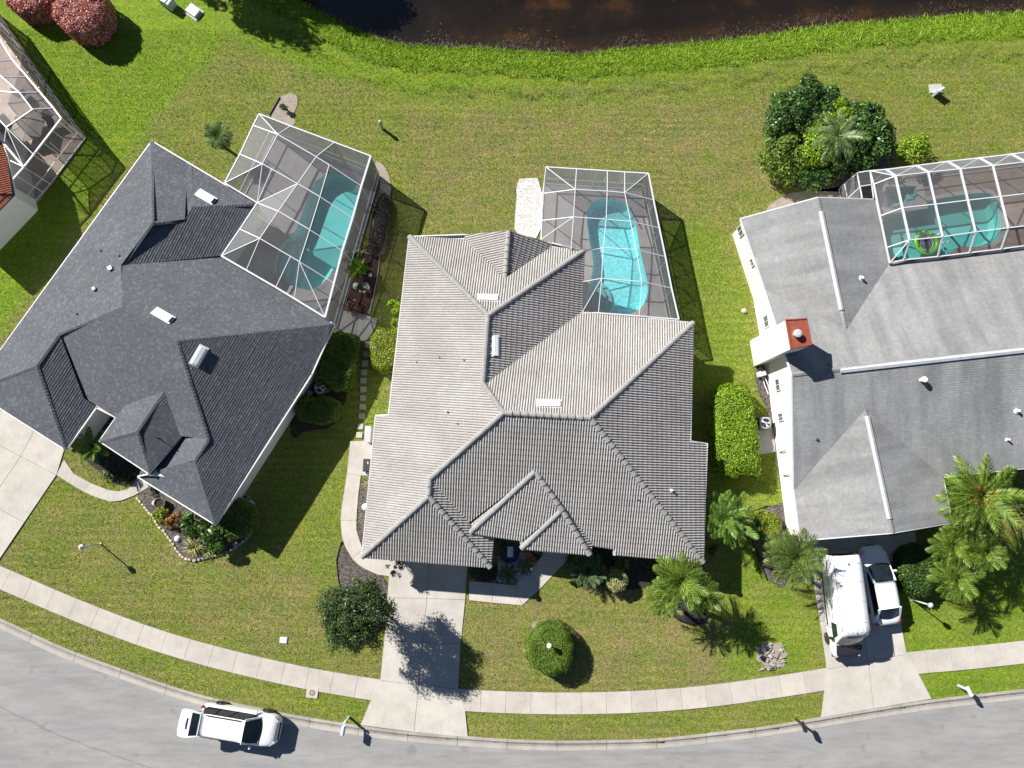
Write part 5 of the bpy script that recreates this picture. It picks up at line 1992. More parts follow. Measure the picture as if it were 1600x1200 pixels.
rb += [([A1, Nw] + TN, 0.07), (TI, 0.06), (TM, 0.06), (TS, 0.06), ([Nw, A2, M1, P(1385, 387, 2.75), Sw2], 0.08), ([Sw2] + TE, 0.07), ([A2, TI[0]], 0.06), ([M1, TM[0]], 0.06),
       ([P(1385, 387, 2.75), TS[0]], 0.06), ([Sw2, TS[0]], 0.06), ([A2, P(1345, 291, 2.6), ], 0.05), ([A1, P(1347, 309, 2.6)], 0.06), ([P(1359, 267, 2.6), P(1365, 310, 2.6)], 0.05),
       ([A1, P(1329, 280, 2.6)], 0.05), ([P(1345, 291, 2.6), P(1325, 309, 2.6)], 0.05), ([Nw, TI[0]], 0.05)]
for i in range(1, len(TN)):
    rb.append(([TI[i - 1], TN[i]], 0.05))
rp = [(Nw, TN[0], TI[0], A2), (A2, TI[0], TM[0], M1), (M1, TM[0], TS[0], P(1385, 387, 2.75)), (P(1385, 387, 2.75), TS[0], Sw2), (TS[0], TE[0], Sw2), (A1, Nw, A2), (A1, A2, P(1345, 291, 2.6))]
for i in range(len(TN) - 1):
    rp += [(TN[i], TN[i + 1], TI[i + 1], TI[i]), (TI[i], TI[i + 1], TM[i + 1], TM[i]), (TM[i], TM[i + 1], TS[i + 1], TS[i]), (TS[i], TS[i + 1], TE[i + 1], TE[i])]
cage('screen_cage', 'right screened pool cage with boxy white trusses over the pool with the tube', (1480, 330), rb, rp,
     [(A1, TN[-1], 2.6, 2.6, 7), (A1, P(1347, 309, 2.6), 2.6, 2.6, 1)])

# far-left cage (cut by the frame)
e, r_ = ZP(2.65), ZP(3.3)
EV = [e(-60, -28), e(-22, 25), e(20, 94), e(42.5, 120), e(62.5, 144), e(84, 169), e(96, 185)]
IN = [r_(-100, 5), r_(-62, 55), r_(-24, 96), r_(3, 120), r_(31, 145), r_(51, 171)]
J = r_(10, 199)
K = e(37.5, 261)
K2 = e(13, 288)
IJ = [r_(-120, 60), r_(-80, 108), r_(-50, 140), r_(-25, 162)]
fb = [(EV, 0.09), ([EV[6], K], 0.08), ([K, K2], 0.08), ([K, P(0, 217, 2.75)], 0.12), (IN, 0.06), ([IN[5], J], 0.06), ([J, K], 0.06), ([J, P(52, 241, 3.05)], 0.05), (IJ + [J], 0.06),
      ([EV[2], IN[2]], 0.06), ([EV[3], IN[3], IJ[1]], 0.06), ([EV[4], IN[4], IJ[2]], 0.07), ([EV[5], IN[5]], 0.07), ([J, P(7, 222, 2.75)], 0.05), ([EV[1], IN[1], IJ[0]], 0.06), ([K, P(10, 248, 2.6)], 0.05)]
fp = [(EV[0], EV[1], IN[1], IN[0]), (EV[1], EV[2], IN[2], IN[1]), (EV[2], EV[3], IN[3], IN[2]), (EV[3], EV[4], IN[4], IN[3]), (EV[4], EV[5], IN[5], IN[4]), (EV[5], EV[6], IN[5]),
      (IN[5], EV[6], K, J), (IN[0], IN[1], IJ[0]), (IN[1], IN[2], IJ[1], IJ[0]), (IN[2], IN[3], IJ[2], IJ[1]), (IN[3], IN[4], IJ[3], IJ[2]), (IN[4], IN[5], J, IJ[3])]
fc = cage('screen_cage', 'far-left screened patio cage over salmon pavers at the frame edge', (40, 170), fb, fp,
     [(EV[0], EV[6], 2.65, 2.65, 9), (EV[6], K, 2.65, 2.65, 4), (K, K2, 2.65, 2.65, 2)])
for o in fc.children:
    if o.name.startswith('screen_panel') and len(o.data.vertices) == 4:
        zs = [v_.co.z for v_ in o.data.vertices]
        cxx = sum(v_.co.x for v_ in o.data.vertices) / 4 + fc.location.x
        cyy = sum(v_.co.y for v_ in o.data.vertices) / 4 + fc.location.y
        if min(zs) < 0.1 and seg_dist(np.array([cxx]), np.array([cyy]), [(EV[0].x, EV[0].y), (EV[6].x, EV[6].y)], False)[0] < 0.05:
            o.data.materials[0] = MATS['dark_screen']
# garden table with six wedge top under that cage
tc = P(57, 206)
tb = thing('patio_table', (tc.x, tc.y, 0), 'six-sided grey-beige canopy table on the far-left paver patio', 'patio table')
for k in range(6):
    a0 = math.pi / 3 * k + 0.35
    a1 = a0 + math.pi / 3
    rr, g = 1.12, 0.035
    cm = Vector((math.cos((a0 + a1) / 2), math.sin((a0 + a1) / 2), 0)) * g
    v0 = tc + cm * 1.6
    v1 = tc + Vector((math.cos(a0), math.sin(a0), 0)) * rr + cm * 1.2
    v2 = tc + Vector((math.cos(a1), math.sin(a1), 0)) * rr + cm * 1.2
    mb = MB(True)
    up = Vector((0, 0, 1.0))
    t0, t1, t2 = v0 + up * 1.02, v1 + up * 0.86, v2 + up * 0.86
    mb.add([t0, t1, t2, t0 - up * .04, t1 - up * .04, t2 - up * .04], [(0, 1, 2), (5, 4, 3), (0, 3, 4, 1), (1, 4, 5, 2), (2, 5, 3, 0)])
    mb.build('canopy_panel', 'outdoor_cloth', tb)
MB(True).tube([(tc.x, tc.y, 0.04), (tc.x, tc.y, 0.98)], 0.05, 8).build('pole', 'black_metal', tb)
MB(True).lathe((tc.x, tc.y, 0.04), [(0.38, 0), (0.38, 0.04), (0.05, 0.1)], 14).build('base', 'black_metal', tb)
for i, (x, y, rz) in enumerate([(40, 152, 0.5), (62, 170, -0.9), (86, 198, -1.2)]):
    c = P(x, y)
    ch_ = thing('patio_chair', (c.x, c.y, 0.04), ('grey patio chair on the upper part of the far-left patio', 'grey patio chair between the canopy table and the cage wall',
                                                  'grey patio chair right of the canopy table by the corner')[i], 'chair', 'chairs on the far-left patio', rz)
    MB().box((0, 0, 0.42), (0.52, 0.5, 0.05)).build('seat', 'dark_cloth', ch_, bevel=0.015)
    MB().box((-0.25, 0, 0.72), (0.05, 0.5, 0.55)).build('backrest', 'dark_cloth', ch_, bevel=0.015)
    for sx in (-1, 1):
        for sy in (-1, 1):
            MB().box((sx * 0.22, sy * 0.22, 0.2), (0.035, 0.035, 0.4)).build('leg', 'grey_plastic', ch_)

# floating tube in the right pool
c = P(1446, 380, -0.05)
tu = thing('inflatable_float', (c.x, c.y, -0.08), 'round lime green inflatable island with dark blue ringed floor floating in the right pool', 'pool float')


def torus(mb, R_, r_, z, n=36, m_=10, sq=1.0):
    vs, fs = [], []
    for i in range(n):
        a = 2 * math.pi * i / n
        for j in range(m_):
            b_ = 2 * math.pi * j / m_
            vs.append(((R_ + r_ * math.cos(b_)) * math.cos(a), (R_ + r_ * math.cos(b_)) * math.sin(a), z + r_ * sq * math.sin(b_)))
    for i in range(n):
        for j in range(m_):
            fs.append((i * m_ + j, ((i + 1) % n) * m_ + j, ((i + 1) % n) * m_ + (j + 1) % m_, i * m_ + (j + 1) % m_))
    mb.add(vs, fs)
    return mb


torus(MB(), 0.70, 0.15, 0.14).build('outer_ring', 'green_vinyl', tu, smooth=True)
MB().lathe((0, 0, 0.02), [(0.6, 0), (0.6, 0.03)], 28).build('floor', 'blue_vinyl', tu)
for k in range(4):
    torus(MB(), 0.13 + 0.12 * k, 0.035, 0.075, 28, 6).build('ring', 'white_vinyl' if k == 3 else 'light_grey_metal' if False else 'grey_plastic', tu, smooth=True)
for a in (0.9, 1.5, 3.6, 4.3):
    MB().box((0.7 * math.cos(a), 0.7 * math.sin(a), 0.29), (0.16, 0.05, 0.04), a + 1.57).build('handle', 'black_plastic', tu, bevel=0.01)
for i, (x, y) in enumerate([(1475, 379), (1482, 378), (1467, 366)]):
    c = P(x, y)
    tag(MB().lathe((0, 0, -0.09), [(0.03, 0), (0.09, 0.03), (0.09, 0.1), (0.03, 0.13)], 12).build('chlorine_floater', 'white_vinyl', smooth=True),
        ('white pool toy floating just right of the green tube', 'second white pool toy a little further right of the green tube', 'white pool toy by the truss above the tube')[i],
        'pool toy', 'white toys floating in the right pool').location = (c.x, c.y, 0)

# ------------------------------------------------------------------ vegetation
def leaf_arrays(cen, nrm, size, asp=0.5, jit=0.5, fold=0.0):
    """one bent diamond leaf per point, roughly facing nrm"""
    n = len(cen)
    nn = nrm + npr.normal(0, jit, (n, 3))
    nn /= np.linalg.norm(nn, axis=1)[:, None] + 1e-9
    t = npr.normal(0, 1, (n, 3))
    t -= nn * (t * nn).sum(1)[:, None]
    t /= np.linalg.norm(t, axis=1)[:, None] + 1e-9
    b_ = np.cross(nn, t)
    sz = size * npr.uniform(0.65, 1.3, n)[:, None]
    p0 = cen - t * sz * 0.5
    p1 = cen + b_ * sz * asp * 0.5 + nn * sz * 0.06
    p2 = cen + t * sz * 0.5 - nn * sz * 0.12
    p3 = cen - b_ * sz * asp * 0.5 + nn * sz * 0.06
    V_ = np.stack([p0, p1, p2, p3], 1).reshape(-1, 3)
    return V_, np.arange(4 * n).reshape(n, 4)


def foliage(root, parts, material, rv=None, name='foliage'):
    Vs, Fs, o = [], [], 0
    for V_, F_ in parts:
        Vs.append(V_)
        Fs.append(F_ + o)
        o += len(V_)
    V_ = np.concatenate(Vs)
    F_ = np.concatenate(Fs)
    r_ = npr.random(len(F_)) if rv is None else rv
    return np_mesh(name, V_, F_, material, parent=root, rndv=r_)


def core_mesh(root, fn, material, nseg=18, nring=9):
    """solid core inside a clipped bush, set to the dark end of its leaf colour"""
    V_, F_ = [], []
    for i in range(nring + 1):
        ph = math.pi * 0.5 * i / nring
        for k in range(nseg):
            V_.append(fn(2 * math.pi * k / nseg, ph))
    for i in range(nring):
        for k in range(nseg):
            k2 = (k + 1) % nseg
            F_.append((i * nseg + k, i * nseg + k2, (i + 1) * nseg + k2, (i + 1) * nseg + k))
    return np_mesh('inner_core', V_, F_, material, parent=root, rndv=np.full(len(F_), 0.02), smooth=True)


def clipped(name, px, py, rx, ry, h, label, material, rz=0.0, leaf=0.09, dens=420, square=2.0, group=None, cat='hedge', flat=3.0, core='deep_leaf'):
    """clipped hedge: superellipse in plan with a flattish top. px,py: where its middle (at mid height) is seen; rx, ry in metres"""
    c = P(px, py, h * 0.6)
    root = thing(name, (c.x, c.y, 0), label, cat, group)
    area = math.pi * rx * ry * 0.9 + 2 * math.pi * math.sqrt((rx * rx + ry * ry) / 2) * h
    n = int(area * dens)
    th = npr.uniform(0, 2 * np.pi, n)
    ntop = int(n * 0.58)

    def edge(th_):
        return (np.abs(np.cos(th_)) ** square + np.abs(np.sin(th_)) ** square) ** (-1 / square)
    wav = 1 + 0.035 * np.sin(3 * th + px) + 0.03 * np.sin(7 * th + py) + 0.02 * np.sin(13 * th)
    rr = np.sqrt(npr.random(n))
    rr[ntop:] = 1
    e = edge(th) * wav
    x = np.cos(th) * rx * e * rr
    y = np.sin(th) * ry * e * rr
    ztop = h * (1 - np.abs(rr) ** (flat * 2) * 0.14) + 0.03 * np.sin(x * 5 + 1) * np.cos(y * 4.3)
    z = ztop.copy()
    z[ntop:] = npr.uniform(0.05, 1, n - ntop) * h * 0.9
    bul = 1 + 0.05 * np.sin(z / h * np.pi)
    x[ntop:] *= bul[ntop:]
    y[ntop:] *= bul[ntop:]
    nr = np.stack([np.cos(th) * rr ** 6, np.sin(th) * rr ** 6, np.full(n, 0.9)], -1)
    nr[ntop:, 2] = 0.1
    ca, sa = math.cos(rz), math.sin(rz)
    pts = np.stack([x * ca - y * sa, x * sa + y * ca, z], -1) + npr.normal(0, 0.028, (n, 3)) + np.stack([0 * x, 0 * x, 0.05 * np.sin(x * 3.1 + 2 * np.sin(y * 2.3)) * np.cos(y * 2.7)], -1)
    nr = np.stack([nr[:, 0] * ca - nr[:, 1] * sa, nr[:, 0] * sa + nr[:, 1] * ca, nr[:, 2]], -1)
    foliage(root, [leaf_arrays(pts, nr, leaf, 0.6, 0.45)], material)

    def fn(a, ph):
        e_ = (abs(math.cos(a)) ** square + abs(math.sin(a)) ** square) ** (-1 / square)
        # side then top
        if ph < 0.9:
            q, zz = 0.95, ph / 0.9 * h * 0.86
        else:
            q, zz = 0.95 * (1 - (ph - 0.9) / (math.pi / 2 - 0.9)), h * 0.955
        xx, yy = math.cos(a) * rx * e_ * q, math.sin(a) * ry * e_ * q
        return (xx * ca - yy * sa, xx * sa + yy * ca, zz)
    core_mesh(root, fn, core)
    return root


def shrub(name, px, py, r_, h, label, material, leaf=0.13, n=900, clumps=9, group=None, cat='shrub', asp=0.5, z0=0.0, squash=1.0, jit=0.6, up=0.5):
    """loose shrub of several leaf clumps on a few stems"""
    c = P(px, py, h * 0.55)
    root = thing(name, (c.x, c.y, z0), label, cat, group)
    parts = []
    stems = MB()
    for k in range(clumps):
        a = rnd.uniform(0, 2 * math.pi)
        q = r_ * math.sqrt(rnd.random()) * 0.72
        cr = r_ * rnd.uniform(0.32, 0.5) if clumps > 1 else r_
        cz = max(cr * 0.6, h - cr * 0.8 - (q / r_) ** 2 * h * 0.45 + rnd.uniform(-0.08, 0.08) * h)
        cc_ = np.array([q * math.cos(a), q * math.sin(a) * squash, cz])
        m_ = n // clumps
        d = npr.normal(0, 1, (m_, 3))
        d /= np.linalg.norm(d, axis=1)[:, None]
        d[:, 2] = np.abs(d[:, 2]) * 1.0 - 0.25
        rad = cr * npr.uniform(0.55, 1.0, m_)[:, None]
        pts = cc_ + d * rad * np.array([1, 1, 0.8])
        pts[:, 2] = np.maximum(pts[:, 2], 0.03)
        parts.append(leaf_arrays(pts, d + np.array([0, 0, up]), leaf, asp, jit))
        stems.tube([(0, 0, 0), (cc_[0] * 0.5, cc_[1] * 0.5, cz * 0.5), tuple(cc_)], [0.03, 0.022, 0.01], 5)
    foliage(root, parts, material)
    stems.build('stem', 'brown_bark', root, world=False)
    return root


def tree(px, py, r_, h, trunk_px, label, material, n=9000, leaf=0.17, clumps=60, trunk_r=0.13, hollow=0.35, name='broadleaf_tree', zc=None):
    zc = zc or h * 0.62
    c = P(px, py, zc)
    b_ = P(trunk_px[0], trunk_px[1])
    root = thing(name, (b_.x, b_.y, 0), label, 'tree')
    off = np.array([c.x - b_.x, c.y - b_.y, zc])
    wood = MB()
    top = Vector(off) * 0.75
    wood.tube([(0, 0, 0), (top.x * 0.3, top.y * 0.3, zc * 0.35), tuple(top)], [trunk_r, trunk_r * 0.8, trunk_r * 0.45], 9)
    parts = []
    for k in range(clumps):
        d = npr.normal(0, 1, 3)
        d /= np.linalg.norm(d)
        if d[2] < -0.5:
            d[2] *= -0.5
        q = npr.uniform(0.5, 1.0) ** 0.6
        ctr = off + d * np.array([r_ * 0.80, r_ * 0.80, (h - zc) * 0.85]) * q * (1 + 0.13 * math.sin(5 * math.atan2(d[1], d[0]) + 1))
        cr = r_ * npr.uniform(0.13, 0.27)
        m_ = n // clumps
        dd = npr.normal(0, 1, (m_, 3))
        dd /= np.linalg.norm(dd, axis=1)[:, None]
        rad = cr * npr.uniform(0.3, 1.1, m_)[:, None]
        pts = ctr + dd * rad
        parts.append(leaf_arrays(pts, dd * 0.5 + d * 0.4 + np.array([0, 0, 0.5]), leaf, 0.45, 0.6))
        if k < 26:
            s0 = top * npr.uniform(0.45, 0.95)
            m2 = s0.lerp(Vector(ctr), 0.5) + Vector((0, 0, 0.15))
            wood.tube([tuple(s0), tuple(m2), tuple(ctr)], [trunk_r * 0.32, trunk_r * 0.2, trunk_r * 0.08], 5)
    wood.build('trunk', 'brown_bark', root, world=False, smooth=True)
    foliage(root, parts, material, name='crown')
    return root


FR = {}


def frond_mesh(key, L, nl, ll, lw, droop, material, fan=False, seed=1, vee=0.35):
    """pinnate palm frond along +x, drooping"""
    if key in FR:
        return FR[key]
    r2 = random.Random(seed)
    mb = MB()
    N_ = 9
    spine = []
    for i in range(N_ + 1):
        t = i / N_
        spine.append(Vector((L * t * (1 - 0.18 * droop * t), 0, -droop * L * 0.55 * t * t)))

    def at(t):
        f = t * N_
        i = min(N_ - 1, int(f))
        return spine[i].lerp(spine[i + 1], f - i), (spine[i + 1] - spine[i]).normalized()
    mb.tube(spine, [0.022 * (1 - 0.85 * i / N_) * (L / 1.5) for i in range(N_ + 1)], 4)
    for k in range(nl):
        t = 0.10 + 0.9 * k / nl
        p, d = at(t)
        le = ll * math.sin(math.pi * (0.15 + 0.80 * t)) ** 0.6 * (1.0 if t < 0.8 else 1.0 - (t - 0.8) * 1.6)
        for sg in (-1, 1):
            a = R(62 - 34 * t) + r2.uniform(-0.1, 0.1)
            dirv = d * math.cos(a) + Vector((0, sg, 0)) * math.sin(a) + Vector((0, 0, vee * r2.uniform(0.5, 1.2)))
            dirv.normalize()
            sdv = dirv.cross(Vector((0, 0, 1))).normalized()
            m_ = p + dirv * le * 0.55 + Vector((0, 0, -0.02 * le))
            e = p + dirv * le + Vector((0, 0, -0.30 * le * r2.uniform(0.6, 1.3)))
            w_ = lw * 0.5
            mb.add([p - sdv * w_ * 0.5, p + sdv * w_ * 0.5, m_ + sdv * w_, e, m_ - sdv * w_], [(0, 1, 2, 4), (4, 2, 3)], r2.random())
    o = mb.build('frond', material)
    me = o.data
    bpy.data.objects.remove(o)
    FR[key] = me
    return me


def put_fronds(root, top, me, count, e0, e1, sc=1.0, name='frond', twist=0.0, base_r=0.04):
    for k in range(count):
        o = bpy.data.objects.new(name, me)
        COL.objects.link(o)
        o.parent = root
        az = k * 2.39996 + rnd.uniform(-0.15, 0.15)
        f = k / max(1, count - 1)
        el = e0 + (e1 - e0) * f + rnd.uniform(-0.1, 0.1)
        o.rotation_euler = (rnd.uniform(-twist, twist), -el, az)
        o.location = Vector(top) + Vector((math.cos(az) * base_r, math.sin(az) * base_r, 0.03 * f))
        s_ = sc * rnd.uniform(0.86, 1.08)
        o.scale = (s_, s_, s_)


def palm(name, label, crown_px, z, base_px, me, count, sc=1.0, e=(-0.25, 1.15), tr=0.10, group=None, cat='palm tree', fruit=False, trunk_mat='palm_bark'):
    c = P(crown_px[0], crown_px[1], z)
    b_ = P(base_px[0], base_px[1])
    root = thing(name, (b_.x, b_.y, 0), label, cat, group)
    top = Vector((c.x - b_.x, c.y - b_.y, z))
    mid = Vector((top.x * 0.55, top.y * 0.55, z * 0.5))
    mb = MB().tube([(0, 0, -0.05), tuple(mid * 0.5 + Vector((0, 0, 0))), tuple(mid), tuple(mid.lerp(top, 0.6)), tuple(top)], [tr * 1.35, tr * 1.1, tr, tr * 0.95, tr * 0.8], 9)
    mb.build('trunk', trunk_mat, root, world=False, smooth=True)
    put_fronds(root, top, me, count, e[0], e[1], sc)
    if fruit:
        for k in range(4):
            a = k * 1.7 + 0.4
            q = top + Vector((math.cos(a) * 0.5, math.sin(a) * 0.5, 0.28))
            m_ = 160
            d = npr.normal(0, 0.13, (m_, 3))
            V_, F_ = leaf_arrays(np.array(q) + d, d, 0.07, 0.9, 0.6)
            np_mesh('fruit_cluster', V_, F_, 'fruit_orange', parent=root, rndv=npr.random(m_))
    return root


def blade_rosette(name, label, px, py, z0, n, L, w_, material, el=(0.2, 1.2), group=None, cat='plant', bend=0.3):
    c = P(px, py, z0 + 0.2)
    root = thing(name, (c.x, c.y, z0), label, cat, group)
    for k in range(n):
        az = k * 2.39996 + rnd.uniform(-0.1, 0.1)
        f = k / n
        e_ = el[0] + (el[1] - el[0]) * f
        l_ = L * rnd.uniform(0.8, 1.1)
        d = Vector((math.cos(az) * math.cos(e_), math.sin(az) * math.cos(e_), math.sin(e_)))
        s_ = Vector((-math.sin(az), math.cos(az), 0))
        p0 = Vector((0, 0, 0.05))
        p1 = d * l_ * 0.45
        p2 = d * l_ + Vector((0, 0, -bend * l_))
        mb = MB()
        mb.add([p0 - s_ * w_ * 0.4, p0 + s_ * w_ * 0.4, p1 + s_ * w_ * 0.6, p1 - s_ * w_ * 0.6, p2, p1 + Vector((0, 0, -w_ * 0.3)), p0 + Vector((0, 0, -w_ * 0.2))],
               [(0, 6, 5, 3), (6, 1, 2, 5), (3, 5, 4), (5, 2, 4)])
        mb.build('leaf', material, root, world=False)
    return root


date_f = frond_mesh('date', 1.3, 30, 0.36, 0.028, 0.8, 'palm_leaf', seed=2, vee=0.5)
date_l = frond_mesh('date_l', 1.45, 30, 0.42, 0.028, 0.75, 'date_leaf', seed=3, vee=0.5)
queen = frond_mesh('queen', 2.15, 38, 0.52, 0.040, 0.8, 'palm_leaf', seed=4, vee=0.4)
areca = frond_mesh('areca', 1.5, 26, 0.42, 0.045, 0.6, 'areca_leaf', seed=5)
silver = frond_mesh('silver', 1.9, 34, 0.46, 0.035, 0.85, 'silver_leaf', seed=6)
sabal = frond_mesh('sabal', 0.85, 16, 0.42, 0.035, 0.8, 'silver_leaf', seed=7)
cycad = frond_mesh('cycad', 0.9, 26, 0.20, 0.022, 0.5, 'agave_leaf', seed=8)

# street-side tree of the middle house
tree(557, 962, 2.4, 5.9, (583, 942), 'dark glossy-leaved round tree beside the middle driveway', 'tree_leaf', n=23000, leaf=0.135, clumps=120, trunk_r=0.10, zc=4.0)
# tall trees just outside the frame whose shade crosses the bank
tree(180, -280, 4.6, 10.5, (275, -150), 'tall broadleaf tree beyond the top edge shading the pond bank', 'tree_leaf', n=7000, leaf=0.42, clumps=70, trunk_r=0.3, zc=7.0)
tree(340, -235, 3.8, 9.0, (380, -140), 'second broadleaf tree at the pond corner beyond the top edge', 'tree_leaf', n=6000, leaf=0.40, clumps=60, trunk_r=0.28, zc=6.0)

# clipped hedges
clipped('round_hedge', 859, 1012, 1.36, 1.5, 1.45, 'round flat-topped hedge with a lamp globe standing in its middle', 'disc_leaf', leaf=0.065, dens=1000, flat=8)
clipped('box_hedge', 1147, 674, 1.30, 2.75, 1.6, 'long bright green clipped hedge right of the tiled house', 'lime_leaf', rz=0.07, leaf=0.11, square=5, dens=420)
clipped('box_hedge', 531, 565, 1.05, 1.75, 1.5, 'dark green clipped hedge beside the charcoal house near the stepping stones', 'hedge_leaf', rz=-0.28, leaf=0.12, square=4, dens=380)
clipped('box_hedge', 496, 640, 1.35, 0.82, 1.2, 'low oval hedge in shade below the charcoal house wall', 'hedge_leaf', rz=-0.05, leaf=0.10, square=2.6, dens=380)
clipped('round_hedge', 604, 547, 0.98, 1.35, 1.3, 'yellow-green round bush against the left eave of the tiled house', 'gold_leaf', leaf=0.10, square=2.4, dens=480)
clipped('round_hedge', 373, 810, 1.10, 1.15, 1.1, 'round dark bush in the shade of the charcoal house corner', 'hedge_leaf', leaf=0.09, dens=420)
clipped('round_hedge', 1195, 820, 0.88, 0.85, 0.9, 'round bright bush in the bed left of the white van', 'gold_leaf', leaf=0.10, dens=480)
clipped('round_shrub', 963, 906, 0.62, 0.66, 1.1, 'small pale yellow variegated ball shrub at the tiled house front', 'yellow_leaf', leaf=0.10, dens=520, core='hedge_leaf', cat='shrub')
clipped('round_shrub', 902, 875, 0.62, 0.5, 0.6, 'shaded low clipped bush at the end of the entry walk', 'hedge_leaf', leaf=0.08, dens=420, cat='shrub')
clipped('round_hedge', 1433, 890, 1.15, 1.5, 1.3, 'dark clipped bush between the white sedan and the palms', 'deep_leaf', leaf=0.12, dens=380)
clipped('low_hedge', 592, 350, 0.5, 2.0, 0.55, 'long brownish hedge in the gravel strip beside the left cage', 'brown_leaf', rz=-0.14, leaf=0.10, square=3, dens=380, core='brown_leaf')
clipped('round_hedge', 131, 22, 1.72, 1.62, 1.9, 'large round red-leaved bush at the top left', 'red_leaf', leaf=0.15, dens=420, group='red bushes at the top left', core='red_leaf')
clipped('round_hedge', 50, 2, 1.5, 1.1, 1.6, 'smaller red-leaved bush cut by the top left frame edge', 'red_leaf', leaf=0.15, dens=420, group='red bushes at the top left', core='red_leaf')

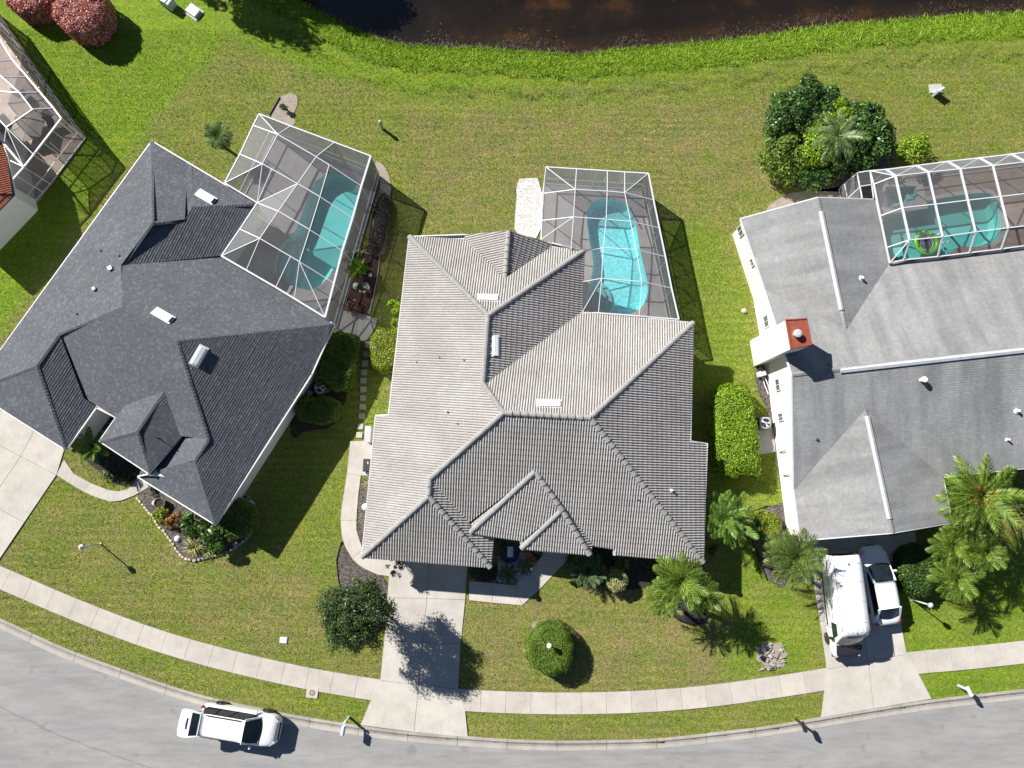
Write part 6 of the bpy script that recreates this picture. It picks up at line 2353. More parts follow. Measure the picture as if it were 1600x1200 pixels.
# loose shrubs and flowers
sh = [
    (1243, 175, 1.55, 2.2, 'deep green bush at the top left of the big planting clump', 'glossy_leaf', 0.22, 1700, 14),
    (1222, 195, 1.2, 1.6, 'low dark bush on the left edge of the big planting clump', 'glossy_leaf', 0.22, 1100, 10),
    (1262, 145, 1.15, 1.8, 'dark bush at the very top of the big planting clump', 'glossy_leaf', 0.20, 1000, 9),
    (1225, 245, 1.6, 1.9, 'bright bush at the lower left of the big planting clump', 'hedge_leaf', 0.22, 1700, 14),
    (1270, 228, 1.5, 2.0, 'yellow-green bush in the middle of the big planting clump', 'lime_leaf', 0.20, 1500, 12),
    (1350, 178, 1.1, 1.9, 'bright bush at the upper right of the big planting clump', 'glossy_leaf', 0.22, 1000, 10),
    (1366, 218, 1.35, 2.2, 'dark glossy bush on the right edge of the big planting clump', 'glossy_leaf', 0.24, 1400, 12),
    (1258, 275, 1.3, 1.3, 'low bush at the bottom of the big planting clump by the roof', 'glossy_leaf', 0.20, 1100, 10),
    (1345, 258, 1.2, 1.5, 'leafy bush between the clump palm and the right cage', 'glossy_leaf', 0.22, 1100, 10),
    (1310, 185, 1.2, 2.1, 'bush behind the silvery palm in the big planting clump', 'lime_leaf', 0.20, 1100, 10),
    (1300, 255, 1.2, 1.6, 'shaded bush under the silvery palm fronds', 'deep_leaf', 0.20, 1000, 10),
    (1330, 218, 1.5, 1.9, 'bush at the heart of the big planting clump right of the palm', 'glossy_leaf', 0.22, 1300, 12),
    (1300, 165, 1.2, 1.8, 'bush at the upper edge of the big planting clump by the gravel', 'glossy_leaf', 0.20, 1000, 10),
    (1284, 205, 1.3, 2.0, 'bright bush left of the palm in the big planting clump', 'hedge_leaf', 0.20, 1200, 12),
    (1427, 231, 1.25, 1.9, 'bright separate bush just above the right cage corner', 'lime_leaf', 0.17, 1900, 16),
    (445, 166, 0.42, 0.6, 'small green bush in the bare soil above the left cage', 'glossy_leaf', 0.13, 320, 5),
    (619, 480, 0.55, 1.4, 'bright narrow shrub against the tiled house left wall', 'lime_leaf', 0.17, 420, 8),
    (616, 505, 0.35, 0.8, 'small bright shrub under the left eave of the tiled house', 'lime_leaf', 0.15, 200, 4),
    (252, 806, 0.58, 0.8, 'yellow-green croton in the stone-edged flower bed', 'gold_leaf', 0.17, 480, 7),
    (268, 813, 0.50, 0.7, 'orange croton in the middle of the stone-edged bed', 'orange_leaf', 0.15, 460, 7),
    (282, 812, 0.50, 0.8, 'copper-leaved plant right of the orange croton', 'copper_leaf', 0.17, 380, 7),
    (304, 818, 0.95, 1.5, 'dark glossy shrub under the charcoal house eave corner', 'glossy_leaf', 0.27, 700, 10),
    (345, 842, 0.95, 1.6, 'glossy shrub at the right tip of the stone-edged bed', 'glossy_leaf', 0.27, 700, 10),
    (325, 832, 0.6, 1.2, 'glossy shrub between its two larger neighbours in the bed', 'glossy_leaf', 0.24, 360, 6),
    (240, 766, 0.35, 0.4, 'small dark plant beside the curved front walk', 'deep_leaf', 0.12, 200, 4),
    (564, 450, 0.35, 0.7, 'small green plant beside the large bird-of-paradise leaves', 'deep_leaf', 0.16, 160, 4),
    (553, 481, 0.75, 0.6, 'reddish low plants at the end of the red mulch bed', 'copper_leaf', 0.14, 420, 8),
    (573, 757, 0.32, 0.6, 'small yellow shrub in the strip left of the tiled house', 'yellow_leaf', 0.12, 220, 4),
    (556, 905, 0.25, 0.5, 'yellow seedling in the mulch above the dark tree', 'gold_leaf', 0.12, 90, 3),
    (1427, 907, 0.42, 0.5, 'yellow flowers below the dark bush near the sedan', 'yellow_flower', 0.10, 300, 5),
    (1459, 905, 0.62, 0.6, 'wider patch of yellow flowers under the palm fronds', 'yellow_flower', 0.10, 560, 7),
    (972, 879, 0.55, 0.8, 'variegated shrub just above the pale ball shrub', 'areca_leaf', 0.20, 260, 6),
    (790, 876, 0.42, 0.5, 'red-leaved plant left of the dark glazed fountain', 'red_leaf', 0.12, 240, 4),
    (826, 873, 0.55, 0.5, 'dark red plant right of the dark glazed fountain', 'red_leaf', 0.12, 320, 5),
    (786, 850, 0.5, 0.8, 'shaded red shrub in the entry court by the garage', 'copper_leaf', 0.13, 260, 5),
    (746, 897, 0.35, 0.35, 'low green tuft in the shaded bed beside the driveway', 'deep_leaf', 0.11, 180, 4),
    (762, 896, 0.35, 0.35, 'second low green tuft nearer the entry walk', 'deep_leaf', 0.11, 180, 4),
    (170, 738, 0.75, 0.6, 'low dark shrubs below the courtyard palm of the charcoal house', 'deep_leaf', 0.13, 420, 8),
    (200, 745, 0.6, 0.5, 'low dark groundcover beside the porch of the charcoal house', 'deep_leaf', 0.12, 300, 6),
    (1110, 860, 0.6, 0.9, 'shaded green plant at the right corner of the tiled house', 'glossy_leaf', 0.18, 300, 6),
    (1590, 780, 0.9, 1.2, 'dark shrub behind the big fruiting palm by the wall', 'deep_leaf', 0.18, 600, 8),
    (1470, 850, 0.8, 1.1, 'dark understorey shrub left of the small palms', 'deep_leaf', 0.16, 500, 8),
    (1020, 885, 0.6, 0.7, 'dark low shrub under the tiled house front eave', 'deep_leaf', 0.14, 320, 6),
    (1128, 612, 0.4, 0.7, 'bare greyish twigs at the top of the long bright hedge', 'brown_leaf', 0.12, 160, 4),
]
for (x, y, r_, h, lab, mm, lf_, n_l, cl) in sh:
    if 'planting clump' in lab or 'silvery palm' in lab:
        r_, n_l = r_ * 1.18, int(n_l * 1.9)
    shrub('shrub', x, y, r_, h, lab, mm, leaf=lf_, n=n_l, clumps=cl)

# bare branches over the top of the main garage corner: small olive tree
tree(617, 884, 0.85, 1.9, (622, 872), 'thin greyish small shrub tree at the garage left corner', 'brown_leaf', n=900, leaf=0.11, clumps=16, trunk_r=0.03, zc=1.3, name='small_shrub_tree')

# palms
palm('pygmy_palm', 'largest green palm crown at the tiled house right corner', (1062, 907), 3.9, (1076, 945), date_f, 34, 1.30, group='pygmy palms at the tiled house corner')
palm('pygmy_palm', 'right palm crown of the trio before the tiled house', (1098, 930), 3.5, (1084, 952), date_f, 26, 0.92, group='pygmy palms at the tiled house corner')
palm('pygmy_palm', 'left lower palm crown of the trio before the tiled house', (1040, 935), 3.1, (1068, 955), date_f, 26, 0.95, group='pygmy palms at the tiled house corner')
palm('queen_palm', 'big palm with orange fruit beside the right house wall', (1532, 775), 5.0, (1508, 778), queen, 26, 1.15, e=(-0.2, 1.0), tr=0.16, fruit=True, group='palms right of the white sedan')
palm('pygmy_palm', 'left small palm just below the big fruiting palm', (1488, 853), 3.0, (1505, 880), date_f, 26, 1.05, group='palms right of the white sedan')
palm('pygmy_palm', 'right small palm below the big fruiting palm', (1535, 862), 3.2, (1512, 884), date_f, 26, 1.1, group='palms right of the white sedan')
palm('pygmy_palm', 'lowest small palm above the right garden lamp', (1493, 903), 2.7, (1506, 888), date_f, 26, 1.15, group='palms right of the white sedan')
palm('pygmy_palm', 'top small palm hidden against the big fruiting palm', (1510, 820), 3.4, (1505, 868), date_f, 22, 0.95, group='palms right of the white sedan')
palm('pygmy_palm', 'wide grey-green palm overhanging the left side of the white van', (1243, 872), 3.0, (1222, 880), date_l, 30, 1.25)
palm('pygmy_palm', 'small palm tucked above the wide palm by the right house corner', (1222, 850), 1.8, (1212, 850), date_l, 18, 0.75)
palm('feather_palm', 'silvery palm rising from the middle of the big planting clump', (1310, 212), 3.4, (1300, 230), silver, 18, 0.95, e=(-0.35, 0.9), tr=0.13)
palm('cabbage_palm', 'lone small palm on the lawn left of the left cage', (341, 212), 1.9, (348, 228), sabal, 26, 1.0, e=(-0.5, 1.2), tr=0.09)
ap = [(1132, 808), (1120, 790), (1148, 798), (1138, 828), (1155, 820), (1112, 812)]
for i, (x, y) in enumerate(ap):
    if i == 0:
        rt = palm('areca_palm', 'bushy feathery palm between the tiled house and the right house', (x, y), 2.4, (1122, 822), areca, 12, 1.0, e=(0.0, 1.2), tr=0.05)
    else:
        b0 = rt.location
        c = P(x, y, 2.0)
        MB().tube([(0.1 * i - 0.3, 0, 0), (c.x - b0.x, c.y - b0.y, 2.0)], [0.05, 0.035], 6).build('trunk', 'palm_bark', rt, world=False)
        put_fronds(rt, (c.x - b0.x, c.y - b0.y, 2.0), areca, 8, 0.0, 1.2, 0.85)
rt = palm('areca_palm', 'yellow-green palm in the courtyard of the charcoal house', (146, 697), 1.5, (150, 700), areca, 16, 0.85, e=(0.0, 1.2), tr=0.05)
# large-leaved bird of paradise
blade_rosette('bird_of_paradise', 'bright broad-leaved plant beside the left cage wall', 556, 418, 0.9, 9, 1.0, 0.42, 'lime_leaf', (0.1, 0.8))
blade_rosette('bird_of_paradise', 'dark broad-leaved plant above the bright one by the cage', 551, 405, 0.5, 8, 0.95, 0.34, 'glossy_leaf', (0.2, 0.9))
blade_rosette('spider_grass', 'spiky yellow grass clump at the tip of the stone-edged bed', 303, 855, 0.1, 60, 1.05, 0.05, 'blade_yellow', (0.1, 1.3), bend=0.35)
blade_rosette('spider_grass', 'thin pale grass tuft right of the yellow spiky clump', 323, 862, 0.05, 30, 0.75, 0.04, 'blade_yellow', (0.1, 1.1), bend=0.35)
rt = palm('cycad', 'spreading dark sago plant left of the pale ball shrub', (919, 890), 0.8, (919, 889), cycad, 34, 1.35, e=(-0.1, 0.9), tr=0.12, cat='sago plant')
rt = palm('cycad', 'sago plant in the white gravel by the entry walk', (793, 896), 0.4, (793, 896), cycad, 24, 0.75, e=(0.0, 0.9), tr=0.08, cat='sago plant')
rt = palm('cycad', 'smaller sago plant in the gravel nearer the entry door', (819, 885), 0.4, (819, 885), cycad, 18, 0.62, e=(0.0, 0.9), tr=0.08, cat='sago plant')

lawn_blades(900000)

# ------------------------------------------------------------------ vehicles (x forward, y left, z up)
def loft(mb, stations):
    """stations: (x, [(y, z) ... half profile from sill to centre top])"""
    rings = []
    for x, pr in stations:
        ring = [(x, y, z) for y, z in pr] + [(x, -y, z) for y, z in reversed(pr) if y > 1e-6]
        rings.append(ring)
    n = len(rings[0])
    vs = [p for r_ in rings for p in r_]
    fs = []
    for i in range(len(rings) - 1):
        for k in range(n - 1):
            a, b_ = i * n + k, i * n + k + 1
            fs.append((a, a + n, b_ + n, b_))
        fs.append((i * n + n - 1, (i + 1) * n + n - 1, (i + 1) * n, i * n))
    fs.append(tuple(range(n - 1, -1, -1))[::-1][::-1])
    fs.append(tuple(range((len(rings) - 1) * n, len(rings) * n)))
    return mb.add(vs, fs)


def wheel(root, x, y, r_, w_):
    sg = 1 if y > 0 else -1
    t = MB()
    prof = [(-w_ / 2, r_ * 0.62), (-w_ / 2, r_ * 0.94), (-w_ * 0.35, r_), (w_ * 0.35, r_), (w_ / 2, r_ * 0.94), (w_ / 2, r_ * 0.62)]
    n = 22
    vs, fs = [], []
    for o, q in prof:
        for k in range(n):
            a = 2 * math.pi * k / n
            vs.append((x + q * math.cos(a), y + o, r_ + q * math.sin(a)))
    for i in range(len(prof) - 1):
        for k in range(n):
            fs.append((i * n + k, i * n + (k + 1) % n, (i + 1) * n + (k + 1) % n, (i + 1) * n + k))
    fs.append(tuple(range(n)))
    fs.append(tuple(range(5 * n, 6 * n)))
    t.add(vs, fs)
    wh = t.build('wheel', 'rubber', root, world=False)
    rm = MB()
    yo = y + sg * (w_ / 2 + 0.004)
    for k in range(7):
        a = 2 * math.pi * k / 7
        rm.beam((x, yo, r_), (x + r_ * 0.58 * math.cos(a), yo, r_ + r_ * 0.58 * math.sin(a)), 0.03, 0.07, (0, 1, 0))
    vs, fs = [], []
    for rr in (r_ * 0.55, r_ * 0.65):
        for k in range(n):
            a = 2 * math.pi * k / n
            vs.append((x + rr * math.cos(a), yo + sg * 0.005, r_ + rr * math.sin(a)))
    for k in range(n):
        fs.append((k, (k + 1) % n, n + (k + 1) % n, n + k))
    rm.add(vs, fs)
    rm.build('rim', 'rim_metal', wh, world=False)


def panel(root, name, pts, material, th=0.012, bulge=0.0, sub=0, label=None, parent=None):
    """thin pane standing a little proud along its own normal; pts in order"""
    ps = [Vector(p) for p in pts]
    n = (ps[1] - ps[0]).cross(ps[2] - ps[0]).normalized()
    c = sum(ps, Vector()) / len(ps)
    if n.dot(c - Vector((c.x * 0.6, 0, 0.8))) < 0:
        n = -n
    mb = MB()
    k = len(ps)
    m_ = c + n * (th + bulge)
    vs = [p + n * th for p in ps] + [p - n * th for p in ps] + [m_]
    fs = [(i, (i + 1) % k, 2 * k) for i in range(k)] + [(i + k, (i + 1) % k + k, (i + 1) % k, i) for i in range(k)]
    mb.add(vs, fs)
    return mb.build(name, material, root, world=False, smooth=False, label=label)


def heading(p0, p1, z):
    a, b_ = P(p0[0], p0[1], z), P(p1[0], p1[1], z)
    return math.atan2(b_.y - a.y, b_.x - a.x)


def glasshouse(root, xb, xf, rb, rf, wb, wt, zb, zt, crown=0.06, pillars=(0.45,), rear_glass=True, paint='white_car_paint', sag=0.0):
    """cabin: base runs xb..xf at height zb and half width wb; roof runs rb..rf at zt with half width wt"""
    def base(x):
        t = (x - xb) / (xf - xb)
        return wb * (1 - 0.10 * abs(2 * t - 1) ** 3)
    inner = MB()
    loft(inner, [(xb, [(base(xb) * 0.96, zb - 0.05), (base(xb) * 0.93, zb + 0.01), (0, zb + 0.02)]), (rb + 0.02, [(wb * 0.97, zb - 0.05), (wt * 0.97, zt - 0.03), (0, zt - 0.0)]),
                 (rf - 0.02, [(wb * 0.97, zb - 0.05), (wt * 0.97, zt - 0.03), (0, zt - 0.0)]), (xf, [(base(xf) * 0.96, zb - 0.05), (base(xf) * 0.93, zb + 0.01), (0, zb + 0.02)])])
    inner.build('cabin', 'black_plastic', root, world=False)
    # roof skin
    rs = []
    n = 9
    for i in range(n):
        t = i / (n - 1)
        x = rb + (rf - rb) * t
        e = abs(2 * t - 1)
        zz = zt + crown * 0.5 * (1 - e * e)
        ww = wt * (1 - 0.045 * e ** 4)
        rs.append((x, [(ww, zz - 0.045), (ww * 0.985, zz), (ww * 0.7, zz + crown * 0.55), (ww * 0.35, zz + crown * 0.9), (0, zz + crown)]))
    rf_ = MB()
    loft(rf_, rs)
    rf_.build('roof', paint, root, world=False, smooth=True)
    bw = base(xf) * 0.92
    # curved windscreen in strips
    def screen(name, x0, z0, w0, x1, z1, w1, bow):
        mb = MB()
        m_ = 8
        vs = []
        for j, (x, z, w_, b0) in enumerate(((x0, z0, w0, bow), (x0 * 0.5 + x1 * 0.5, z0 * 0.5 + z1 * 0.5 + 0.03, (w0 + w1) / 2, bow * 0.8), (x1, z1, w1, bow * 0.55))):
            for k in range(m_ + 1):
                t = 2 * k / m_ - 1
                vs.append((x + b0 * (1 - t * t), w_ * t, z + 0.02 * (1 - t * t)))
        fs = [(j * (m_ + 1) + k, j * (m_ + 1) + k + 1, (j + 1) * (m_ + 1) + k + 1, (j + 1) * (m_ + 1) + k) for j in range(2) for k in range(m_)]
        mb.add(vs, fs)
        mb.build(name, 'car_glass', root, world=False, smooth=True)
    screen('windscreen', xf + 0.02, zb + 0.03, bw, rf - 0.01, zt + 0.015, wt * 0.93, 0.13)
    if rear_glass:
        screen('rear_window', xb - 0.01, zb + 0.03, base(xb) * 0.80, rb + 0.01, zt + 0.01, wt * 0.84, -0.12)
    for sg in (-1, 1):
        # side windows between pillars, each its own pane
        cuts = [0.0] + list(pillars) + [1.0]
        for i in range(len(cuts) - 1):
            a, b_ = cuts[i] + 0.02, cuts[i + 1] - 0.02
            X0, X1 = xb + 0.16, xf - 0.22
            R0, R1 = rb + 0.08, rf - 0.10
            pts = [(X0 + (X1 - X0) * a, sg * (wb + 0.003), zb + 0.03), (X0 + (X1 - X0) * b_, sg * (wb + 0.003), zb + 0.03),
                   (R0 + (R1 - R0) * b_, sg * (wt + 0.012), zt - 0.04), (R0 + (R1 - R0) * a, sg * (wt + 0.012), zt - 0.04)]
            panel(root, 'side_window', pts, 'car_glass', 0.008)
        for (x0, x1) in ((xf - 0.02, rf - 0.02), (xb + 0.02, rb + 0.02)):
            MB().beam((x0, sg * base(xf if x0 > 0 else xb) * 0.94, zb), (x1, sg * wt * 0.98, zt), 0.13, 0.07).build('pillar', paint, root, world=False)
        for t in pillars:
            xx, rr = xb + 0.16 + (xf - xb - 0.38) * t, rb + 0.08 + (rf - rb - 0.18) * t
            MB().beam((xx, sg * (wb - 0.005), zb), (rr, sg * (wt - 0.002), zt - 0.02), 0.07, 0.05).build('pillar', 'black_plastic', root, world=False)


def car_common(root, wb_half, axle, r_, wheel_w, L, wd, mirror_x, mirror_z):
    for x in (-axle[0], axle[1]):
        for sg in (-1, 1):
            wheel(root, x, sg * (wb_half - wheel_w / 2), r_, wheel_w)
    for sg in (-1, 1):
        m_ = MB()
        m_.box((mirror_x, sg * (wd + 0.09), mirror_z), (0.12, 0.22, 0.13), 0)
        m_.build('wing_mirror', 'white_car_paint', root, world=False, bevel=0.03)


# white sedan on the right driveway, nose towards the garage
yaw = heading((1386, 968), (1364, 858), 0.8)
c = P(1375, 914, 0.75)
sdn = thing('parked_car', (c.x, c.y, 0.036), 'white sedan parked nose to the garage between the van and the lawn', 'car', None, yaw)
hw = 0.90


def prof(w_, z0, z1, z2, dome):
    return [(w_ * 0.90, z0), (w_ * 0.985, z0 + 0.12), (w_, (z0 + z1) / 2 + 0.05), (w_ * 0.97, z1), (w_ * 0.80, z2), (w_ * 0.42, z2 + dome * 0.8), (0, z2 + dome)]


st_ = [(-2.36, prof(0.58, 0.34, 0.72, 0.80, 0.02)), (-2.28, prof(0.74, 0.28, 0.85, 0.95, 0.03)), (-2.0, prof(0.86, 0.22, 0.93, 1.01, 0.04)), (-1.4, prof(0.895, 0.20, 0.95, 1.0, 0.05)),
       (-0.6, prof(0.90, 0.19, 0.93, 0.96, 0.05)), (0.4, prof(0.90, 0.19, 0.90, 0.93, 0.05)), (1.1, prof(0.895, 0.20, 0.87, 0.92, 0.05)), (1.6, prof(0.885, 0.20, 0.80, 0.86, 0.05)),
       (2.0, prof(0.83, 0.22, 0.70, 0.76, 0.05)), (2.26, prof(0.68, 0.25, 0.58, 0.64, 0.04)), (2.38, prof(0.48, 0.32, 0.50, 0.54, 0.02))]
mb = MB()
loft(mb, st_)
mb.build('body', 'white_car_paint', sdn, world=False, smooth=True, sub=1)
glasshouse(sdn, -1.95, 1.20, -1.30, 0.30, 0.81, 0.66, 0.93, 1.38, pillars=(0.5,))
car_common(sdn, 0.91, (1.38, 1.42), 0.33, 0.22, 4.7, 0.84, 0.78, 1.0)
for sg in (-1, 1):
    MB().box((-2.18, sg * 0.66, 0.86), (0.22, 0.26, 0.10), sg * -0.5).build('tail_light', 'tail_light_red', sdn, world=False, bevel=0.03)
    MB().box((2.03, sg * 0.66, 0.71), (0.30, 0.16, 0.07), sg * -0.55).build('headlight', 'head_light', sdn, world=False, bevel=0.03)
MB().box((2.37, 0, 0.42), (0.04, 0.7, 0.14)).build('grille', 'black_plastic', sdn, world=False)

for sg in (-1, 1):
    for x in (0.95, 0.02, -0.95):
        MB().beam((x, sg * 0.908, 0.35), (x - 0.03, sg * 0.878, 0.93), 0.014, 0.012, (0, 1, 0)).build('door_seam', 'dark_pipe', sdn, world=False)
    for x in (0.15, -0.85):
        MB().box((x, sg * 0.912, 0.80), (0.16, 0.02, 0.035)).build('door_handle', 'light_grey_metal', sdn, world=False)
# white high-roof van, nose towards the street
yaw = heading((1310, 858), (1331, 1025), 2.3)
c = P(1318.5, 945, 1.3)
van = thing('parked_van', (c.x, c.y, 0.036), 'long white high-roof cargo van facing the street on the right driveway', 'van', None, yaw)


def vprof(w_, z0, zt_, round_=0.12):
    return [(w_ * 0.96, z0), (w_, z0 + 0.2), (w_, 1.1), (w_ * 0.975, 1.8), (w_ * 0.93, zt_ - round_), (w_ * 0.86, zt_ - 0.02), (w_ * 0.5, zt_ + 0.03), (0, zt_ + 0.045)]


def nose(w_, z0, zt_):
    return [(w_ * 0.94, z0), (w_, z0 + 0.18), (w_, zt_ * 0.62), (w_ * 0.985, zt_ * 0.82), (w_ * 0.95, zt_ * 0.93), (w_ * 0.86, zt_ * 0.985), (w_ * 0.5, zt_), (0, zt_ + 0.02)]


VL = 3.05
st_ = [(-VL, vprof(0.91, 0.45, 2.52)), (-VL + 0.06, vprof(0.97, 0.36, 2.58)), (-2.2, vprof(1.0, 0.32, 2.62)), (0, vprof(1.0, 0.32, 2.63)), (1.0, vprof(1.0, 0.32, 2.62)), (1.36, vprof(0.99, 0.32, 2.57)),
       (1.58, vprof(0.97, 0.32, 2.42)), (1.86, nose(0.985, 0.32, 1.98)), (2.18, nose(0.98, 0.32, 1.50)), (2.30, nose(0.97, 0.33, 1.38)), (2.82, nose(0.93, 0.35, 1.14)), (3.08, nose(0.80, 0.40, 0.92))]
mb = MB()
loft(mb, st_)
mb.build('body', 'white_car_paint', van, world=False, smooth=True)
# raised centre panel with pressed ribs on the roof
for k in range(5):
    MB().box((-0.7, -0.6 + 0.3 * k, 2.655 - 0.015 * abs(k - 2)), (4.1, 0.05, 0.014)).build('roof_rib', 'white_car_paint', van, world=False, bevel=0.005)
for x in (-2.6, -1.55, -0.4, 0.8):
    MB().beam((x, -0.82, 2.655), (x, 0.82, 2.655), 0.022, 0.012).build('roof_seam', 'light_grey_metal', van, world=False)
for y in (-0.90, 0.90):
    MB().beam((-2.85, y, 2.592), (1.3, y, 2.592), 0.03, 0.02).build('drip_rail', 'grey_plastic', van, world=False)
for sg in (-1, 1):
    for x in (-0.55, 1.28):
        MB().beam((x, sg * 1.004, 0.45), (x, sg * 0.985, 1.75), 0.02, 0.012, (0, 1, 0)).build('door_seam', 'dark_pipe', van, world=False)
    MB().box((-0.7, sg * 1.012, 1.2), (0.16, 0.02, 0.05)).build('door_handle', 'black_plastic', van, world=False)
# windscreen, bonnet cover, grille
mb = MB()
vs = []
for j, (x, z, w_) in enumerate(((2.20, 1.50, 0.93), (1.90, 1.98, 0.90), (1.62, 2.42, 0.86))):
    for k in range(9):
        t = 2 * k / 8 - 1
        vs.append((x + 0.14 * (1 - t * t) - 0.02, w_ * t, z + 0.03 * (1 - t * t) + 0.03))
mb.add(vs, [(j * 9 + k, j * 9 + k + 1, (j + 1) * 9 + k + 1, (j + 1) * 9 + k) for j in range(2) for k in range(8)])
mb.build('windscreen', 'window_glass', van, world=False, smooth=True)
mb = MB()
vs = []
for j, (x, z, w_) in enumerate(((2.28, 1.43, 0.88), (2.80, 1.21, 0.84), (3.05, 1.0, 0.72), (3.12, 0.72, 0.66))):
    for k in range(9):
        t = 2 * k / 8 - 1
        vs.append((x + 0.05 * (1 - t * t), w_ * t, z + 0.01))
mb.add(vs, [(j * 9 + k, j * 9 + k + 1, (j + 1) * 9 + k + 1, (j + 1) * 9 + k) for j in range(3) for k in range(8)])
mb.build('bonnet', 'dark_pipe', van, world=False, smooth=True, label='black front hood')
for k in range(-1, 2, 2):
    MB().beam((2.30, k * 0.25, 1.53), (2.26, k * 0.25 - 0.55, 1.57), 0.02, 0.02).build('wiper', 'black_plastic', van, world=False)
MB().box((3.06, 0, 0.48), (0.22, 1.66, 0.24)).build('bumper', 'black_plastic', van, world=False, bevel=0.05)
for sg in (-1, 1):
    panel(van, 'side_window', [(0.95, sg * 0.995, 1.32), (1.92, sg * 0.985, 1.32), (1.62, sg * 0.955, 1.95), (0.95, sg * 0.972, 2.0)], 'car_glass', 0.012)
    MB().beam((-2.9, sg * 1.005, 0.78), (1.2, sg * 1.005, 0.78), 0.03, 0.16).build('rub_strip', 'black_plastic', van, world=False)
    MB().beam((-2.7, sg * 0.985, 1.62), (1.0, sg * 0.985, 1.62), 0.02, 0.04).build('door_rail', 'dark_pipe', van, world=False)
    m_ = MB()
    m_.box((1.85, sg * 1.16, 1.45), (0.14, 0.20, 0.34))
    m_.beam((1.85, sg * 0.96, 1.35), (1.85, sg * 1.1, 1.4), 0.06, 0.06)
    m_.build('wing_mirror', 'black_plastic', van, world=False, bevel=0.03)
    for x in (-1.75, 2.1):
        wheel(van, x, sg * 0.90, 0.36, 0.24)
    MB().box((2.98, sg * 0.74, 0.92), (0.22, 0.20, 0.24), sg * -0.4).build('headlight', 'head_light', van, world=False, bevel=0.04)
    MB().box((-3.04, sg * 0.88, 1.2), (0.04, 0.12, 0.5)).build('tail_light', 'tail_light_red', van, world=False)
MB().lathe((-2.55, 0.0, 2.66), [(0.05, 0), (0.05, 0.06), (0.02, 0.09)], 10).build('roof_aerial', 'black_plastic', van, world=False)
van.scale = (1, 0.90, 0.96)
MB().lathe((1.40, 0.0, 2.60), [(0.03, 0), (0.025, 0.05)], 8).build('washer_cap', 'grey_plastic', van, world=False)

# white SUV in the street with its tailgate up
yaw = heading((312, 1122), (436, 1143), 1.2)
c = P(372, 1135, 0.9)
suv = thing('parked_car', (c.x, c.y, -0.11), 'white SUV parked on the street with its tailgate raised', 'car', None, yaw)


def sprof(w_, z0, z1, z2, dome):
    return [(w_ * 0.93, z0), (w_, z0 + 0.16), (w_, (z0 + z1) / 2 + 0.05), (w_ * 0.985, z1), (w_ * 0.86, z2), (w_ * 0.45, z2 + dome * 0.8), (0, z2 + dome)]


st_ = [(-2.34, sprof(0.82, 0.42, 0.98, 1.02, 0.01)), (-2.26, sprof(0.90, 0.34, 1.05, 1.09, 0.02)), (-1.7, sprof(0.945, 0.28, 1.10, 1.12, 0.03)), (-0.6, sprof(0.95, 0.27, 1.10, 1.12, 0.03)),
       (0.6, sprof(0.95, 0.27, 1.07, 1.11, 0.04)), (1.15, sprof(0.95, 0.28, 1.04, 1.10, 0.05)), (1.8, sprof(0.93, 0.28, 0.98, 1.05, 0.05)), (2.15, sprof(0.86, 0.30, 0.88, 0.96, 0.05)),
       (2.36, sprof(0.72, 0.34, 0.72, 0.80, 0.04)), (2.44, sprof(0.55, 0.42, 0.60, 0.64, 0.02))]
mb = MB()
loft(mb, st_)
mb.build('body', 'white_car_paint', suv, world=False, smooth=True, sub=1)
glasshouse(suv, -2.20, 1.32, -2.02, 0.58, 0.86, 0.66, 1.10, 1.70, crown=0.05, pillars=(0.28, 0.62), rear_glass=False)
car_common(suv, 0.97, (1.42, 1.45), 0.38, 0.24, 4.8, 0.90, 0.95, 1.15)
for sg in (-1, 1):
    MB().beam((-1.75, sg * 0.60, 1.80), (0.35, sg * 0.60, 1.80), 0.045, 0.05).build('roof_rack', 'black_plastic', suv, world=False)
    MB().box((2.16, sg * 0.70, 0.90), (0.42, 0.10, 0.08), sg * -0.75).build('headlight', 'head_light', suv, world=False, bevel=0.03)
    MB().box((-2.27, sg * 0.80, 1.12), (0.12, 0.14, 0.26)).build('tail_light', 'tail_light_red', suv, world=False, bevel=0.02)
MB().box((2.41, 0, 0.70), (0.05, 1.0, 0.14)).build('grille', 'black_plastic', suv, world=False)
MB().beam((2.30, -0.62, 0.90), (2.30, 0.62, 0.90), 0.05, 0.03).build('bonnet_seam', 'dark_pipe', suv, world=False)
# raised tailgate: hinged at the roof edge, glass half nearest the hinge
tgm = MB()
hx, hz = -2.04, 1.70
dx, dz = -math.cos(0.02), math.sin(0.02)


def tgp(s_, y, t=0):
    return (hx + dx * s_, y, hz + dz * s_ + 0.10 * math.sin(min(1, s_) * 2.2) + t)


rows = [(0.0, 0.66), (0.12, 0.70), (0.52, 0.78), (0.95, 0.80), (1.14, 0.72)]
vs, fs = [], []
for t in (0.03, -0.03):
    for s_, w_ in rows:
        for k in range(7):
            y = w_ * (2 * k / 6 - 1)
            vs.append((tgp(s_, y, t)[0] - 0.05 * (1 - (2 * k / 6 - 1) ** 2) * s_, y, tgp(s_, y, t)[2]))
n7 = 7
for L_ in range(2):
    for i in range(4):
        for k in range(6):
            a = L_ * 35 + i * n7 + k
            fs.append((a, a + 1, a + 1 + n7, a + n7))
for i in range(4):
    for k in (0, 6):
        a = i * n7 + k
        fs.append((a, a + n7, a + n7 + 35, a + 35))
for k in range(6):
    for i in (0, 4):
        a = i * n7 + k
        fs.append((a, a + 1, a + 36, a + 35))
tg = tgm.add(vs, fs).build('tailgate', 'white_car_paint', suv, world=False)
mb = MB().add([tgp(0.08, -0.60, 0.045), tgp(0.08, 0.60, 0.045), tgp(0.50, 0.66, 0.045), tgp(0.50, -0.66, 0.045)], [(0, 1, 2, 3)])
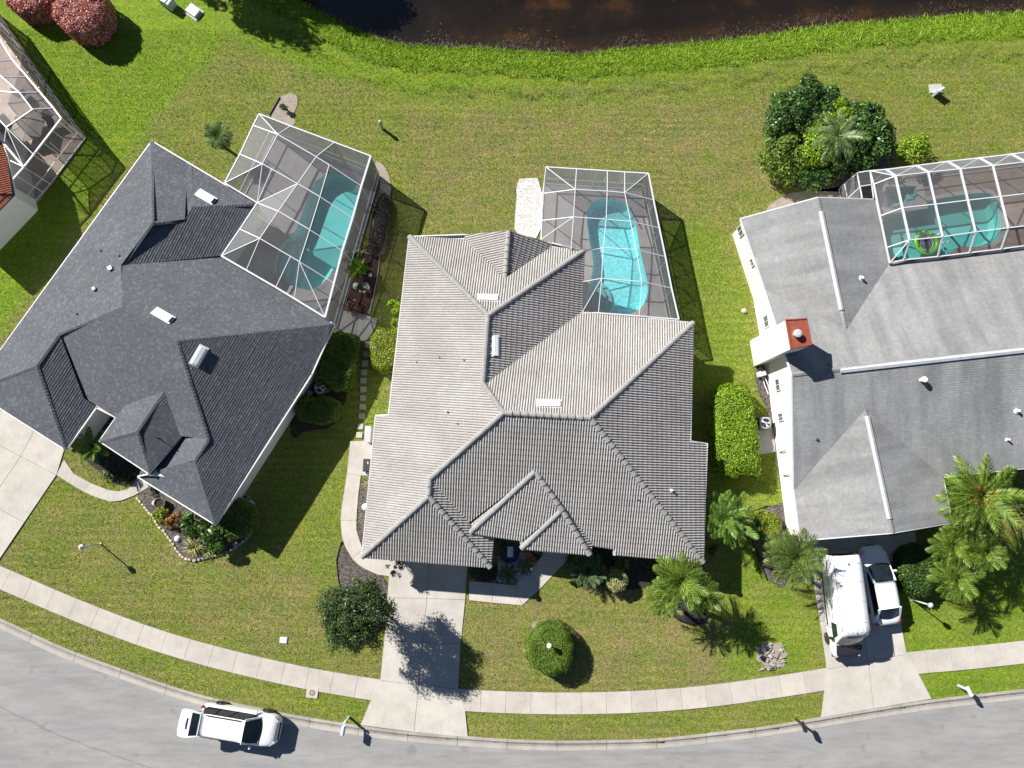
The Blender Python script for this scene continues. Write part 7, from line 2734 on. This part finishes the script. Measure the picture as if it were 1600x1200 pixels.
mb.build('tailgate_window', 'car_glass', tg, world=False)
MB().box((tgp(0.72, 0)[0], 0, tgp(0.72, 0)[2] + 0.045), (0.06, 0.62, 0.02)).build('trim_bar', 'black_plastic', tg, world=False)
MB().box((tgp(0.80, 0)[0], 0.0, tgp(0.80, 0)[2] + 0.04), (0.13, 0.30, 0.012)).build('number_plate', 'light_grey_metal', tg, world=False)
for sg in (-1, 1):
    MB().tube([(-2.1, sg * 0.6, 1.25), (-2.55, sg * 0.7, 1.72)], 0.018, 6).build('gas_strut', 'grey_plastic', suv, world=False)
MB().box((-2.1, 0, 1.15), (0.3, 1.3, 0.08)).build('boot_floor', 'black_plastic', suv, world=False)

# ------------------------------------------------------------------ street and garden furniture
def lamp_post(label, base_px, head, lean=(0, 0)):
    b_ = P(*base_px)
    root = thing('lamp_post', (b_.x, b_.y, 0), label, 'garden lamp', 'garden lamps near the sidewalk')
    MB().tube([(0, 0, -0.02), (0, 0, 1.78)], 0.038, 10).build('post', 'white_aluminium', root, smooth=True)
    MB().lathe((0, 0, 0), [(0.08, 0), (0.08, 0.04), (0.04, 0.07)], 10).build('foot', 'white_aluminium', root)
    if head == 'lantern':
        MB().box((0, 0, 1.94), (0.20, 0.20, 0.26), 0.3, 1.25).build('lantern', 'light_grey_metal', root)
        MB().lathe((0, 0, 2.06), [(0.17, 0), (0.05, 0.10), (0.02, 0.14)], 8).build('lantern_cap', 'white_aluminium', root)
    else:
        MB().box((0, 0, 1.92), (0.18, 0.18, 0.26), 0.3, 1.3).build('lantern', 'light_grey_metal', root)
        MB().lathe((0, 0, 2.05), [(0.15, 0), (0.05, 0.09)], 8).build('lantern_cap', 'light_grey_metal', root)
    return root


lamp_post('white lamp post with lantern on the left front lawn', (157.5, 850), 'lantern')
lamp_post('white lamp post with lantern on the right front lawn beside the sedan', (1425, 937), 'dark')
c = P(858.5, 1009, 2.0)
rt = thing('lamp_post', (c.x, c.y, 0), 'white globe lamp poking out of the round flat hedge', 'garden lamp', 'garden lamps near the sidewalk')
MB().tube([(0, 0, 0), (0, 0, 1.9)], 0.035, 8).build('post', 'white_aluminium', rt)
pr = [(0.16 * math.sin(math.pi * i / 8) + 0.004, 1.9 + 0.16 - 0.16 * math.cos(math.pi * i / 8)) for i in range(9)]
MB().lathe((0, 0, 0), pr, 16).build('globe', 'lamp_globe', rt, smooth=True)


def mailbox(label, base_px, yaw, col, arm=0.35, sz=(0.52, 0.20, 0.24), h=1.05, flag=False, cap='white_vinyl'):
    b_ = P(*base_px)
    root = thing('mailbox', (b_.x, b_.y, 0), label, 'mailbox', 'mailboxes along the kerb', yaw)
    MB().box((0, 0, h / 2 - 0.02), (0.11, 0.11, h)).build('post', col, root, bevel=0.008)
    MB().box((arm / 2, 0, h - 0.14), (arm + 0.2, 0.09, 0.08)).build('arm', col, root, bevel=0.008)
    L_, w_, hh_ = sz
    vs, fs = [], []
    n = 9
    for x in (-L_ / 2, L_ / 2):
        vs += [(arm + x, -w_ / 2, h - 0.10), (arm + x, w_ / 2, h - 0.10)]
        for k in range(n):
            a = math.pi * k / (n - 1)
            vs.append((arm + x, w_ / 2 * math.cos(a), h + 0.02 + (hh_ - 0.12) * math.sin(a)))
    m_ = n + 2
    ring = [0, 1] + list(range(2, m_))
    for i in range(m_):
        j = (i + 1) % m_
        fs.append((ring[i], ring[j], ring[j] + m_, ring[i] + m_))
    fs.append(tuple(reversed(ring)))
    fs.append(tuple(r_ + m_ for r_ in ring))
    MB().add(vs, fs).build('box', col, root)
    MB().box((arm + L_ / 2 + 0.006, 0, h - 0.0), (0.012, w_ * 0.9, hh_ * 0.8)).build('door', col, root)
    MB().box((arm + 0.05, w_ / 2 + 0.012, h + 0.08), (0.02, 0.012, 0.18)).build('flag', 'tail_light_red', root)
    if flag:
        MB().lathe((0, 0, h - 0.02), [(0.09, 0), (0.10, 0.02), (0.10, 0.05), (0.02, 0.1)], 4).build('post_cap', col, root)
    return root


mailbox('white mailbox with large box on a post left of the middle driveway', (545, 1120), -1.75, 'white_vinyl', arm=0.42, sz=(0.52, 0.24, 0.28), flag=True)
mailbox('white mailbox on the right verge beyond the right driveway', (1497, 1071), -1.15, 'white_vinyl', arm=0.05, sz=(0.52, 0.2, 0.26))
mailbox('black mailbox at the kerb left of the right driveway', (1244, 1124), -1.2, 'black_metal', arm=0.1, sz=(0.55, 0.22, 0.28))

# utility pedestals and pads
c = P(597.5, 201)
rt = thing('utility_pedestal', (c.x, c.y, 0), 'pale green round-topped utility pedestal alone on the back lawn', 'utility box')
MB().lathe((0, 0, 0), [(0.10, 0), (0.10, 0.75), (0.125, 0.76), (0.12, 0.95), (0.06, 1.02)], 14).build('body', 'light_green_plastic', rt, smooth=False)
MB().lathe((0, 0, 0.74), [(0.13, 0), (0.13, 0.02)], 14).build('collar', 'white_vinyl', rt)
c = P(1461, 139)
rt = thing('utility_box', (c.x, c.y, 0), 'white electrical cabinet on a pale pad on the right back lawn', 'utility box')
MB().box((0, 0, 0.05), (0.85, 0.62, 0.1), 0.06).build('pad', 'pad_concrete', rt)
MB().box((-0.02, -0.40, 0.35), (0.52, 0.16, 0.72), 0.55).build('cabinet', 'white_vinyl', rt, bevel=0.01)
c = P(265, 8)
rt = thing('utility_box', (c.x, c.y, 0), 'white and grey-green utility cabinet at the top edge, left of its twin', 'utility box')
MB().box((0, 0, 0.35), (0.95, 0.62, 0.7), -0.55).build('cabinet', 'light_green_plastic', rt, bevel=0.02)
MB().box((-0.12, 0.09, 0.72), (0.72, 0.62, 0.05), -0.55).build('lid', 'white_vinyl', rt, bevel=0.01)
c = P(303, 19)
rt = thing('utility_box', (c.x, c.y, 0), 'flat white utility lid at the top edge, right of the cabinet', 'utility box')
MB().box((0, 0, 0.12), (0.85, 0.62, 0.24), -0.62).build('cabinet', 'white_vinyl', rt, bevel=0.02)
MB().box((0, 0, 0.01), (1.15, 0.9, 0.04), -0.62).build('pad', 'pad_concrete', rt)
c = P(443, 1000)
rt = thing('valve_box', (c.x, c.y, 0), 'white valve lid in the grass above the left sidewalk', 'utility lid')
MB().box((0, 0, 0.01), (0.50, 0.42, 0.04), -0.1).build('frame', 'grey_plastic', rt)
MB().box((0, 0, 0.02), (0.44, 0.36, 0.06), -0.1).build('lid', 'white_vinyl', rt, bevel=0.02)
c = P(488, 1082)
rt = thing('meter_cover', (c.x, c.y, 0), 'round rusty meter cover in a concrete block beside the sidewalk', 'utility lid')
MB().box((0, 0, 0.0), (0.70, 0.62, 0.09), -0.12).build('block', 'sidewalk_concrete', rt)
MB().lathe((0, 0, 0.046), [(0.19, 0), (0.19, 0.012), (0.17, 0.014)], 18).build('cover', 'iron_lid', rt)
MB().lathe((0, 0, 0.061), [(0.05, 0), (0.05, 0.008)], 10).build('plug', 'light_grey_metal', rt)

# air conditioners and side-yard things
def aircon(label, px, py, sz, z0=0.06, rnd_=False, rz=0.0, mm='grey_plastic'):
    c = P(px, py, 0.8)
    root = thing('air_conditioner', (c.x, c.y, z0), label, 'air conditioner', 'outdoor cooling units', rz)
    MB().box((0, 0, 0.36), (sz, sz, 0.72)).build('casing', mm, root, bevel=0.06)
    vs = MB()
    vs.lathe((0, 0, 0.72), [(sz * 0.46, 0), (sz * 0.46, 0.05), (sz * 0.40, 0.06)], 24)
    vs.build('fan_ring', 'light_grey_metal', root)
    MB().lathe((0, 0, 0.785), [(sz * 0.38, 0), (sz * 0.38, 0.004)], 24).build('fan_well', 'black_plastic', root)
    for k in range(5):
        a = 2 * math.pi * k / 5
        q = Vector((math.cos(a), math.sin(a), 0))
        s_ = Vector((-q.y, q.x, 0))
        MB().add([q * 0.05 - s_ * 0.03 + Vector((0, 0, 0.80)), q * 0.05 + s_ * 0.03 + Vector((0, 0, 0.82)), q * sz * 0.36 + s_ * 0.12 + Vector((0, 0, 0.82)), q * sz * 0.36 - s_ * 0.06 + Vector((0, 0, 0.80))],
                 [(0, 1, 2, 3)]).build('fan_blade', 'blue_vinyl' if k % 2 else 'light_grey_metal', root)
    MB().lathe((0, 0, 0.83), [(0.06, 0), (0.06, 0.02)], 10).build('hub', 'light_grey_metal', root)
    return root


aircon('round-topped cooling unit beside the right house wall', 1196, 661, 0.78)
aircon('dark cooling unit in the shade between two hedges of the charcoal house', 500, 606, 0.75, rz=0.55, mm='charcoal_box')
c = P(485, 615, 0.5)
rt = thing('pool_pump', (c.x, c.y, 0.02), 'pale round pool filter beside the dark cooling unit', 'pool pump')
MB().lathe((0, 0, 0), [(0.2, 0), (0.24, 0.1), (0.24, 0.6), (0.14, 0.75), (0.05, 0.8)], 16).build('tank', 'grey_plastic', rt, smooth=False)
MB().tube([(0.2, 0.1, 0.3), (0.6, 0.3, 0.3), (0.75, 0.35, 0.6)], 0.03, 7).build('pipe', 'white_vinyl', rt)
c = P(577, 679, 0.5)
rt = thing('storage_box', (c.x, c.y, 0), 'tall pale grey cabinet on the side walk by the tiled house', 'storage box')
MB().box((0, 0, 0.5), (0.34, 1.0, 1.0), -0.03).build('cabinet', 'light_grey_metal', rt, bevel=0.02)
MB().box((0, 0, 1.02), (0.38, 1.04, 0.04), -0.03).build('lid', 'light_grey_metal', rt, bevel=0.01)
c = P(575, 727, 0.6)
rt = thing('storage_bin', (c.x, c.y, 0.03), 'dark grey bin with white sides on the side walk by the tiled house', 'storage box')
MB().box((0, 0, 0.42), (0.55, 0.80, 0.84), -0.03).build('bin', 'charcoal_box', rt, bevel=0.03)
MB().box((0.02, 0, 0.87), (0.50, 0.75, 0.05), -0.03).build('lid', 'dark_pipe', rt, bevel=0.02)
MB().box((0.05, 0.15, 0.90), (0.08, 0.16, 0.015), 0.1).build('handle', 'light_grey_metal', rt)
MB().box((0.04, -0.47, 0.3), (0.62, 0.08, 0.6), -0.03).build('side_panel', 'white_vinyl', rt)
c = P(1190, 584, 0.4)
rt = thing('equipment_stack', (c.x, c.y, 0.02), 'white pool equipment with pipes at the foot of the chimney', 'pool pump')
MB().box((0, 0, 0.3), (0.45, 0.35, 0.6), 0.3).build('motor_housing', 'white_vinyl', rt, bevel=0.04)
MB().box((0.0, 0.28, 0.4), (0.3, 0.25, 0.5), 0.3).build('timer_box', 'black_plastic', rt, bevel=0.02)
MB().tube([(0.1, -0.2, 0.2), (0.25, -0.7, 0.15), (0.45, -1.3, 0.15)], 0.035, 7).build('pipe', 'white_vinyl', rt)
MB().tube([(0.2, -0.2, 0.35), (0.4, -0.7, 0.3), (0.5, -1.0, 0.3)], 0.035, 7).build('pipe', 'white_vinyl', rt)

# glazed fountain in the entry court
c = P(796, 862)
rt = thing('garden_fountain', (c.x, c.y, 0.03), 'dark glazed round basin with a pale block in the entry court', 'fountain')
MB().lathe((0, 0, 0), [(0.50, 0), (0.62, 0.3), (0.66, 0.5), (0.58, 0.52), (0.54, 0.4)], 24).build('basin', 'blue_glaze', rt, smooth=False)
MB().box((0.05, 0.05, 0.5), (0.36, 0.62, 0.25)).build('block', 'white_stucco', rt, bevel=0.02)

# pot, garden ornaments and stones in the stone-edged bed
c = P(254, 786)
rt = thing('plant_pot', (c.x, c.y, 0.02), 'empty round clay pot in the upper part of the stone-edged bed', 'plant pot')
MB().lathe((0, 0, 0), [(0.20, 0), (0.33, 0.30), (0.36, 0.42), (0.30, 0.42), (0.27, 0.34)], 20).build('pot', 'brown_bark', rt)
MB().lathe((0, 0, 0.34), [(0.27, 0), (0.27, 0.01)], 18).build('soil', 'dark_mulch', rt)
for i, (x, y, s_, lab) in enumerate([(243, 786, 0.2, 'pale lamp-like stone ornament beside the clay pot'), (278, 842, 0.21, 'round white stone near the spiky yellow grass'),
                                     (557, 447, 0.24, 'pale round stone urn in the red mulch bed'), (572, 447, 0.22, 'greyish round urn right of the pale one in the red mulch'),
                                     (575, 450, 0.12, 'small white ball beside the greyish urn'), (564, 455, 0.11, 'tiny pale stone below the two urns'), (569, 456, 0.12, 'tiny grey stone right below the two urns'),
                                     (578, 430, 0.14, 'pale stone at the upper right of the red mulch bed'), (555, 470, 0.12, 'small pale stone in the lower red mulch bed'),
                                     (571, 792, 0.24, 'white rounded stone in the strip left of the tiled house'), (1162, 486, 0.18, 'small pale rock on the lawn left of the right house')]):
    c = P(x, y)
    mb = MB()
    vs, fs = [], []
    n = 10
    for j in range(6):
        ph = math.pi * 0.5 * j / 5
        for k in range(n):
            a = 2 * math.pi * k / n
            r_ = s_ * math.cos(ph) * rnd.uniform(0.85, 1.1) + 0.005
            vs.append((c.x + r_ * math.cos(a), c.y + r_ * math.sin(a), 0.02 + s_ * 0.9 * math.sin(ph)))
    for j in range(5):
        for k in range(n):
            fs.append((j * n + k, j * n + (k + 1) % n, (j + 1) * n + (k + 1) % n, (j + 1) * n + k))
    fs.append(tuple(range(5 * n, 6 * n)))
    tag(mb.add(vs, fs).build('garden_stone', 'white_vinyl' if 'white' in lab else 'light_grey_metal' if 'urn' in lab else 'cream_stone', None, smooth=False), lab, 'stone', 'pale stones in the garden beds')


def stone_edge(root_name, label, px_line, material, sz=0.20):
    pts = wcurve(px_line)
    root = thing(root_name, (pts[0][0], pts[0][1], 0), label, 'garden edging')
    for i in range(len(pts) - 1):
        a, b_ = Vector(pts[i]), Vector(pts[i + 1])
        n = max(1, int(round((b_ - a).length / (sz * 1.25))))
        for k in range(n):
            p = a.lerp(b_, (k + 0.5) / n)
            ang = math.atan2(b_.y - a.y, b_.x - a.x) + rnd.uniform(-0.2, 0.2)
            MB(True).box((p.x + rnd.uniform(-.02, .02), p.y + rnd.uniform(-.02, .02), 0.05), (sz * rnd.uniform(0.9, 1.3), sz * rnd.uniform(0.6, 0.9), 0.13), ang, 0.85).build(
                'edging_stone', material, root, bevel=0.02)


stone_edge('stone_edging', 'cream block edging along the outer side of the flower bed', [(213, 776), (225, 791), (240, 807), (247, 822), (258, 832), (269, 847), (277, 860), (288, 872), (299, 875)], 'cream_stone')
stone_edge('stone_edging', 'grey stone edging around the shaded round bush', [(301, 876), (321, 872), (345, 866), (365, 858), (378, 848), (392, 834), (401, 817), (401, 796), (391, 779), (380, 769)], 'grey_stone')


def strip_edge(label, px_line, material, w_=0.05, h=0.08, name='lawn_edging'):
    pts = wcurve(px_line)
    mb = MB()
    for i in range(len(pts) - 1):
        mb.beam((pts[i][0], pts[i][1], h / 2), (pts[i + 1][0], pts[i + 1][1], h / 2), w_, h)
    tag(mb.build(name, material), label, 'garden edging')


strip_edge('black edging strip left of the mulch above the dark tree', [(534, 846), (529, 862), (526, 876), (529, 905), (533, 925)], 'black_plastic')
strip_edge('black edging below the palm trio on the front lawn', [(1045, 957), (1060, 968), (1080, 975), (1098, 973), (1107, 957)], 'black_plastic', 0.09, 0.12)
strip_edge('dark edging around the bed left of the white van', [(1198, 906), (1184, 868), (1171, 836), (1170, 812), (1176, 799), (1200, 790)], 'black_plastic')
strip_edge('pale edging on the right side of the red mulch bed', [(560, 393), (594, 400), (589, 437), (577, 491)], 'grey_stone', 0.05, 0.06)
strip_edge('dark edging on the left side of the small bare soil patch', [(421, 180), (437, 152)], 'black_plastic', 0.08, 0.10)

# debris in the sandy patch, pond-edge sticks
c = P(1203, 1027)
rt = thing('stump_debris', (c.x, c.y, 0.02), 'grey twigs and a dark drain pipe in the sandy patch on the lawn', 'debris')
for k in range(14):
    x, y = rnd.uniform(-0.8, 0.8), rnd.uniform(-0.8, 0.8)
    s_ = rnd.uniform(0.08, 0.2)
    MB().box((x, y, 0.04), (s_ * 1.4, s_, 0.1), rnd.uniform(0, 3), 0.7).build('rock', 'grey_stone', rt, bevel=0.02)
for k in range(26):
    a = rnd.uniform(0, math.pi)
    x, y = rnd.uniform(-0.8, 0.7), rnd.uniform(-0.8, 0.7)
    l_ = rnd.uniform(0.2, 0.55)
    MB().tube([(x, y, 0.04), (x + l_ * math.cos(a), y + l_ * math.sin(a), 0.08)], rnd.uniform(0.012, 0.03), 5).build('twig', 'grey_stone' if k % 3 else 'brown_bark', rt)
MB().lathe((-0.45, -0.05, 0.0), [(0.16, 0), (0.16, 0.12), (0.10, 0.12)], 12).build('pipe_end', 'black_plastic', rt)

# pieces of drift and water weed along the shore: nobody could count them
n = 2600
x = npr.uniform(-17, 38, n)
cl = (np.sin(x * 0.9) + np.sin(x * 0.37 + 1.0)) > -0.3
d = np.abs(npr.normal(0, 0.55, n)) + 0.1
d = np.where(cl, d, d * 0.5)
y = interp(BANK, x) + d
a = npr.uniform(0, np.pi, n)
l_ = npr.uniform(0.02, 0.13, n)
w_ = npr.uniform(0.008, 0.03, n)
ux, uy = np.cos(a), np.sin(a)
z = -0.485 + npr.uniform(0, 0.02, n)
V_ = np.stack([np.stack([x + ux * l_ * sx - uy * w_ * sy, y + uy * l_ * sx + ux * w_ * sy, z + 0.01 * sx], -1) for sx, sy in ((-1, -1), (1, -1), (1, 1), (-1, 1))], 1).reshape(-1, 3)
np_mesh('shore_debris', V_, np.arange(4 * n).reshape(n, 4), 'brown_leaf', rndv=npr.random(n) * 0.6, kind='stuff')

# downspouts and white trim details on the middle house
dsp = MB(True)
q = A.pt['se']
MB(True).box((q.x + 0.35, q.y + 0.8, 0.25), (1.0, 0.08, 0.08)).build('downspout', 'white_aluminium', A.root)
q = B.pt['c2']
MB(True).beam((q.x - 0.2, q.y + 0.1, 0.5), (q.x + 0.5, q.y - 0.25, 0.1), 0.09, 0.09).build('downspout', 'white_aluminium', B.root)
